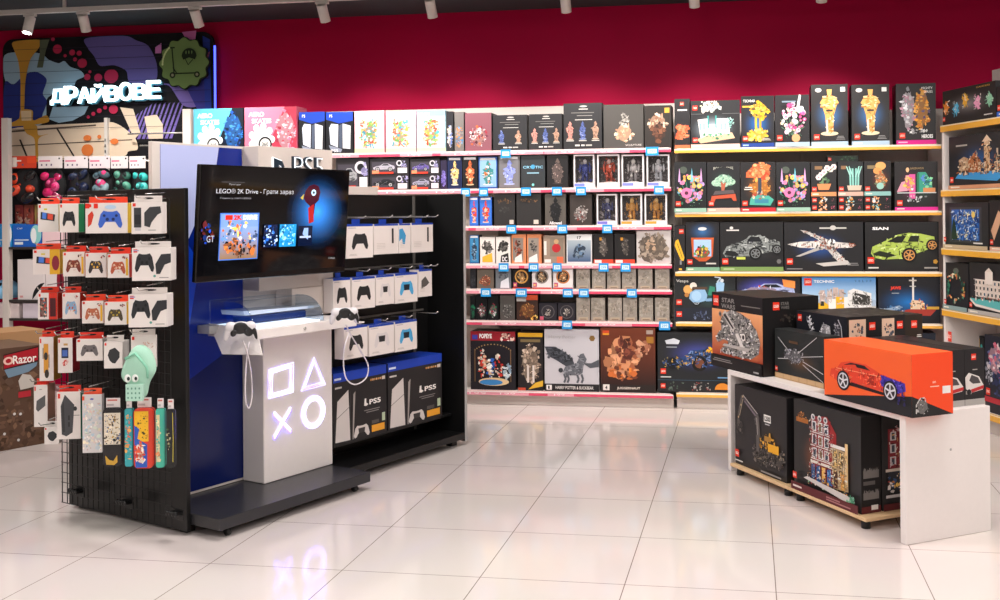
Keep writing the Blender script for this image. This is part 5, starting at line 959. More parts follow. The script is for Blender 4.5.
def P_mic(c): c.poly([(.3, .3), (.2, .5), (.3, .7), (.6, .78), (.85, .6), (.84, .4), (.6, .18), (.45, .2)], '#333437')
def P_joycon(c): c.rect(.1, .1, .36, .72, '#6a3434'); c.blobs(.1, .1, .36, .7, ['#c83a30', '#3a88a0', '#2f4f40', '#e8b8a0'], 14, .07, 3); c.rect(.56, .0, .44, 1, '#d03424'); c.rect(.62, .1, .3, .7, '#4a1c22')
def P_pouch(c): c.rect(0, 0, 1, 1, '#d8d4d4'); c.blobs(.05, .05, .9, .8, ['#e8dcc0', '#c8d4dc', '#e4c8c0', '#d4dcd0', '#f0e8e0', '#b8ccd8'], 50, .04, 5, 'rect'); c.rect(0, .9, .12, .07, '#e85a3a'); c.ell(.5, .92, .1, .015, '#55a', 10)
ends = [
 (38, 58.5, 204, 232, .09, P_console, 'white game console box with yellow side, left of the end grid', '#e0b83c', '#e24a2c'),
 (59.5, 78.5, 203.5, 232.5, .08, P_pad('#2e2f33'), 'white box with a black wired gamepad, top hook row', '#2f8a5c', '#e24a2c'),
 (85.5, 127.5, 203, 233.5, .09, lambda c: (c.pad(.3, .16, .58, .6, '#3f66c8', '#1c2c60'), c.poly([(.06, .2), (.06, .6), (.16, .74), (.2, .6), (.14, .3)], '#c83a28'), c.rect(.0, .82, .1, .16, '#e03020'), c.rect(.2, .82, .1, .16, '#e03020'), c.ell(.6, .86, .14, .07, '#b8cfe8', 12)), 'wide white box with a blue gamepad, top hook row', '#e0b83c', '#e24a2c'),
 (131.5, 162, 202, 234, .08, P_two, 'white box with two charcoal grips, rightmost in the top hook row', '#d8d0cc', '#d8d0cc'),
 (33, 60, 249.5, 274.5, .09, lambda c: (P_console(c), c.rect(.62, .0, .38, 1, '#e0b030'), c.ell(.84, .45, .14, .3, '#8a2c3c', 14)), 'white and yellow console box, leftmost in the second hook row', '#e0b83c', '#e24a2c'),
 (63, 84.5, 252, 276.5, .12, P_deco(['#7c3a30', '#d8b8a0', '#b85a40'], 3), 'white box with a red patterned gamepad, second hook row', '#d83a24', '#d83a24'),
 (85.5, 106.5, 253, 277.5, .12, P_deco(['#3a3438', '#e0b040', '#5c7c8c'], 4), 'white box with a black and gold gamepad, second hook row', '#d8a030', '#d83a24'),
 (107.5, 129, 254, 278, .12, P_deco(['#b85a40', '#e8d0b8', '#7c3a30'], 5), 'white box with an orange patterned gamepad, second hook row', '#a82c24', '#d83a24'),
 (132, 171, 248, 281, .09, P_padhalf, 'wide white box with black gamepad, rightmost in the second hook row', '#d8d0cc', '#d8d0cc'),
 (38, 57.5, 293, 319.5, .09, P_joycon, 'white and red controller box, leftmost in the third hook row', '#d83a24', '#d83a24'),
 (62.5, 80, 293, 319, .09, P_deco(['#8ab0d0', '#c85a40', '#d8b060'], 6), 'white box with a blue and orange gamepad, third hook row', '#d83a24', '#d83a24'),
 (82, 103.5, 301, 323.5, .13, P_deco(['#b86a4c', '#e8d8c8', '#8c3a30'], 7), 'white box with a red-tan gamepad, tilted, third hook row', '#c83224', '#e24a2c'),
 (104.5, 126.5, 302, 325, .13, P_deco(['#4a4030', '#b8a040', '#5c5040'], 8), 'white box with an olive gamepad, third hook row', '#e0b030', '#e24a2c'),
 (128.5, 167, 294.5, 327.5, .09, P_padhalf, 'wide white box with black gamepad, rightmost in the third hook row', '#d8d0cc', '#d8d0cc'),
 (39.5, 53.5, 337, 381, .09, P_joy, 'tall white box with an orange controller, fourth hook row', '#c8983c', '#e0432c'),
 (58, 72.5, 338, 373, .09, P_dock, 'white box with a small screen and dock, fourth hook row', '#a82c34', '#e0432c'),
 (76.5, 102.5, 339, 361, .09, P_pad('#6c6668', '#4a4648'), 'white box with a grey gamepad, fourth hook row', '#d8d0cc', '#d83a2c'),
 (104, 122.5, 342, 368.5, .09, P_mic, 'white box with a dark angular accessory beside the mint hat', '#d8d0cc', '#d8d0cc'),
 (34, 47.5, 385, 427, .09, P_tab, 'tall white box with a grey tablet case, bottom hook row', '#e0a894', '#d83a2c'),
 (57, 80.5, 392, 439.5, .07, P_case, 'tall white box with a long grey carry case, bottom hook row', '#1f8a70', '#d83a2c'),
 (44.5, 59, 427.5, 444.5, .04, P_mic, 'small white box peeking below the tablet case box', '#d8d0cc', '#d8d0cc'),
 (82.5, 102, 394.5, 453, .03, P_pouch, 'pale pouch with faint pastel print, bottom hook row', '#d0cccc', '#e85a3a'),
]
def end_item(x0, x1, yt, yb2, d, pic, label, sidec, tabc, u=-.22, ang=15, soft=None):
    P = K.hit((x0+x1)/2, (yt+yb2)/2, 0, u); w0 = K.w(P[0], P[1], 0); fr = Fr(w0[:2], ang+rnd.uniform(-2, 2))
    a = fr.hit(x0, (yt+yb2)/2, 1, 0)[0]; b2 = fr.hit(x1, (yt+yb2)/2, 1, 0)[0]; z0 = fr.hit(x0, yb2, 1, 0)[2]; z1 = fr.hit(x0, yt, 1, 0)[2]; w = b2-a; h = z1-z0
    tw = .46 if tabc[1] == 'd' or tabc[1] == 'e' else .22
    t = empty('accessory_box', label, 'accessory box', fr.w((a+b2)/2, 0, z0), fr.a, 'game accessories hanging on the gondola end')
    mb = carton_mb(w, d, h, '#e4dcd8', {'front': lambda c: sw_front(c, pic)}, cols=dict(right=sidec, left=sidec, top=tabc, back=tabc)); CT = mb.build('carton', 'card', t)
    m = MB().box(-w*tw, w*tw, d*.3, d*.3+.002, h+.0002, h+.028, tabc); Cv(m, (-w*tw, d*.3, h), (1, 0, 0), (0, 0, 1), (0, -1, 0), w*2*tw, .028).ell(.5, .6, .2, .16, '#1c1a1c', 12); m.build('hang_tab', 'card', CT)
    # hook arm belongs to the grid
    q = K._l(fr.w((a+b2)/2, d*.5, 0)) if hasattr(K, '_l') else None
    dx, dy = fr.w((a+b2)/2, d*.5, 0)[0]-K.o[0], fr.w((a+b2)/2, d*.5, 0)[1]-K.o[1]; uu, vv = dx*K.c+dy*K.s, -dx*K.s+dy*K.c
    hz = z0+h+.013; U = uu+.06
    vg = min(.87, max(.05, vv+.04))
    h2 = MB().tube([(-.008, vg, hz+.004), (U, vv, hz+.002), (U-.07, vv-.01, hz+.006), (U-.08, vv-.01, hz+.02)], .0028); h2.tube([(-.008, vg, hz+.03), (U-.02, vv, hz+.024)], .0022)
    h2.build('hook', 'chrome', GR)
    return t
for e in ends: end_item(*e)
# zip cases
def zipcase(x0, x1, yt, yb2, d, shell, art, label, ang=14, u=-.22, card=True):
    P = K.hit((x0+x1)/2, (yt+yb2)/2, 0, u); fr = Fr(K.w(P[0], P[1], 0)[:2], ang)
    a = fr.hit(x0, (yt+yb2)/2, 1, 0)[0]; b2 = fr.hit(x1, (yt+yb2)/2, 1, 0)[0]; z0 = fr.hit(x0, yb2, 1, 0)[2]; z1 = fr.hit(x0, yt, 1, 0)[2]; w = b2-a; h = z1-z0
    t = empty('carry_case', label, 'carry case', fr.w((a+b2)/2, 0, z0), fr.a, 'console carry cases hanging in the bottom hook row'); r = min(w*.3, .022)
    def ro(w, h, r, k=6): 
        o = []
        for cx, cy, a0 in ((w/2-r, r, -90), (w/2-r, h-r, 0), (-w/2+r, h-r, 90), (-w/2+r, r, 180)): o += [(cx+r*math.cos(math.radians(a0+90*i/k)), cy+r*math.sin(math.radians(a0+90*i/k))) for i in range(k+1)]
        return o
    m = MB().prism(ro(w, h, r), .003, d, shell, ax='y'); m.prism([(p[0]*.93, (p[1]-h/2)*.97+h/2) for p in ro(w, h, r)], 0, .003, shell, ax='y')
    c = Cv(m, (-w/2, 0, 0), (1, 0, 0), (0, 0, 1), (0, -1, 0), w, h); art(c); m.build('shell', 'gloss', t)
    m = MB(); m.tube([(p[0]*1.005, d*.5, p[1]) for p in ro(w, h, r)], .0028, '#26262a', closed=True); m.build('zip', 'card', t)
    if card:
        m = MB().box(-w*.36, w*.36, d*.45, d*.45+.002, h+.001, h+.045, '#e4dad8'); cc = Cv(m, (-w*.36, d*.45, h), (1, 0, 0), (0, 0, 1), (0, -1, 0), w*.72, .045); cc.rect(.05, .2, .5, .2, '#b8acac'); cc.rect(.1, .7, .7, .16, '#c86a60'); m.build('hang_card', 'card', t)
def art_black(c): c.blobs(.06, .36, .88, .6, ['#e8e0d0', '#f4eee4'], 1, .01, 1); c.rect(.08, .38, .84, .54, '#e8dcc8'); c.blobs(.1, .4, .8, .5, ['#26262c', '#b89048', '#e8dcc8', '#5c6a8c', '#8a6a3c'], 60, .025, 3, 'rect'); c.poly([(.2, .04), (.14, .2), (.36, .12), (.56, .1), (.76, .2), (.78, .08), (.6, .03)], '#c89c3c')
def art_red(c): c.rect(.05, .45, .72, .5, '#f0b828'); c.blobs(.08, .5, .66, .42, ['#26221c', '#d89a20', '#5c4a18'], 22, .02, 4, 'rect'); c.poly([(.05, .45), (.05, .72), (.3, .66), (.2, .5), (.7, .4), (.7, .02), (.1, .02)], '#2858b8'); c.blobs(.1, .1, .5, .36, ['#d8402c', '#f0c8a8', '#e05a3c', '#f4ece4'], 18, .05, 9)
zipcase(102.5, 122, 408.5, 467, .03, '#1d1c20', art_black, 'black zip case with a speckled cream print and gold mark')
zipcase(124.5, 132, 409, 467, .03, '#38a8b0', lambda c: c.blobs(.1, .1, .8, .8, ['#f0b060', '#58c0c8', '#e0785c'], 24, .04, 3, 'rect'), 'narrow turquoise zip case between black and red cases')
zipcase(133.5, 153, 408.5, 469, .04, '#d8402c', art_red, 'red zip case with a bright yellow and blue print')
zipcase(155.5, 164, 409, 468, .03, '#48b8a0', lambda c: (c.rect(.1, .1, .4, .8, '#e0cfa0'), c.blobs(.12, .12, .36, .7, ['#e08a5c', '#58b0a0', '#f0e0b0'], 18, .03, 5, 'rect')), 'narrow mint green zip case right of the red case')
zipcase(166, 174, 410, 468, .03, '#1a1b1c', lambda c: (c.line([(.85, .1), (.9, .5), (.85, .95)], .008, '#e8d850'), c.blobs(.1, .3, .4, .4, ['#b8b088', '#3a4a30'], 8, .03, 5)), 'narrow black zip case with yellow piping, rightmost')
# mint hat hanging with eyes
def hat():
    fr = Fr(K.w(*K.hit(139, 372, 0, -.25)[:2], 0)[:2], 12); z0 = fr.hit(139, 399, 1, 0)[2]; s = fr.hit(158, 372, 1, 0)[0]-fr.hit(121, 372, 1, 0)[0]; hh = fr.hit(139, 344, 1, 0)[2]-z0
    t = empty('knitted_hat', 'mint green knitted hat with two round eyes in the fourth hook row', 'hat', fr.w(0, 0, z0), fr.a)
    m = MB()
    ol = [(-.26, 0), (.22, .0), (.26, .28), (.48, .5), (.46, .66), (.34, .9), (.1, 1), (-.14, .96), (-.36, .72), (-.5, .45), (-.4, .32), (-.28, .3)]
    # rounded pillow from outline rings
    n = 48; import itertools
    per = [(ol[i], ol[(i+1) % len(ol)]) for i in range(len(ol))]; ring = []
    for (a, b2) in per:
        for k in range(4): ring.append((a[0]+(b2[0]-a[0])*k/4, a[1]+(b2[1]-a[1])*k/4))
    for _ in range(3): ring = [((ring[i-1][0]+ring[i][0]*2+ring[(i+1) % len(ring)][0])/4, (ring[i-1][1]+ring[i][1]*2+ring[(i+1) % len(ring)][1])/4) for i in range(len(ring))]
    N = len(ring); vs = []; fs = []; L = 7
    for j in range(L):
        th = math.pi*j/(L-1); q = max(.02, math.sin(th))**.5; y = -.035*math.cos(th)
        for p in ring: vs.append((p[0]*s*q, y, ((p[1]-.5)*q+.5)*hh))
    for j in range(L-1):
        for i in range(N): fs.append((j*N+i, j*N+(i+1) % N, (j+1)*N+(i+1) % N, (j+1)*N+i))
    fs += [tuple(range(N))[::-1], tuple(range((L-1)*N, L*N))]
    m.add(vs, fs, '#a8d4bf', smooth=True); m.build('body', 'cloth', t)
    m = MB().prism([(-.24*s, -.16*hh+.16*hh), (.2*s, 0), (.22*s, .3*hh), (-.24*s, .3*hh)], -.052, -.03, '#b4dccb', ax='y')
    c = Cv(m, (-.24*s, -.052, 0), (1, 0, 0), (0, 0, 1), (0, -1, 0), .44*s, .3*hh)
    for k in range(12): c.ell(.15+.23*(k % 4), .2+.28*(k//4), .05, .07, '#6a9c88', 8)
    m.build('brim', 'cloth', t)
    for x in (-.22, -.02): e = MB().ell((x*s, -.037, .4*hh), (.09*s, .006, .075*hh), '#f2f4f0'); e.ell((x*s+.006, -.044, .4*hh), (.04*s, .004, .035*hh), '#1c2a28'); e.build('eye', 'gloss', t)
    m = MB().tube([(-.3*s, -.03, .75*hh), (0, -.045, .86*hh), (.3*s, -.04, .6*hh), (.32*s, -.035, .4*hh)], .006, '#8ccab0'); m.build('seam', 'cloth', t)
hat()
end_item(131, 156, 335.5, 368, .02, lambda c: c.blobs(.4, .5, .5, .3, ['#c8a08c', '#e0c8c0'], 8, .05, 2), 'white backing card showing above the mint hat', '#d8d0cc', '#d8d0cc', u=-.15)
# ================================================================ PROMO STAND
ps = empty('game_console_stand', 'white and blue demo stand with dark platform in front of the gondola', 'display stand', K.w(.023, .27, 0), K.a)
ox, oy = .023, .27
def pb(name, u0, u1, v0, v1, z0, z1, m, parent=None, c=.002): return MB().box(u0-ox, u1-ox, v0-oy, v1-oy, z0, z1, c=c).build(name, m, parent or ps)
pb('platform', .024, 1.02, -.2, .268, .046, .1, 'dark')
for u, v in ((.1, -.16), (.95, -.15), (.1, .2), (.95, .2)):
    m = MB(); m.tube([(u-ox-.008, v-oy, .02), (u-ox+.008, v-oy, .02)], .019, n=16); m.box(u-ox-.004, u-ox+.004, v-oy-.006, v-oy+.006, .02, .046); m.build('wheel', 'black_metal', ps)
bt = 1.862
fb = MB(); fb.box(0, 1.08, .0, .028, .101, bt, c=.002)
fb.build('board', 'beige', ps)
def board_print(c):
    c.rect(0, 0, 1, 1, '#b9bfe8')
    c.poly([(.42, 1), (.62, 1), (1, 1), (1, .0), (0, 0), (0, .42), (.13, .72)], '#0f2fa8')
    c.poly([(0, .42), (.1, .66), (.13, .72), (.0, .72)], '#b9bfe8')
    c.poly([(0, 1), (.46, 1), (.42, .8), (.1, .62), (0, .5)], '#b9bfe8')
    c.poly([(.0, .0), (1, .0), (1, .3), (.2, .35), (0, .3)], '#0a1f86'); c.poly([(.14, .72), (.3, .72), (.24, .5), (.05, .35)], '#1f4fd0')
m = MB(); m.box(.045, .54, -.003, -.0005, .115, bt-.012, '#0f2fa8', c=.001)
Z0 = .115; HB = bt-.012-Z0
c = Cv(m, (.045, -.003, Z0), (1, 0, 0), (0, 0, 1), (0, -1, 0), .495, HB)
c.rect(0, 0, 1, 1, '#b4bbe6')
c.poly([(0, 0), (1, 0), (1, 1), (.70, 1), (.64, .9), (.3, .72), (.16, .62), (0, .5)], '#08227c')
c.poly([(.16, .62), (.30, .72), (.45, .66), (.3, .45), (0, .28), (0, .5)], '#1144c8')
c.poly([(0, 0), (1, 0), (1, .42), (0, .28)], '#06154c')
m.build('backlit_print', mat('backlit_print', rough=.2, attr=True, emit=True, es=.10), ps)
HD = pb('header', .567, 1.1, .146, .266, 1.10, bt, 'header')
pb('column', .784, 1.1, .139, .266, .94, 1.0995, 'header')
# header emblem and lettering
hx0, hx1 = K.hit(271, 160, 1, .14)[0], K.hit(321, 163, 1, .14)[0]; hz1 = K.hit(295, 156.5, 1, .14)[2]
def raised(s, x0, z0, w, h, m, name, yy, dep=.012, bold=.02):
    vs, fs = text_mesh(s, bold); mb = MB(); P = [(x0+a*w, yy, z0+b2*h) for a, b2 in vs]; Q2 = [(p[0], p[1]+dep, p[2]) for p in P]; k = len(P); ed = set()
    for f in fs:
        for u2, v2 in zip(f, f[1:]+f[:1]): ed.add((u2, v2))
    mb.add(P, fs, '#fff'); mb.add(P+Q2, [(v2, u2, u2+k, v2+k) for (u2, v2) in ed if (v2, u2) not in ed], '#fff'); return mb.build(name, m, HD)
LW = (hx1-hx0)
mw = mat('header_letter_face', '#f4f8fb', .4, emit='#eef6ff', es=.8); mdk = mat('header_letter_edge', '#1f2e3c', .4)
x = hx0-ox+LW*.42
raised('PS5', x-.004, hz1-.112, LW*.6, .114, mdk, 'lettering_backing', .131-oy, .014, .0); raised('PS5', x+.003, hz1-.108, LW*.59, .106, mw, 'lettering', .128-oy, .004, -.028)
def glyph(off, m, name, dep):
    mb = MB(); X = hx0-ox-.035; Z = hz1-.15
    k = off
    mb.prism([(X+.05-k, Z+.0-k), (X+.08+k, Z+.01), (X+.08+k, Z+.1), (X+.1, Z+.095), (X+.105+k, Z+.08), (X+.12+k, Z+.09), (X+.105, Z+.12+k), (X+.05-k, Z+.135+k)], dep, dep+.006, '#fff', ax='y')
    mb.prism([(X+.0-k, Z+.02), (X+.045, Z+.035+k), (X+.045, Z+.015-k), (X+.02, Z+.005-k)], dep, dep+.006, '#fff', ax='y'); mb.prism([(X+.086, Z+.035+k), (X+.13+k, Z+.02), (X+.1, Z+.005-k), (X+.086, Z+.01)], dep, dep+.006, '#fff', ax='y')
    mb.build(name, m, HD)
glyph(.006, mw, 'emblem_backing', .137-oy); glyph(0, mdk, 'emblem', .130-oy)
# pedestal, desk
PD = pb('pedestal', .55, 1.04, .1, .262, .1005, .884, 'white', c=.004)
DZ0, DZ1 = .885, .935
DL = .333
pb('desk_top', DL, 1.03, -.1, .262, DZ0, DZ1, 'white', c=.003)
pb('bracket', .27, DL-.0005, .17, .262, .905, .945, 'grey')
lk = MB().tube([(.647-ox, -.104-oy, .91), (.647-ox, -.0995-oy, .91)], .009, n=16); lk.build('lock', 'chrome', ps)
# glowing symbols on the pedestal front
def sym(kind, u, z, r):
    m = MB(); y = .1-oy-.005; cx = u-ox
    if kind == 'square': pts = [(-1, -.9), (.9, -.8), (.95, 1), (-.95, .8)]
    if kind == 'triangle': pts = [(-1, -.85), (1, -.75), (.05, 1.1)]
    if kind == 'circle': pts = [(math.cos(a*math.pi/16)*.95, math.sin(a*math.pi/16)) for a in range(32)]
    t = .006
    if kind == 'cross':
        for p in (((-.8, .8), (.8, -.8)), ((-.8, -1), (.8, .9))):
            m.tube([(cx+r*p[0][0], y, z+r*p[0][1]), (cx+r*p[1][0], y, z+r*p[1][1])], t*.8)
    else:
        for k, q in ((1.12, t*.55), (.84, t*.8)): m.tube([(cx+r*a*k, y, z+r*b2*k) for a, b2 in pts], q, closed=True)
    m.build('light_symbol', 'symbol', PD)
    h = MB()
    if kind == 'cross':
        for p in (((-.8, .8), (.8, -.8)), ((-.8, -1), (.8, .9))): h.tube([(cx+r*p[0][0], y-.0, z+r*p[0][1]-.012), (cx+r*p[1][0], y, z+r*p[1][1]-.012)], .003)
    else: h.tube([(cx+r*a*.98, y+.001, z+r*b2*.98) for a, b2 in pts], .0022, closed=True)
    h.build('light_symbol', 'violet', PD)
for kind, x, y in (('square', 281, 381), ('triangle', 313, 375), ('cross', 282, 421), ('circle', 313, 412)):
    q = K.hit(x, y, 1, .1); sym(kind, q[0], q[2], .078 if kind != 'cross' else .07)
# acrylic cover with quarter-round profile
u0, u1 = K.hit(210, 322, 1, .255)[0], K.hit(323.5, 322, 1, -.07)[0]
prof = [(.255, DZ1+.001), (.255, DZ1+.13)]+[(.08-.15*math.sin(math.radians(a)), DZ1+.001+.13*math.cos(math.radians(a))) for a in range(0, 91, 10)]
cov = empty('display_cover', 'clear curved acrylic cover over the console on the demo desk', 'cover', K.w(0, 0, 0), K.a)
m = MB(); P = [(p[0], p[1]) for p in prof]
for uu in (u0, u1-.003): MB().prism(P, uu, uu+.003, '#fff', ax='x').build('side_pane', 'clear', cov)
m = MB(); n = len(P)
inn = [(.253, DZ1+.001), (.253, DZ1+.128)]+[(.08-.147*math.sin(math.radians(a)), DZ1+.001+.127*math.cos(math.radians(a))) for a in range(0, 91, 10)]
m.add([(u0+.0031, a, b2) for a, b2 in P]+[(u1-.0031, a, b2) for a, b2 in P], [(i, i+1, n+i+1, n+i) for i in range(1, n-1)], '#fff', smooth=True)
m.build('curved_pane', 'clear', cov)
m = MB().tube([(u0, a, b2) for a, b2 in prof], .0025, '#dfe9f2'); m.tube([(u1, a, b2) for a, b2 in prof], .0025, '#dfe9f2'); m.tube([(u0, .08, DZ1+.131), (u1, .08, DZ1+.131)], .0018, '#dfe9f2'); m.tube([(u0, .255, DZ1+.131), (u1, .255, DZ1+.131)], .0018, '#dfe9f2'); m.build('polished_edge', 'clear', cov)
# lit bed and console under the cover
bed = MB().box(u0+.012, u1-.012, -.055, .245, DZ1+.0005, DZ1+.006, '#fff'); bo = bed.build('lit_display_bed', 'led', None, K.w(0, 0, 0), K.a); tag(bo, 'bright white lit bed under the clear cover on the demo desk', 'light panel')
co = empty('game_console', 'flat console with slanted white top and dark blue sides under the clear cover', 'game console', K.w((u0+u1)/2+.05, .13, DZ1+.0065), K.a)
MB().box(-.19, .19, -.07, .07, .004, .045, '#16306a', c=.01).build('body', 'gloss', co)
MB().prism([(-.24, .052), (.22, .052), (.23, .064), (-.25, .075)], -.085, .085, '#e6e8f2', ax='y').build('top_shell', 'gloss', co)
MB().box(-.21, .21, -.08, .08, 0, .006, '#c9d0e0').build('bottom_shell', 'gloss', co)
# trays and controllers
def tray(u, v, ang, label, w=.19, d=.17, z=.9):
    a = math.radians(ang); m = MB().box(-w/2, w/2, -d/2, d/2, -.004, .004, c=.003)
    o = m.build('controller_tray', 'white', ps, (u-ox, v-oy, z), rot=(a, 0, 0)); return o
def sloped_tray(pts, th=.006):
    # plate between four points given as (u, v, z)
    a, b2, c2, d = [Vector(p)-Vector((ox, oy, 0)) for p in pts]; n = (b2-a).cross(d-a).normalized()*th; m = MB(); v = [a, b2, c2, d, a+n, b2+n, c2+n, d+n]
    m.add(v, [(0, 1, 2, 3), (7, 6, 5, 4), (0, 4, 5, 1), (1, 5, 6, 2), (2, 6, 7, 3), (3, 7, 4, 0)], '#fff'); m.build('controller_tray', 'white', ps)
from mathutils import Vector
uB = .27; sloped_tray([(DL-.002, .25, .95), (DL-.002, -.1, .94), K.hit(262, 355, 0, uB), K.hit(222, 354, 0, uB)])
pb('controller_tray', 1.0305, 1.10, -.09, .02, .895, .902, 'white')
def pad3d(x, y, v, label, s=1.0, cable=None, ang=-38):
    P = K.hit(x, y, 1, v); t = empty('game_controller', label, 'game controller', K.w(*P), K.a+math.radians(ang), 'demo controllers at the console stand')
    def pillow(name, mat_, els):
        m = MB()
        for c0, r0, rot in els:
            q = MB().ell((0, 0, 0), r0, '#fff', n=20, m=14); cs, sn = math.cos(rot), math.sin(rot)
            m.add([(c0[0]+p[0]*cs-p[2]*sn, c0[1]+p[1], c0[2]+p[0]*sn+p[2]*cs) for p in q.v], [tuple(f) for f in q.f], '#fff', smooth=True)
        o = m.build(name, mat_, t); md = o.modifiers.new('r', 'REMESH'); md.mode = 'VOXEL'; md.voxel_size = .0028; md.use_smooth_shade = True
        s2 = o.modifiers.new('s', 'SMOOTH'); s2.iterations = 6
        o.rotation_euler = (math.radians(12), 0, 0)
    cwh = mat('white_controller_plastic', '#dcd8dc', .35); cbk = mat('black_controller_plastic', '#141417', .35)
    pillow('shell', cwh, [((-.048*s, 0, .012*s), (.03*s, .018*s, .028*s), 0), ((.048*s, 0, .012*s), (.03*s, .018*s, .028*s), 0), ((0, 0, .018*s), (.05*s, .016*s, .022*s), 0), ((-.064*s, .004, -.02*s), (.019*s, .018*s, .045*s), -.25), ((.064*s, .004, -.02*s), (.019*s, .018*s, .045*s), .25)])
    pillow('centre_panel', cbk, [((0, -.012*s, .008), (.038*s, .013*s, .032*s), 0), ((-.032*s, -.009*s, -.014*s), (.016*s, .015*s, .024*s), -.4), ((.036*s, -.009*s, -.008*s), (.024*s, .015*s, .032*s), .4), ((.07*s, -.004, -.02*s), (.010*s, .015*s, .04*s), .25)])
    for sx in (-1, 1):
        m = MB().tube([(sx*.026*s, -.012*s, -.002*s), (sx*.026*s, -.026*s, -.008*s)], .006*s, '#141417', n=12); m.ell((sx*.026*s, -.028*s, -.009*s), (.009*s, .004*s, .009*s), '#26262a'); m.build('thumbstick', 'gloss', t)
    if cable:
        pts = []
        from mathutils import Vector
        C = [K.hit(px, py, 1, vv) for px, py, vv in cable]; C = [Vector(q) for q in C]
        for i in range(len(C)-1):
            p0, p1, p2, p3 = C[max(i-1, 0)], C[i], C[i+1], C[min(i+2, len(C)-1)]
            for k in range(8):
                f = k/8; pts.append(.5*((2*p1)+(-p0+p2)*f+(2*p0-5*p1+4*p2-p3)*f*f+(-p0+3*p1-3*p2+p3)*f**3))
        pts.append(C[-1]); base = Vector(P); th = -math.radians(ang); L = []
        for q in pts:
            d = q-base; L.append((d.x*math.cos(th)-d.y*math.sin(th), d.x*math.sin(th)+d.y*math.cos(th), d.z))
        MB().tube(L, .0036, '#d8d0d4', n=8).build('cable', 'gloss', t)
pad3d(240.5, 329, -.12, 'white and black controller on the left tray of the demo desk', .94, [(243, 341, -.13), (247, 352, -.13), (251, 372, -.12), (252, 395, -.12), (249, 408, -.12), (245.5, 400, -.12), (245.5, 375, -.12), (247.5, 352, -.11), (249, 342, -.10)])
pad3d(344.5, 314, -.24, 'white and black controller on the right tray, its cable looping low', .9, [(346, 325, -.23), (351, 335, -.22), (360, 350, -.2), (368, 365, -.2), (366, 378, -.2), (355, 384.5, -.2), (346, 378, -.2), (343.5, 362, -.18), (345, 345, -.16), (350, 332, -.13)])
# ================================================================ TELEVISION
tvz = K.hit(196.3, 164.3, 1, -.02)[2]; tu0 = K.hit(194.8, 224, 1, -.03)[0]; tu1 = K.hit(344.8, 224, 1, -.03)[0]; tz0 = K.hit(192.5, 283.75, 1, -.05)[2]
TWd = tu1-tu0; TH = tvz-tz0
tv = empty('television', 'large black flat television showing a racing game menu on the demo stand', 'television', K.w((tu0+tu1)/2, -.03, tz0), K.a)
tm = MB(); tm.box(-TWd/2, TWd/2, 0, .028, 0, TH, '#08080a', c=.004); o = tm.build('housing', 'gloss', tv)
o2 = MB().box(-TWd*.42, TWd*.42, .0285, .06, TH*.12, TH*.72, '#0c0c0e', c=.01).build('rear_housing', 'card', tv)
MB().box(-.06+.35, .06+.35, .0605, .172, TH*.3, TH*.6, '#222').build('wall_mount', 'card', tv)
sm = MB(); bz = .008; sm.box(-TWd/2+bz, TWd/2-bz, -.0015, -.0002, .03, TH-bz, '#050506', c=.0003)
c = Cv(sm, (-TWd/2+bz, -.0015, .03), (1, 0, 0), (0, 0, 1), (0, -1, 0), TWd-2*bz, TH-bz-.03)
c.rect(0, 0, 1, 1, '#050507'); c.glow(.77, .58, .23, .4, '#3a94ff', '#050507')
c.poly([(.665, .72), (.675, .79), (.70, .84), (.735, .86), (.77, .84), (.785, .78), (.775, .7), (.75, .66), (.745, .56), (.74, .49), (.72, .48), (.715, .56), (.71, .64), (.68, .68)], '#3a1020'); c.poly([(.7, .62), (.74, .66), (.745, .48), (.71, .46)], '#9c2020'); c.circ(.735, .775, .032, '#b8e0f8', 14); c.circ(.735, .775, .015, '#10202c', 10); c.poly([(.64, .72), (.665, .76), (.66, .7)], '#a89a40')
c.text('LEGO® 2K Drive - Грати зараз', .09, .745, .5, .055, '#c9ccd4', -.012); c.text('Пригоди', .165, .83, .07, .02, '#8a8c90'); c.rect(.12, .86, .14, .003, '#55555a'); c.text('Гонки у світі LEGO', .115, .70, .19, .022, '#85868c')
c.rect(.118, .135, .246, .44, '#3f6cc0'); c.rect(.124, .145, .234, .42, '#6f90cc'); c.grad(.124, .145, .234, .3, '#8a6a48', '#7c98cc')
c.rect(.15, .51, .045, .045, '#d82818'); c.text('2K', .2, .51, .055, .045, '#e02c1c', .05); c.text('DRIVE', .26, .51, .09, .045, '#f4f4f8', .05)
c.blobs(.13, .3, .22, .2, ['#5f8ad0', '#d8e0f0', '#e07038', '#3a4a6c', '#f0c060'], 24, .03, 3, 'rect'); c.blobs(.15, .16, .19, .18, ['#3a2a24', '#1c1a1e', '#7c4a30', '#c87038'], 22, .04, 5)
c.blobs(.0, .28, .08, .2, ['#1a4ac8', '#102c6c', '#50181c'], 8, .035, 8); c.text('GT', .04, .31, .045, .06, '#a0a8b8', .0)
c.rect(.395, .24, .09, .22, '#0a1838'); c.blobs(.395, .25, .09, .2, ['#2c6ad0', '#b8d4f4', '#0f2c6c'], 22, .02, 3, 'rect'); c.rect(.5, .24, .115, .22, '#1f88c8'); c.blobs(.505, .25, .1, .2, ['#68c8e8', '#186098', '#a8e0f0'], 26, .02, 6, 'rect'); c.rect(.63, .24, .1, .2, '#08122c'); c.poly([(.67, .42), (.7, .42), (.7, .3), (.66, .36)], '#8aa8e0'); c.rect(.64, .32, .08, .02, '#a8b8d8')
c.text('○ Меню', .86, .09, .05, .022, '#8a8c90')
so = sm.build('screen', 'screen', tv); tv.rotation_euler = (math.radians(4.5), 0, K.a)
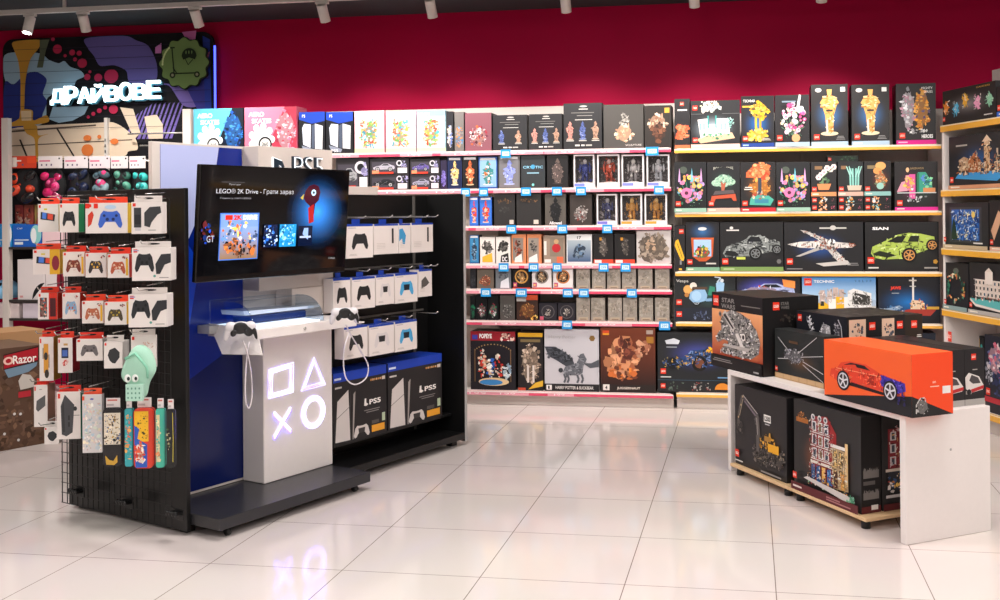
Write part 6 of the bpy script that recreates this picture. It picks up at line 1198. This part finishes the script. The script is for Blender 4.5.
# ================================================================ GONDOLA RIGHT FACE GOODS
def peg_bar(y, n):
    z = K.hit(400, y, 1, SP-.03)[2]; m = MB().box(1.12, 2.03, SP-.03, SP-.02, z-.006, z+.006, '#777', c=.001); m.build('crossbar', mat('bar_grey', '#85807c', .4, metal=.5), g)
    for u in n:
        q = MB().tube([(u, SP-.02, z), (u, .03, z), (u, .01, z+.012)], .003); q.build('hook', 'chrome', g)
    return z
def ds_front(col, acc=None, word=True):
    def f(c):
        c.rect(0, 0, 1, 1, '#e2d8d4'); c.rect(0, .93, 1, .07, '#1c3fa0')
        if col: c.pad(.2, .24, .62, .5, col, None, acc)
        c.rect(.06, .87, .3, .03, '#b8b0b4'); c.small(.1, .08, .3, .06, '#b8b0ac', 2)
    return f
def ds_side(kind):
    def f(c):
        c.rect(0, 0, 1, 1, '#ddd3cf'); c.rect(0, .94, 1, .06, '#1c3fa0')
        if kind == 'bar': c.rect(.72, .35, .08, .5, '#2a282a')
        if kind == 'blue': c.poly([(.0, .4), (.0, .8), (.3, .84), (.6, .6), (.5, .3), (.3, .3), (.25, .5)], '#3f90c0')
        if kind == 'bw': c.poly([(.2, .3), (.2, .6), (.5, .75), (.8, .5), (.6, .4)], '#55504e')
        for k in range(4): c.rect(.1, .2+.05*k, .35, .012, '#c0b6b2')
    return f
rows = [
 [(330, 344.5, 225, 259, ds_front('#2a2a2c'), 'white controller box half hidden by the television edge, upper row'), (346, 373, 224, 258, ds_front('#2a2a2c'), 'white box with a black controller beside the television'), (374, 398.5, 224, 254, ds_side('bar'), 'white box side with a narrow black mark, upper row left'), (399, 410.5, 223.5, 253, ds_side('blue'), 'narrow white box with a blue controller, upper row'), (411.5, 433, 223, 252, ds_side('bar'), 'white box side with a narrow black mark, upper row right')],
 [(333, 350.5, 278, 312, ds_front('#2a2a2c'), 'white box with a black controller beside the column, middle row'), (352, 375, 277, 308.5, ds_front('#232325'), 'white box with a black controller, second in the middle row'), (376, 394, 275, 304.5, ds_front('#d4cccc', '#2a2a2c'), 'white box with a white controller, middle row'), (395, 417.5, 273, 302.5, ds_front('#48a0d0', '#1c2630'), 'white box with a bright blue controller, middle row'), (418.5, 432, 269.5, 296.5, ds_side('bw'), 'narrow white box with a grey print, end of middle row')],
 [(344, 367.5, 326, 358, ds_front('#2a2a2c'), 'white box with a black controller behind the cable, lowest row'), (369, 394, 324, 354.5, ds_front('#d4cccc', '#2a2a2c'), 'white box with a white controller, lowest row'), (395, 417, 320.5, 350.5, ds_front('#48a0d0', '#1c2630'), 'white box with a bright blue controller, lowest row')]]
for ri, (row, yy) in enumerate(zip(rows, (217, 265.5, 312.5))):
    us = []
    for x0, x1, yt, yb2, art, label in row:
        ym = (yt+yb2)/2; a = K.hit(x0, ym, 1, .06)[0]; b2 = K.hit(x1, ym, 1, .06)[0]; z0 = K.hit((x0+x1)/2, yb2, 1, .06)[2]; z1 = K.hit((x0+x1)/2, yt, 1, .06)[2]
        t = empty('controller_box', label, 'controller box', K.w((a+b2)/2, .06, z0), K.a, 'white controller boxes hanging on the gondola')
        w = b2-a-.003; carton_mb(w, .075, z1-z0, '#e0d6d2', {'front': art}, cols=dict(top='#1a3c9c')).build('carton', 'card', t); us.append((a+b2)/2)
        hb = z1-z0; MB().box(-w*.15, w*.15, .03, .032, hb+.0003, hb+.028, '#1c3fa0').build('hang_tab', 'card', t)
    peg_bar(yy, [u for u in us if u > 1.13]+[K.hit(437, yy, 1, .02)[0]])
def ps5box(x0, x1, yt, label, k):
    a = max(1.046, K.hit(x0, 400, 1, .1)[0]); b2 = K.hit(x1, 400, 1, .1)[0]; z = .2005; h = K.hit(x1, yt, 1, .1)[2]-z
    def f(c):
        c.rect(0, 0, 1, 1, '#232022'); c.rect(0, .87, 1, .13, '#1a3fae'); c.rect(.02, .9, .12, .03, '#d8e0f0'); c.rect(.03, .78, .12, .025, '#cfc8c4')
        c.poly([(.03, .03), (.07, .6), (.27, .74), (.3, .02)], '#cfc6c2'); c.poly([(.34, .02), (.36, .66), (.4, .7), (.36, .02)], '#9c9490'); c.line([(.31, .04), (.3, .72)], .006, '#4a4648'); c.line([(.05, .36), (.3, .5)], .008, '#55504e')
        c.poly([(.56, .46), (.57, .56), (.6, .56), (.6, .5), (.64, .47), (.6, .45)], '#e6e0dc'); c.text('PS5', .66, .46, .22, .075, '#efe9e5', .03); c.rect(.56, .38, .3, .012, '#8a8482'); c.rect(.6, .35, .24, .012, '#8a8482')
        c.pad(.36, .02, .3, .18, '#cfc6c2', None, '#3a3636'); c.rect(.7, .05, .25, .1, '#e8a030'); c.rect(.7, .17, .14, .05, '#55504e'); c.rect(.9, .18, .06, .12, '#b8c8a8')
        for i in range(7): c.rect(.68+.035*i, .8, .024, .03, ['#c88a4c', '#d8b088'][i % 2])
        c.rect(.9, .79, .06, .05, '#d8ccc0')
    carton('console_carton', label, 'console box', K, a, b2, .1, .19, z, h, '#1d1b1d', f, 'black console cartons on the gondola base', 'card', cols=dict(top='#1a3fae'))
ps5box(330, 386.5, 364, 'black and blue console carton behind the pedestal, left of two', 0); ps5box(388, 442, 353, 'black and blue console carton by the gondola end, right of two', 1)
tb = K.hit(348, 186, 1, .3)
MB().box(K.hit(340, 186, 1, .28)[0], K.hit(378, 186, 1, .28)[0], .28, .36, GT-.0145, GT+.035, c=.001).build('sign_holder', 'header', g)
# ================================================================ LOW TABLE
TZ = .582
t = empty('display_table', 'low white display table with solid end panel and boxes on it', 'table', T.w(0, 0, 0), T.a)
MB().box(-1.475, -.0305, 0, .5, .553, TZ, c=.002).build('table_top', 'white', t); 
MB().box(-.03, .010, 0, .503, .001, TZ, c=.002).build('end_panel', 'white', t); MB().box(-1.475, -1.445, 0, .5, .001, .5525, c=.002).build('end_panel', 'white', t)
MB().box(-1.444, -.0305, .46, .475, .2, .5525, c=.001).build('back_rail', 'white', t)
q = Fr(T.o, math.degrees(T.a)).hit(949, 449, 0, 0); s2 = MB().tube([(.009, q[1], q[2]), (.012, q[1], q[2])], .006, '#777', n=12); s2.build('screw_cap', 'grey', t)
def pallet(u0, u1, label, v0=-.035, v1=.44):
    p = empty('low_pallet', label, 'pallet', T.w((u0+u1)/2, 0, 0), T.a, 'plywood pallets under the table'); w = (u1-u0)/2
    MB().box(-w, w, v0, v1, .044, .061, c=.002).build('board', 'wood', p)
    for a in (-w+.05, w-.05):
        for b2 in (v0+.04, v1-.04): MB().tube([(a, b2, .001), (a, b2, .0435)], .022, n=14).build('foot', 'black_metal', p)
PZ = .0612
ua = T.hit(733, 463, 1, -.06)[0]; ub = T.hit(790.5, 487, 1, -.02)[0]; uc = T.hit(866, 519, 1, -.035)[0]
pallet(-1.40, ub-.002, 'pale plywood pallet on black feet under the excavator box'); pallet(ub+.002, uc, 'pale plywood pallet on black feet under the brick building box')
def tb_box(x0, x1, v, ytop_r, z, d, name, label, front, right=None, top=None, body='#222022', rz=0, group='large model kit boxes at the white table', left=None, m='card', h=None):
    yb0 = fr_y(T, x0, z, v); yb1 = fr_y(T, x1, z, v); a = T.hit(x0, yb0-10, 1, v)[0]; b2 = T.hit(x1, yb1-10, 1, v)[0]; h = h or T.hit(x1, ytop_r, 1, v)[2]-z
    w = b2-a; o = carton(name, label, 'model kit box', T, a, b2, v, d, z+.0005, h, body, front, group, m, right, left, top)
    return a, b2, h, o
def excav(c):
    c.rect(0, 0, 1, 1, '#2b2829'); c.glow(.7, .35, .3, .3, '#5c4630', '#2b2829'); c.rect(.58, .64, .13, .09, '#efebe6'); c.text('L2500', .59, .655, .11, .06, '#2b2829', .04); c.rect(.6, .61, .09, .012, '#bbb')
    c.line([(.16, .87), (.47, .68)], .055, '#4a4547'); c.line([(.17, .89), (.47, .7)], .012, '#b0a8a4'); c.line([(.2, .82), (.42, .68)], .02, '#7a6c78'); c.line([(.15, .88), (.08, .64), (.06, .5)], .035, '#5a5452'); c.line([(.17, .84), (.1, .62)], .01, '#b8a890'); [c.circ(q[0], q[1], .014, '#c8a87c', 8) for q in ((.13, .76), (.17, .87), (.46, .68), (.08, .6))]; c.blobs(.03, .36, .14, .2, ['#3f3b3a', '#5c5653', '#2a2726'], 14, .03, 4); c.blobs(.38, .58, .14, .14, ['#5c5654', '#3a3637'], 8, .03, 4)
    c.line([(.47, .68), (.51, .36)], .05, '#5c5654'); c.line([(.45, .66), (.47, .4)], .012, '#a8a09c'); c.tex([(.4, .12), (.4, .32), (.6, .4), (.96, .34), (.97, .14)], ['#6c6662', '#3a3634', '#8a7c6c', '#1f1d1d', '#4a4542'], 300, .05, 5); c.blobs(.5, .3, .38, .2, ['#d89a30', '#e8b048', '#4a4038', '#a87428'], 26, .035, 3); c.rect(.68, .3, .2, .1, '#e8a828'); c.blobs(.4, .14, .55, .18, ['#3f3b39', '#5a5350', '#2a2726', '#47413e'], 34, .035, 5); c.rect(.46, .26, .06, .2, '#5a5452'); c.rect(.62, .42, .12, .06, '#b08038')
    c.logo(.03, .1, .09); c.rect(.03, .05, .16, .015, '#d8d4d0')
    for i in range(5): c.circ(.62+.05*i, .17-.004*i, .006, '#c9c4c0', 6)
    c.rect(.55, .03, .38, .02, '#8a8684')
def jazz(c, end=False):
    c.rect(0, 0, 1, 1, '#2c2a2a')
    if not end:
        c.glow(.5, .42, .42, .36, '#d8702c', '#2c2a2a'); c.rect(.04, .76, .19, .05, '#a8642c'); c.blobs(.06, .79, .14, .08, ['#b0703c', '#8a5428', '#c88a50'], 12, .02, 3)
        X, w = .28, .3; c.poly([(X, .86), (X+w*.8, .9), (X+w*1.25, .74), (X+w*1.25, .34), (X+w, .16), (X, .16)], '#a83434'); c.rect(X, .2, w*.98, .66, '#9c2c30')
        for i in range(3):
            for j, xx in enumerate((X+.015, X+.11, X+.2)):
                c.rect(xx, .42+.145*i, .07, .11, '#e8e4e4'); c.rect(xx+.015, .43+.145*i, .04, .085, '#3f4a58' if j != 1 else '#8a7050')
            c.rect(X-.005, .40+.145*i, w, .012, '#e2dad4')
        for xx in (X+.04, X+.14, X+.23): c.circ(xx, .86, .035, '#e0dcdc', 12); c.circ(xx, .86, .018, '#4a5260', 10)
        c.rect(X, .36, w+.02, .03, '#e8ded4'); c.poly([(.6, .62), (.82, .58), (.84, .18), (.62, .16)], '#b89c78')
        for i in range(3):
            for xx in (.63, .71): c.rect(xx, .3+.1*i, .05, .075, '#4c4438'); c.rect(xx+.012, .31+.1*i, .025, .055, '#e0b870')
        c.rect(.59, .6, .25, .035, '#e8e2dc'); c.rect(.8, .24, .04, .44, '#e8c48c'); c.rect(.59, .28, .24, .02, '#e8e2dc')
        for xx, q2 in ((.3, '#3a5c8c'), (.38, '#2c6aa8'), (.46, '#e8b060'), (.54, '#3a78b8'), (.64, '#5c3a30'), (.74, '#d89a50')): c.rect(xx, .18, .055, .17, q2)
        c.tex([(X, .2), (X, .86), (X+w*.8, .9), (X+w*1.2, .74), (X+w*1.2, .2)], ['#e8dcdc', '#7c2428', '#b84848', '#4a1c20', '#d8c8b8', '#3a4450'], 330, .022, 5); c.tex([(.6, .2), (.6, .6), (.84, .56), (.84, .2)], ['#e8d8b0', '#8a7050', '#4c4030', '#f0c880', '#d8c8b0'], 160, .022, 6)
        c.blobs(.24, .12, .6, .12, ['#8a3434', '#d8c8b8', '#3a6aa8', '#c8904c', '#2c2a2a', '#7ab08c'], 40, .022, 3, 'rect'); c.poly([(.2, .17), (.84, .08), (.9, .1), (.88, .15), (.26, .2)], '#c8c0bc'); c.blobs(.84, .08, .12, .08, ['#58a078', '#3f8060', '#a8c8b8'], 10, .025, 4); c.logo(.03, .13, .07)
        c.rect(0, 0, 1, .09, '#5c2024'); c.rect(.03, .035, .14, .02, '#e0d0c8'); c.rect(.55, .025, .35, .015, '#a87070'); c.rect(.55, .05, .2, .015, '#a87070')
    else:
        c.rect(.12, .42, .8, .42, '#8c2c34'); c.rect(.4, .42, .28, .36, '#d8a868'); c.rect(.46, .42, .16, .3, '#7c2c30')
        for i in range(3):
            for xx in (.16, .78): c.rect(xx, .46+.13*i, .12, .09, '#e0dcdc'); c.rect(xx+.03, .47+.13*i, .06, .07, '#4a4c58')
        c.tex([(.12, .2), (.12, .84), (.92, .84), (.92, .2)], ['#e8dcdc', '#7c2428', '#b84848', '#d8a868', '#2c2024', '#d8c8b8'], 260, .022, 5); c.blobs(.1, .8, .85, .08, ['#d8b8b8', '#b86a70', '#e8dcd8'], 16, .02, 3, 'rect'); c.rect(.05, .4, .9, .03, '#d8c8b8'); c.rect(.1, .2, .86, .2, '#2c3038'); c.blobs(.1, .16, .86, .22, ['#e09038', '#f0c060', '#3a5c8c', '#c84838', '#e8e0d8'], 34, .025, 6, 'rect'); c.rect(.05, .13, .92, .03, '#c8c4c4'); c.logo(.45, .93, .05); c.rect(0, 0, 1, .07, '#5c2024')
def jazz_side(c):
    c.rect(0, 0, 1, 1, '#1c1a1a')
    for y in (.14, .36):
        pts = [(.1, y)]
        r = random.Random(int(y*100))
        for k in range(18): pts += [(.1+.8*k/18, y+.06+.05*r.random()), (.1+.8*(k+1)/18, y+.06+.05*r.random())]
        c.poly(pts+[(.9, y)], '#77726e')
    c.rect(.1, .29, .6, .04, '#5c5856'); c.rect(0, 0, 1, .07, '#5c2024'); c.rect(.5, .03, .35, .05, '#e6e2de')
a, b2, h, o = tb_box(735.5, 787, -.005, 398.5, PZ, .3, 'boxed_model_kit', 'black box picturing a yellow excavator on the plywood pallet', excav)
jz = -.01
a3, b3, h3, o = tb_box(794.5, 861.5, jz, 417.3, PZ, .115, 'boxed_model_kit', 'black box picturing a red brick building on the plywood pallet', jazz, jazz_side)
b4 = T.hit(885, 480, 0, b3); 
carton('boxed_model_kit', 'black box behind the brick building box, its end half hidden by the panel', 'model kit box', T, a3+.02, b3-.001, jz+.125, .3, PZ+.0005, h3, '#232021', None, 'large model kit boxes at the white table', 'card', lambda c: jazz(c, True))
carton('boxed_model_kit', 'plain dark box standing behind the excavator box', 'model kit box', T, a+.02, b2, .30, .12, PZ+.0005, h*.9, '#232021', None, 'large model kit boxes at the white table')
def falcon(c):
    c.rect(0, 0, 1, 1, '#1e1c1e'); c.grad(.0, .16, 1, .62, '#a8442c', '#f0a874'); c.glow(.8, .3, .2, .14, '#f8b070', '#b85838'); c.rect(0, .78, 1, .22, '#1f1d1f'); c.logo(.03, .82, .14)
    c.text('STAR', .21, .88, .26, .06, '#8a8684', .02); c.text('WARS', .2, .8, .28, .06, '#8a8684', .02); c.rect(.6, .86, .36, .012, '#77726f')
    hull = [(.08, .36), (.12, .45), (.2, .5), (.19, .62), (.25, .73), (.4, .79), (.58, .77), (.76, .7), (.9, .56), (.96, .42), (.93, .28), (.8, .2), (.6, .18), (.42, .2), (.26, .19), (.18, .22), (.22, .27), (.33, .31), (.34, .36), (.26, .39), (.14, .33)]
    c.poly(hull, '#8a8684'); c.tex(hull, ['#e8e2de', '#2f2c2d', '#cfc8c4', '#5a5656', '#f2ece8', '#3a3738', '#a8a29e'], 620, .035, 7)
    c.poly([(.24, .72), (.3, .78), (.5, .56), (.46, .5)], '#c8c0bc'); c.poly([(.26, .71), (.3, .74), (.47, .56), (.46, .54)], '#3a3637'); c.poly([(.5, .48), (.56, .5), (.72, .26), (.66, .24)], '#dcd4d0'); c.poly([(.24, .3), (.28, .33), (.78, .33), (.76, .28)], '#b8b0ac')
    c.circ(.66, .46, .05, '#e8e0dc', 12); c.circ(.66, .46, .03, '#4a4646', 10); c.circ(.2, .72, .035, '#8a807c', 10); c.circ(.2, .72, .02, '#3a3637', 8)
    c.rect(0, 0, 1, .16, '#1b191b'); c.small(.04, .08, .4, .05, '#8a8482', 2); c.rect(.85, .03, .1, .02, '#aaa')
def falcon_side(c): c.rect(0, 0, 1, 1, '#141314'); c.logo(.18, .84, .1); c.text('STAR', .32, .9, .15, .04, '#6a6664', .03); c.text('WARS', .32, .85, .15, .04, '#6a6664', .03); c.blobs(.3, .68, .35, .1, ['#2c2826', '#3a332f'], 8, .03, 2)
def tie(c):
    c.rect(0, 0, 1, 1, '#2a2c2c'); c.rect(0, 0, 1, .11, '#b89468'); 
    for k in range(6): c.rect(.02+.165*k, .02, .15, .08, '#c8a57c')
    c.glow(.55, .4, .4, .25, '#6a4a2c', '#2a2c2c'); c.blobs(.2, .35, .42, .32, ['#8a888c', '#b8b6ba', '#55545a', '#3a3a40'], 40, .025, 4)
    for p in (((.08, .84), (.34, .56)), ((.5, .58), (.88, .96)), ((.56, .52), (1, .62)), ((.6, .44), (1, .28)), ((.6, .38), (1, .12)), ((.08, .4), (.3, .44))): c.line(p, .012, '#cfccce')
    c.rect(.32, .76, .18, .05, '#5c4432'); c.logo(.02, .15, .09)
ra = math.radians(0)
fa, fb2, fh, fo = tb_box(712.5, 763, .02, 298.5, TZ, .375, 'boxed_model_kit', 'tallest black box with a round grey spacecraft, at the far end of the table', falcon, falcon_side)
ta, tb2, th, to = tb_box(775.5, 823.5, .0, 337.5, TZ, .1, 'boxed_model_kit', 'dark box with a small spiky grey craft and tan bottom strip', tie) if False else (0, 0, 0, None)
# keep the spiky craft box clear of the tall box
ta = max(fb2+.006, T.hit(775, 360, 1, .09)[0]); tb2 = T.hit(824, 360, 1, .09)[0]; th = T.hit(824, 337, 1, .09)[2]-TZ
carton('boxed_model_kit', 'dark box with a small spiky grey craft and tan bottom strip', 'model kit box', T, ta, tb2-.002, .09, .1, TZ+.0005, th, '#2a2c2c', tie, 'large model kit boxes at the white table')
def orange(c):
    c.rect(0, 0, 1, 1, '#222122'); c.poly([(0, 0.02), (0, 1), (1, 1), (1, .34)], '#f0602c'); 
    X, Y, Wd, Hh = .07, .2, .87, .5
    def q(a, b2): return (X+a*Wd, Y+b2*Hh+.06*(a-.5)*0)
    c.poly([q(*p) for p in [(.0, .36), (.02, .62), (.1, .66), (.16, .9), (.28, 1.0), (.5, 1.0), (.7, .78), (.98, .66), (1, .5), (.97, .3), (.5, .2), (.1, .24)]], '#e0442c'); c.poly([q(*p) for p in [(.2, .84), (.3, .96), (.48, .95), (.56, .82), (.38, .84), (.36, .92)]], '#241c1e'); c.poly([q(*p) for p in [(.7, .4), (.7, .76), (.99, .64), (1, .4), (.9, .26)]], '#4a3aa8'); c.poly([q(*p) for p in [(.1, .2), (.9, .08), (.9, .16), (.3, .3)]], '#2c1a1a'); c.poly([q(*p) for p in [(.5, .34), (.56, .7), (.62, .72), (.6, .36)]], '#a82c20'); c.line([q(.1, .68), q(.7, .7)], .012, '#f8a078')
    c.tex([q(*p) for p in [(.02, .36), (.04, .6), (.18, .8), (.5, .8), (.7, .74), (.7, .3), (.3, .3)]], ['#f0704c', '#c83a24', '#f89070', '#8c2418', '#e85030'], 120, .04, 5); c.tex([q(*p) for p in [(.7, .3), (.7, .76), (.97, .64), (.99, .4), (.9, .26)]], ['#5a48c8', '#2c2080', '#7c6ad8', '#1c1450'], 70, .04, 6)
    for a, rr in ((.2, .17), (.82, .17)):
        x, y = q(a, .3); c.circ(x, y, rr, '#1c1a1e', 24); c.circ(x, y, rr*.8, '#cfccd4', 22); c.circ(x, y, rr*.66, '#3a3436', 20)
        for k in range(5): t2 = 1.257*k+.3; c.line([(x, y), (x+rr*.76*c.h/c.w*math.cos(t2), y+rr*.76*math.sin(t2))], .03, '#d8d6dc')
    c.blobs(.86, .16, .1, .2, ['#3a2c7c', '#241f4c'], 8, .04, 3)
def orange_side(c):
    c.rect(0, 0, 1, 1, '#222122'); c.poly([(0, .34), (0, 1), (1, 1), (1, .0)], '#ec4a22'); c.text('LEGO', .5, .52, .08, .03, '#ffd8c8', .02); c.rect(.44, .46, .22, .015, '#f8c8b4'); c.rect(.74, .34, .2, .12, '#e8e2de')
    c.line([(.1, .06), (.1, .2), (.2, .3), (.3, .3)], .02, '#cfcac8'); c.blobs(.1, .04, .3, .26, ['#c8c4c4', '#77736f', '#222122'], 16, .03, 3)
oa, ob2, oh, oo = tb_box(824.5, 912, -.02, 355, TZ, .235, 'boxed_model_kit', 'bright orange box with a red sports car at the near table corner', orange, orange_side, None, '#f0602c')
# row of boxes lying behind: three with pictures on their right ends
def helm(c): c.rect(0, 0, 1, 1, '#1c1d24'); c.logo(.03, .85, .1); c.tex([(.2, .95), (.3, .93), (.42, .7), (.34, .68), (.22, .86)], ['#d0ccd0', '#8a8890', '#f0ecf0', '#1c1d24'], 60, .05, 3); c.poly([(.52, .66), (.5, .78), (.56, .86), (.68, .84), (.7, .72), (.66, .64)], '#b0acb0'); c.tex([(.52, .64), (.5, .78), (.56, .86), (.68, .84), (.7, .72), (.66, .62)], ['#e8e4e6', '#77747a', '#ccc8cc'], 60, .04, 5); c.poly([(.78, .92), (.86, .88), (.9, .66), (.84, .62), (.78, .7)], '#3c3c46'); c.line([(.84, .95), (.9, .85), (.92, .66)], .02, '#b8b6bc'); c.tex([(.76, .7), (.78, .9), (.86, .86), (.88, .66)], ['#b0aeb4', '#55545c', '#d8d6da'], 40, .03, 8)
def endpic(k):
    def f(c): c.rect(0, 0, 1, 1, '#1c1a1c' if k < 2 else '#2c221c'); (c.rect(.06, .6, .5, .36, '#d8b49c'), c.blobs(.12, .64, .38, .26, ['#3a3f4c', '#55606c', '#8a5a48'], 12, .03, k)) if k < 2 else None; c.logo(.66 if k < 2 else .35, .8, .11); c.small(.66, .66, .28, .05, '#d8d4d0', 2)
    return f
hv = .215; hu0 = T.hit(796.5, 320, 1, hv)[0]; hu1 = T.hit(847, 330, 1, hv)[0]; hz = T.hit(847, 317.5, 1, hv)[2]
vs = [hv]+[T.hit(x, 330, 0, hu1)[1] for x in (880.5, 905.5)]
v3 = T.hit(923, 330, 0, hu1)[1]
hu0 = max(hu0, fb2+.01)
zz = TZ+.0005
names = ['dark blue box with white armour shapes behind the spiky craft box', 'black box with a small picture on its end, middle of three lying behind', 'brown-black box end, rearmost of the three lying behind']
vv = [hv, vs[1]+.001, vs[2]+.001]; ve = [vs[1]-.001, vs[2]-.001, v3]
for k in range(3):
    carton('boxed_model_kit', names[k], 'model kit box', T, hu0, hu1-.002*k, vv[k], ve[k]-vv[k], zz, hz-zz-.003*k, '#1d1b1d', helm if k == 0 else None, 'large model kit boxes at the white table', 'card', endpic(k), None, lambda c: c.blobs(.1, .1, .8, .8, ['#4a4644', '#5c5856', '#38342f'], 10, .15, 4, 'rect'))
def wcar(c): c.rect(0, 0, 1, 1, '#242224'); c.logo(.34, .8, .11); c.small(.4, .62, .24, .04, '#a8a4a0', 1); c.poly([(.05, .3), (.02, .5), (.2, .58), (.72, .5), (.95, .34), (.9, .26), (.3, .22)], '#d8d2ce'); c.poly([(.22, .44), (.34, .54), (.68, .48), (.8, .38), (.4, .38)], '#4a4648'); c.poly([(.3, .22), (.3, .28), (.95, .34), (.95, .28)], '#b82c30'); c.rect(.04, .2, .3, .06, '#8a8684'); c.rect(0, 0, 1, .11, '#a8a4a0'); c.circ(.2, .24, .05, '#1c1c1e', 10)
pv = [T.hit(x, 380, 0, -.035)[1] for x in (939, 964.5, 984.5)]
tops = T.hit(975, 348.5, 0, -.035)[2]
for k in range(2):
    carton('boxed_model_kit', ['black box end with a white convertible, partly hidden by the orange box', 'black box end with a white convertible, rightmost on the table'][k], 'model kit box', T, -.6, -.035, max(pv[k], .24)+.001, pv[k+1]-max(pv[k], .24)-.002, zz, tops-zz, '#1f1d1f', None, 'large model kit boxes at the white table', 'card', wcar, None, lambda c: c.small(.2, .2, .6, .6, '#3a3636', 3))
# ================================================================ TRACK LIGHTS
TY = 7.15; tz = Fr((0, TY), 0).hit(120, 10, 1, 0)[2]
tr = empty('lighting_track', 'white ceiling lighting track running along the top of the picture', 'lighting track', (-6, TY, tz))
MB().box(0, 10, -.018, .018, 0, .036, c=.002).build('rail', 'track', tr)
for x in (.8, 3.2, 5.6, 8): MB().box(x-.01, x+.01, -.01, .01, .0365, CEIL-tz-.001, c=.001).build('hanger', 'track', tr)
from mathutils import Vector
heads = [(30, 14, 27, 34), (83, 13, 78, 32), (195, 6, 198, 24), (322, 2, 325, 20), (430, 0, 432, 17), (565, -4, 565, 12), (694, -6, 694, 10), (822, -10, 822, 7)]
place = ['leftmost, lit', 'second from left', 'above the badge', 'fourth from left', 'fifth from left', 'sixth from left', 'second from right', 'rightmost']
def spot_head(X, lab, aim, lit, energy, Y=TY, Z=None):
    Z = Z or tz
    e = empty('track_spotlight', lab, 'spotlight', (X, Y, Z), 0, 'white track spotlights')
    MB().box(-.05, .05, -.015, .015, -.022, -.001, c=.002).build('adapter', 'track', e); MB().tube([(0, 0, -.022), (0, 0, -.045)], .008).build('stem', 'track', e)
    d = Vector(aim).normalized(); up = Vector((0, 0, -.045)); a = up-d*.02; b3 = up+d*.11
    MB().tube([tuple(a), tuple(a+d*.004), tuple(b3)], .037, n=24).build('cylinder_head', 'track', e)
    MB().tube([tuple(b3), tuple(b3+d*.002)], .030, n=24).build('lens', 'spotglow' if lit else 'lamp', e)
    if energy:
        l = bpy.data.lights.new('spot', 'SPOT'); l.energy = energy; l.spot_size = math.radians(95); l.spot_blend = .8; l.shadow_soft_size = .06; l.color = (1, .93, .87)
        lo = bpy.data.objects.new('spot_lamp', l); bpy.context.scene.collection.objects.link(lo); lo.location = Vector((X, Y, Z))+b3+d*.012; lo.rotation_euler = d.to_track_quat('-Z', 'Y').to_euler()
        lo.parent = None
for k, (x0, y0, x1, y1) in enumerate(heads):
    X = Fr((0, TY), 0).hit(x0, y0, 1, 0)[0]
    dx = Fr((0, TY), 0).hit(x1, y1, 1, 0)[0]-X
    spot_head(X, f'white cylinder spotlight on the track, {place[k]}', (dx*2.2, -.25 if k == 0 else .55, -1), k == 0, 78)
# unseen second track, added to brighten the shelf fronts, right unit and table
fill_track = empty('lighting_track', 'white fill-light track added nearer the middle of the shop, above the picture', 'lighting track', (-6, 4.9, tz))
MB().box(0, 10, -.018, .018, 0, .036, c=.002).build('rail', 'track', fill_track)
for x in (.8, 3.2, 5.6, 8): MB().box(x-.01, x+.01, -.01, .01, .0365, CEIL-tz-.001, c=.001).build('hanger', 'track', fill_track)
for k, (X, aim) in enumerate(((-4.9, (-.1, 1.2, -1)), (-3.4, (.0, 1.1, -1)), (-1.9, (.1, 1.2, -1)), (-.5, (0, 1.25, -1)), (.6, (.5, 1.1, -1)), (.2, (.9, .6, -1)), (1.9, (.0, .9, -1)))):
    spot_head(X, 'added white fill spotlight on the second track, above the picture', aim, False, 48, 4.9, tz)
# unseen ceiling panels added as general fill light over the shop floor
for i, (x, y) in enumerate([(-4, 1.5), (-1.5, 1.5), (1, 1.5), (3.5, 1.5), (-4, 4.4), (-1.5, 4.4), (1, 4.4), (3.5, 4.4), (-4, -1.5), (0, -1.5), (3.5, -1.5)]):
    e = empty('ceiling_fill_panel', 'added white ceiling fill panel over the shop floor, above the picture', 'fill lamp', (x, y, CEIL-.03), 0, 'added ceiling fill panels above the picture')
    MB().box(-.31, .31, -.31, .31, 0, .028, c=.002).build('frame', 'track', e); MB().box(-.29, .29, -.29, .29, -.003, -.0005, c=.0005).build('diffuser', 'lamp', e)
    l = bpy.data.lights.new('panel', 'AREA'); l.energy = 41; l.size = .56; l.color = (1, .95, .91)
    lo = bpy.data.objects.new('panel_fill', l); bpy.context.scene.collection.objects.link(lo); lo.location = (x, y, CEIL-.04)
# ================================================================ CAMERA, WORLD
cam = bpy.data.cameras.new('camera'); co = bpy.data.objects.new('camera', cam); bpy.context.scene.collection.objects.link(co)
cam.sensor_width = 36; cam.lens = F/1000*36; cam.sensor_fit = 'HORIZONTAL'; cam.shift_x = -(CX-500)/1000; cam.shift_y = (CY-300)/1000; cam.clip_start = .05
from mathutils import Matrix
R = Matrix((( RR[0], -DD[0], -FF[0]), (RR[1], -DD[1], -FF[1]), (RR[2], -DD[2], -FF[2])))
co.matrix_world = Matrix.Translation((0, 0, H)) @ R.to_4x4()
sc = bpy.context.scene; sc.camera = co
w = bpy.data.worlds.new('shop'); sc.world = w; w.use_nodes = True; w.node_tree.nodes['Background'].inputs[0].default_value = (.9, .93, 1, 1); w.node_tree.nodes['Background'].inputs[1].default_value = .3
sc.view_settings.view_transform = 'Standard'; sc.view_settings.look = 'None'; sc.view_settings.gamma = 1; sc.view_settings.exposure = .22; sc.view_settings.use_curve_mapping = False
sc.cycles.max_bounces = 8; sc.cycles.transparent_max_bounces = 16
# label check
seen = {}
for o in ALL:
    l = o.get('label')
    if l:
        n = len(l.split())
        if n < 4 or n > 16: print('LABELLEN', n, l)
        if l in seen and 'above the picture' not in l: print('LABELDUP', l)
        seen[l] = 1
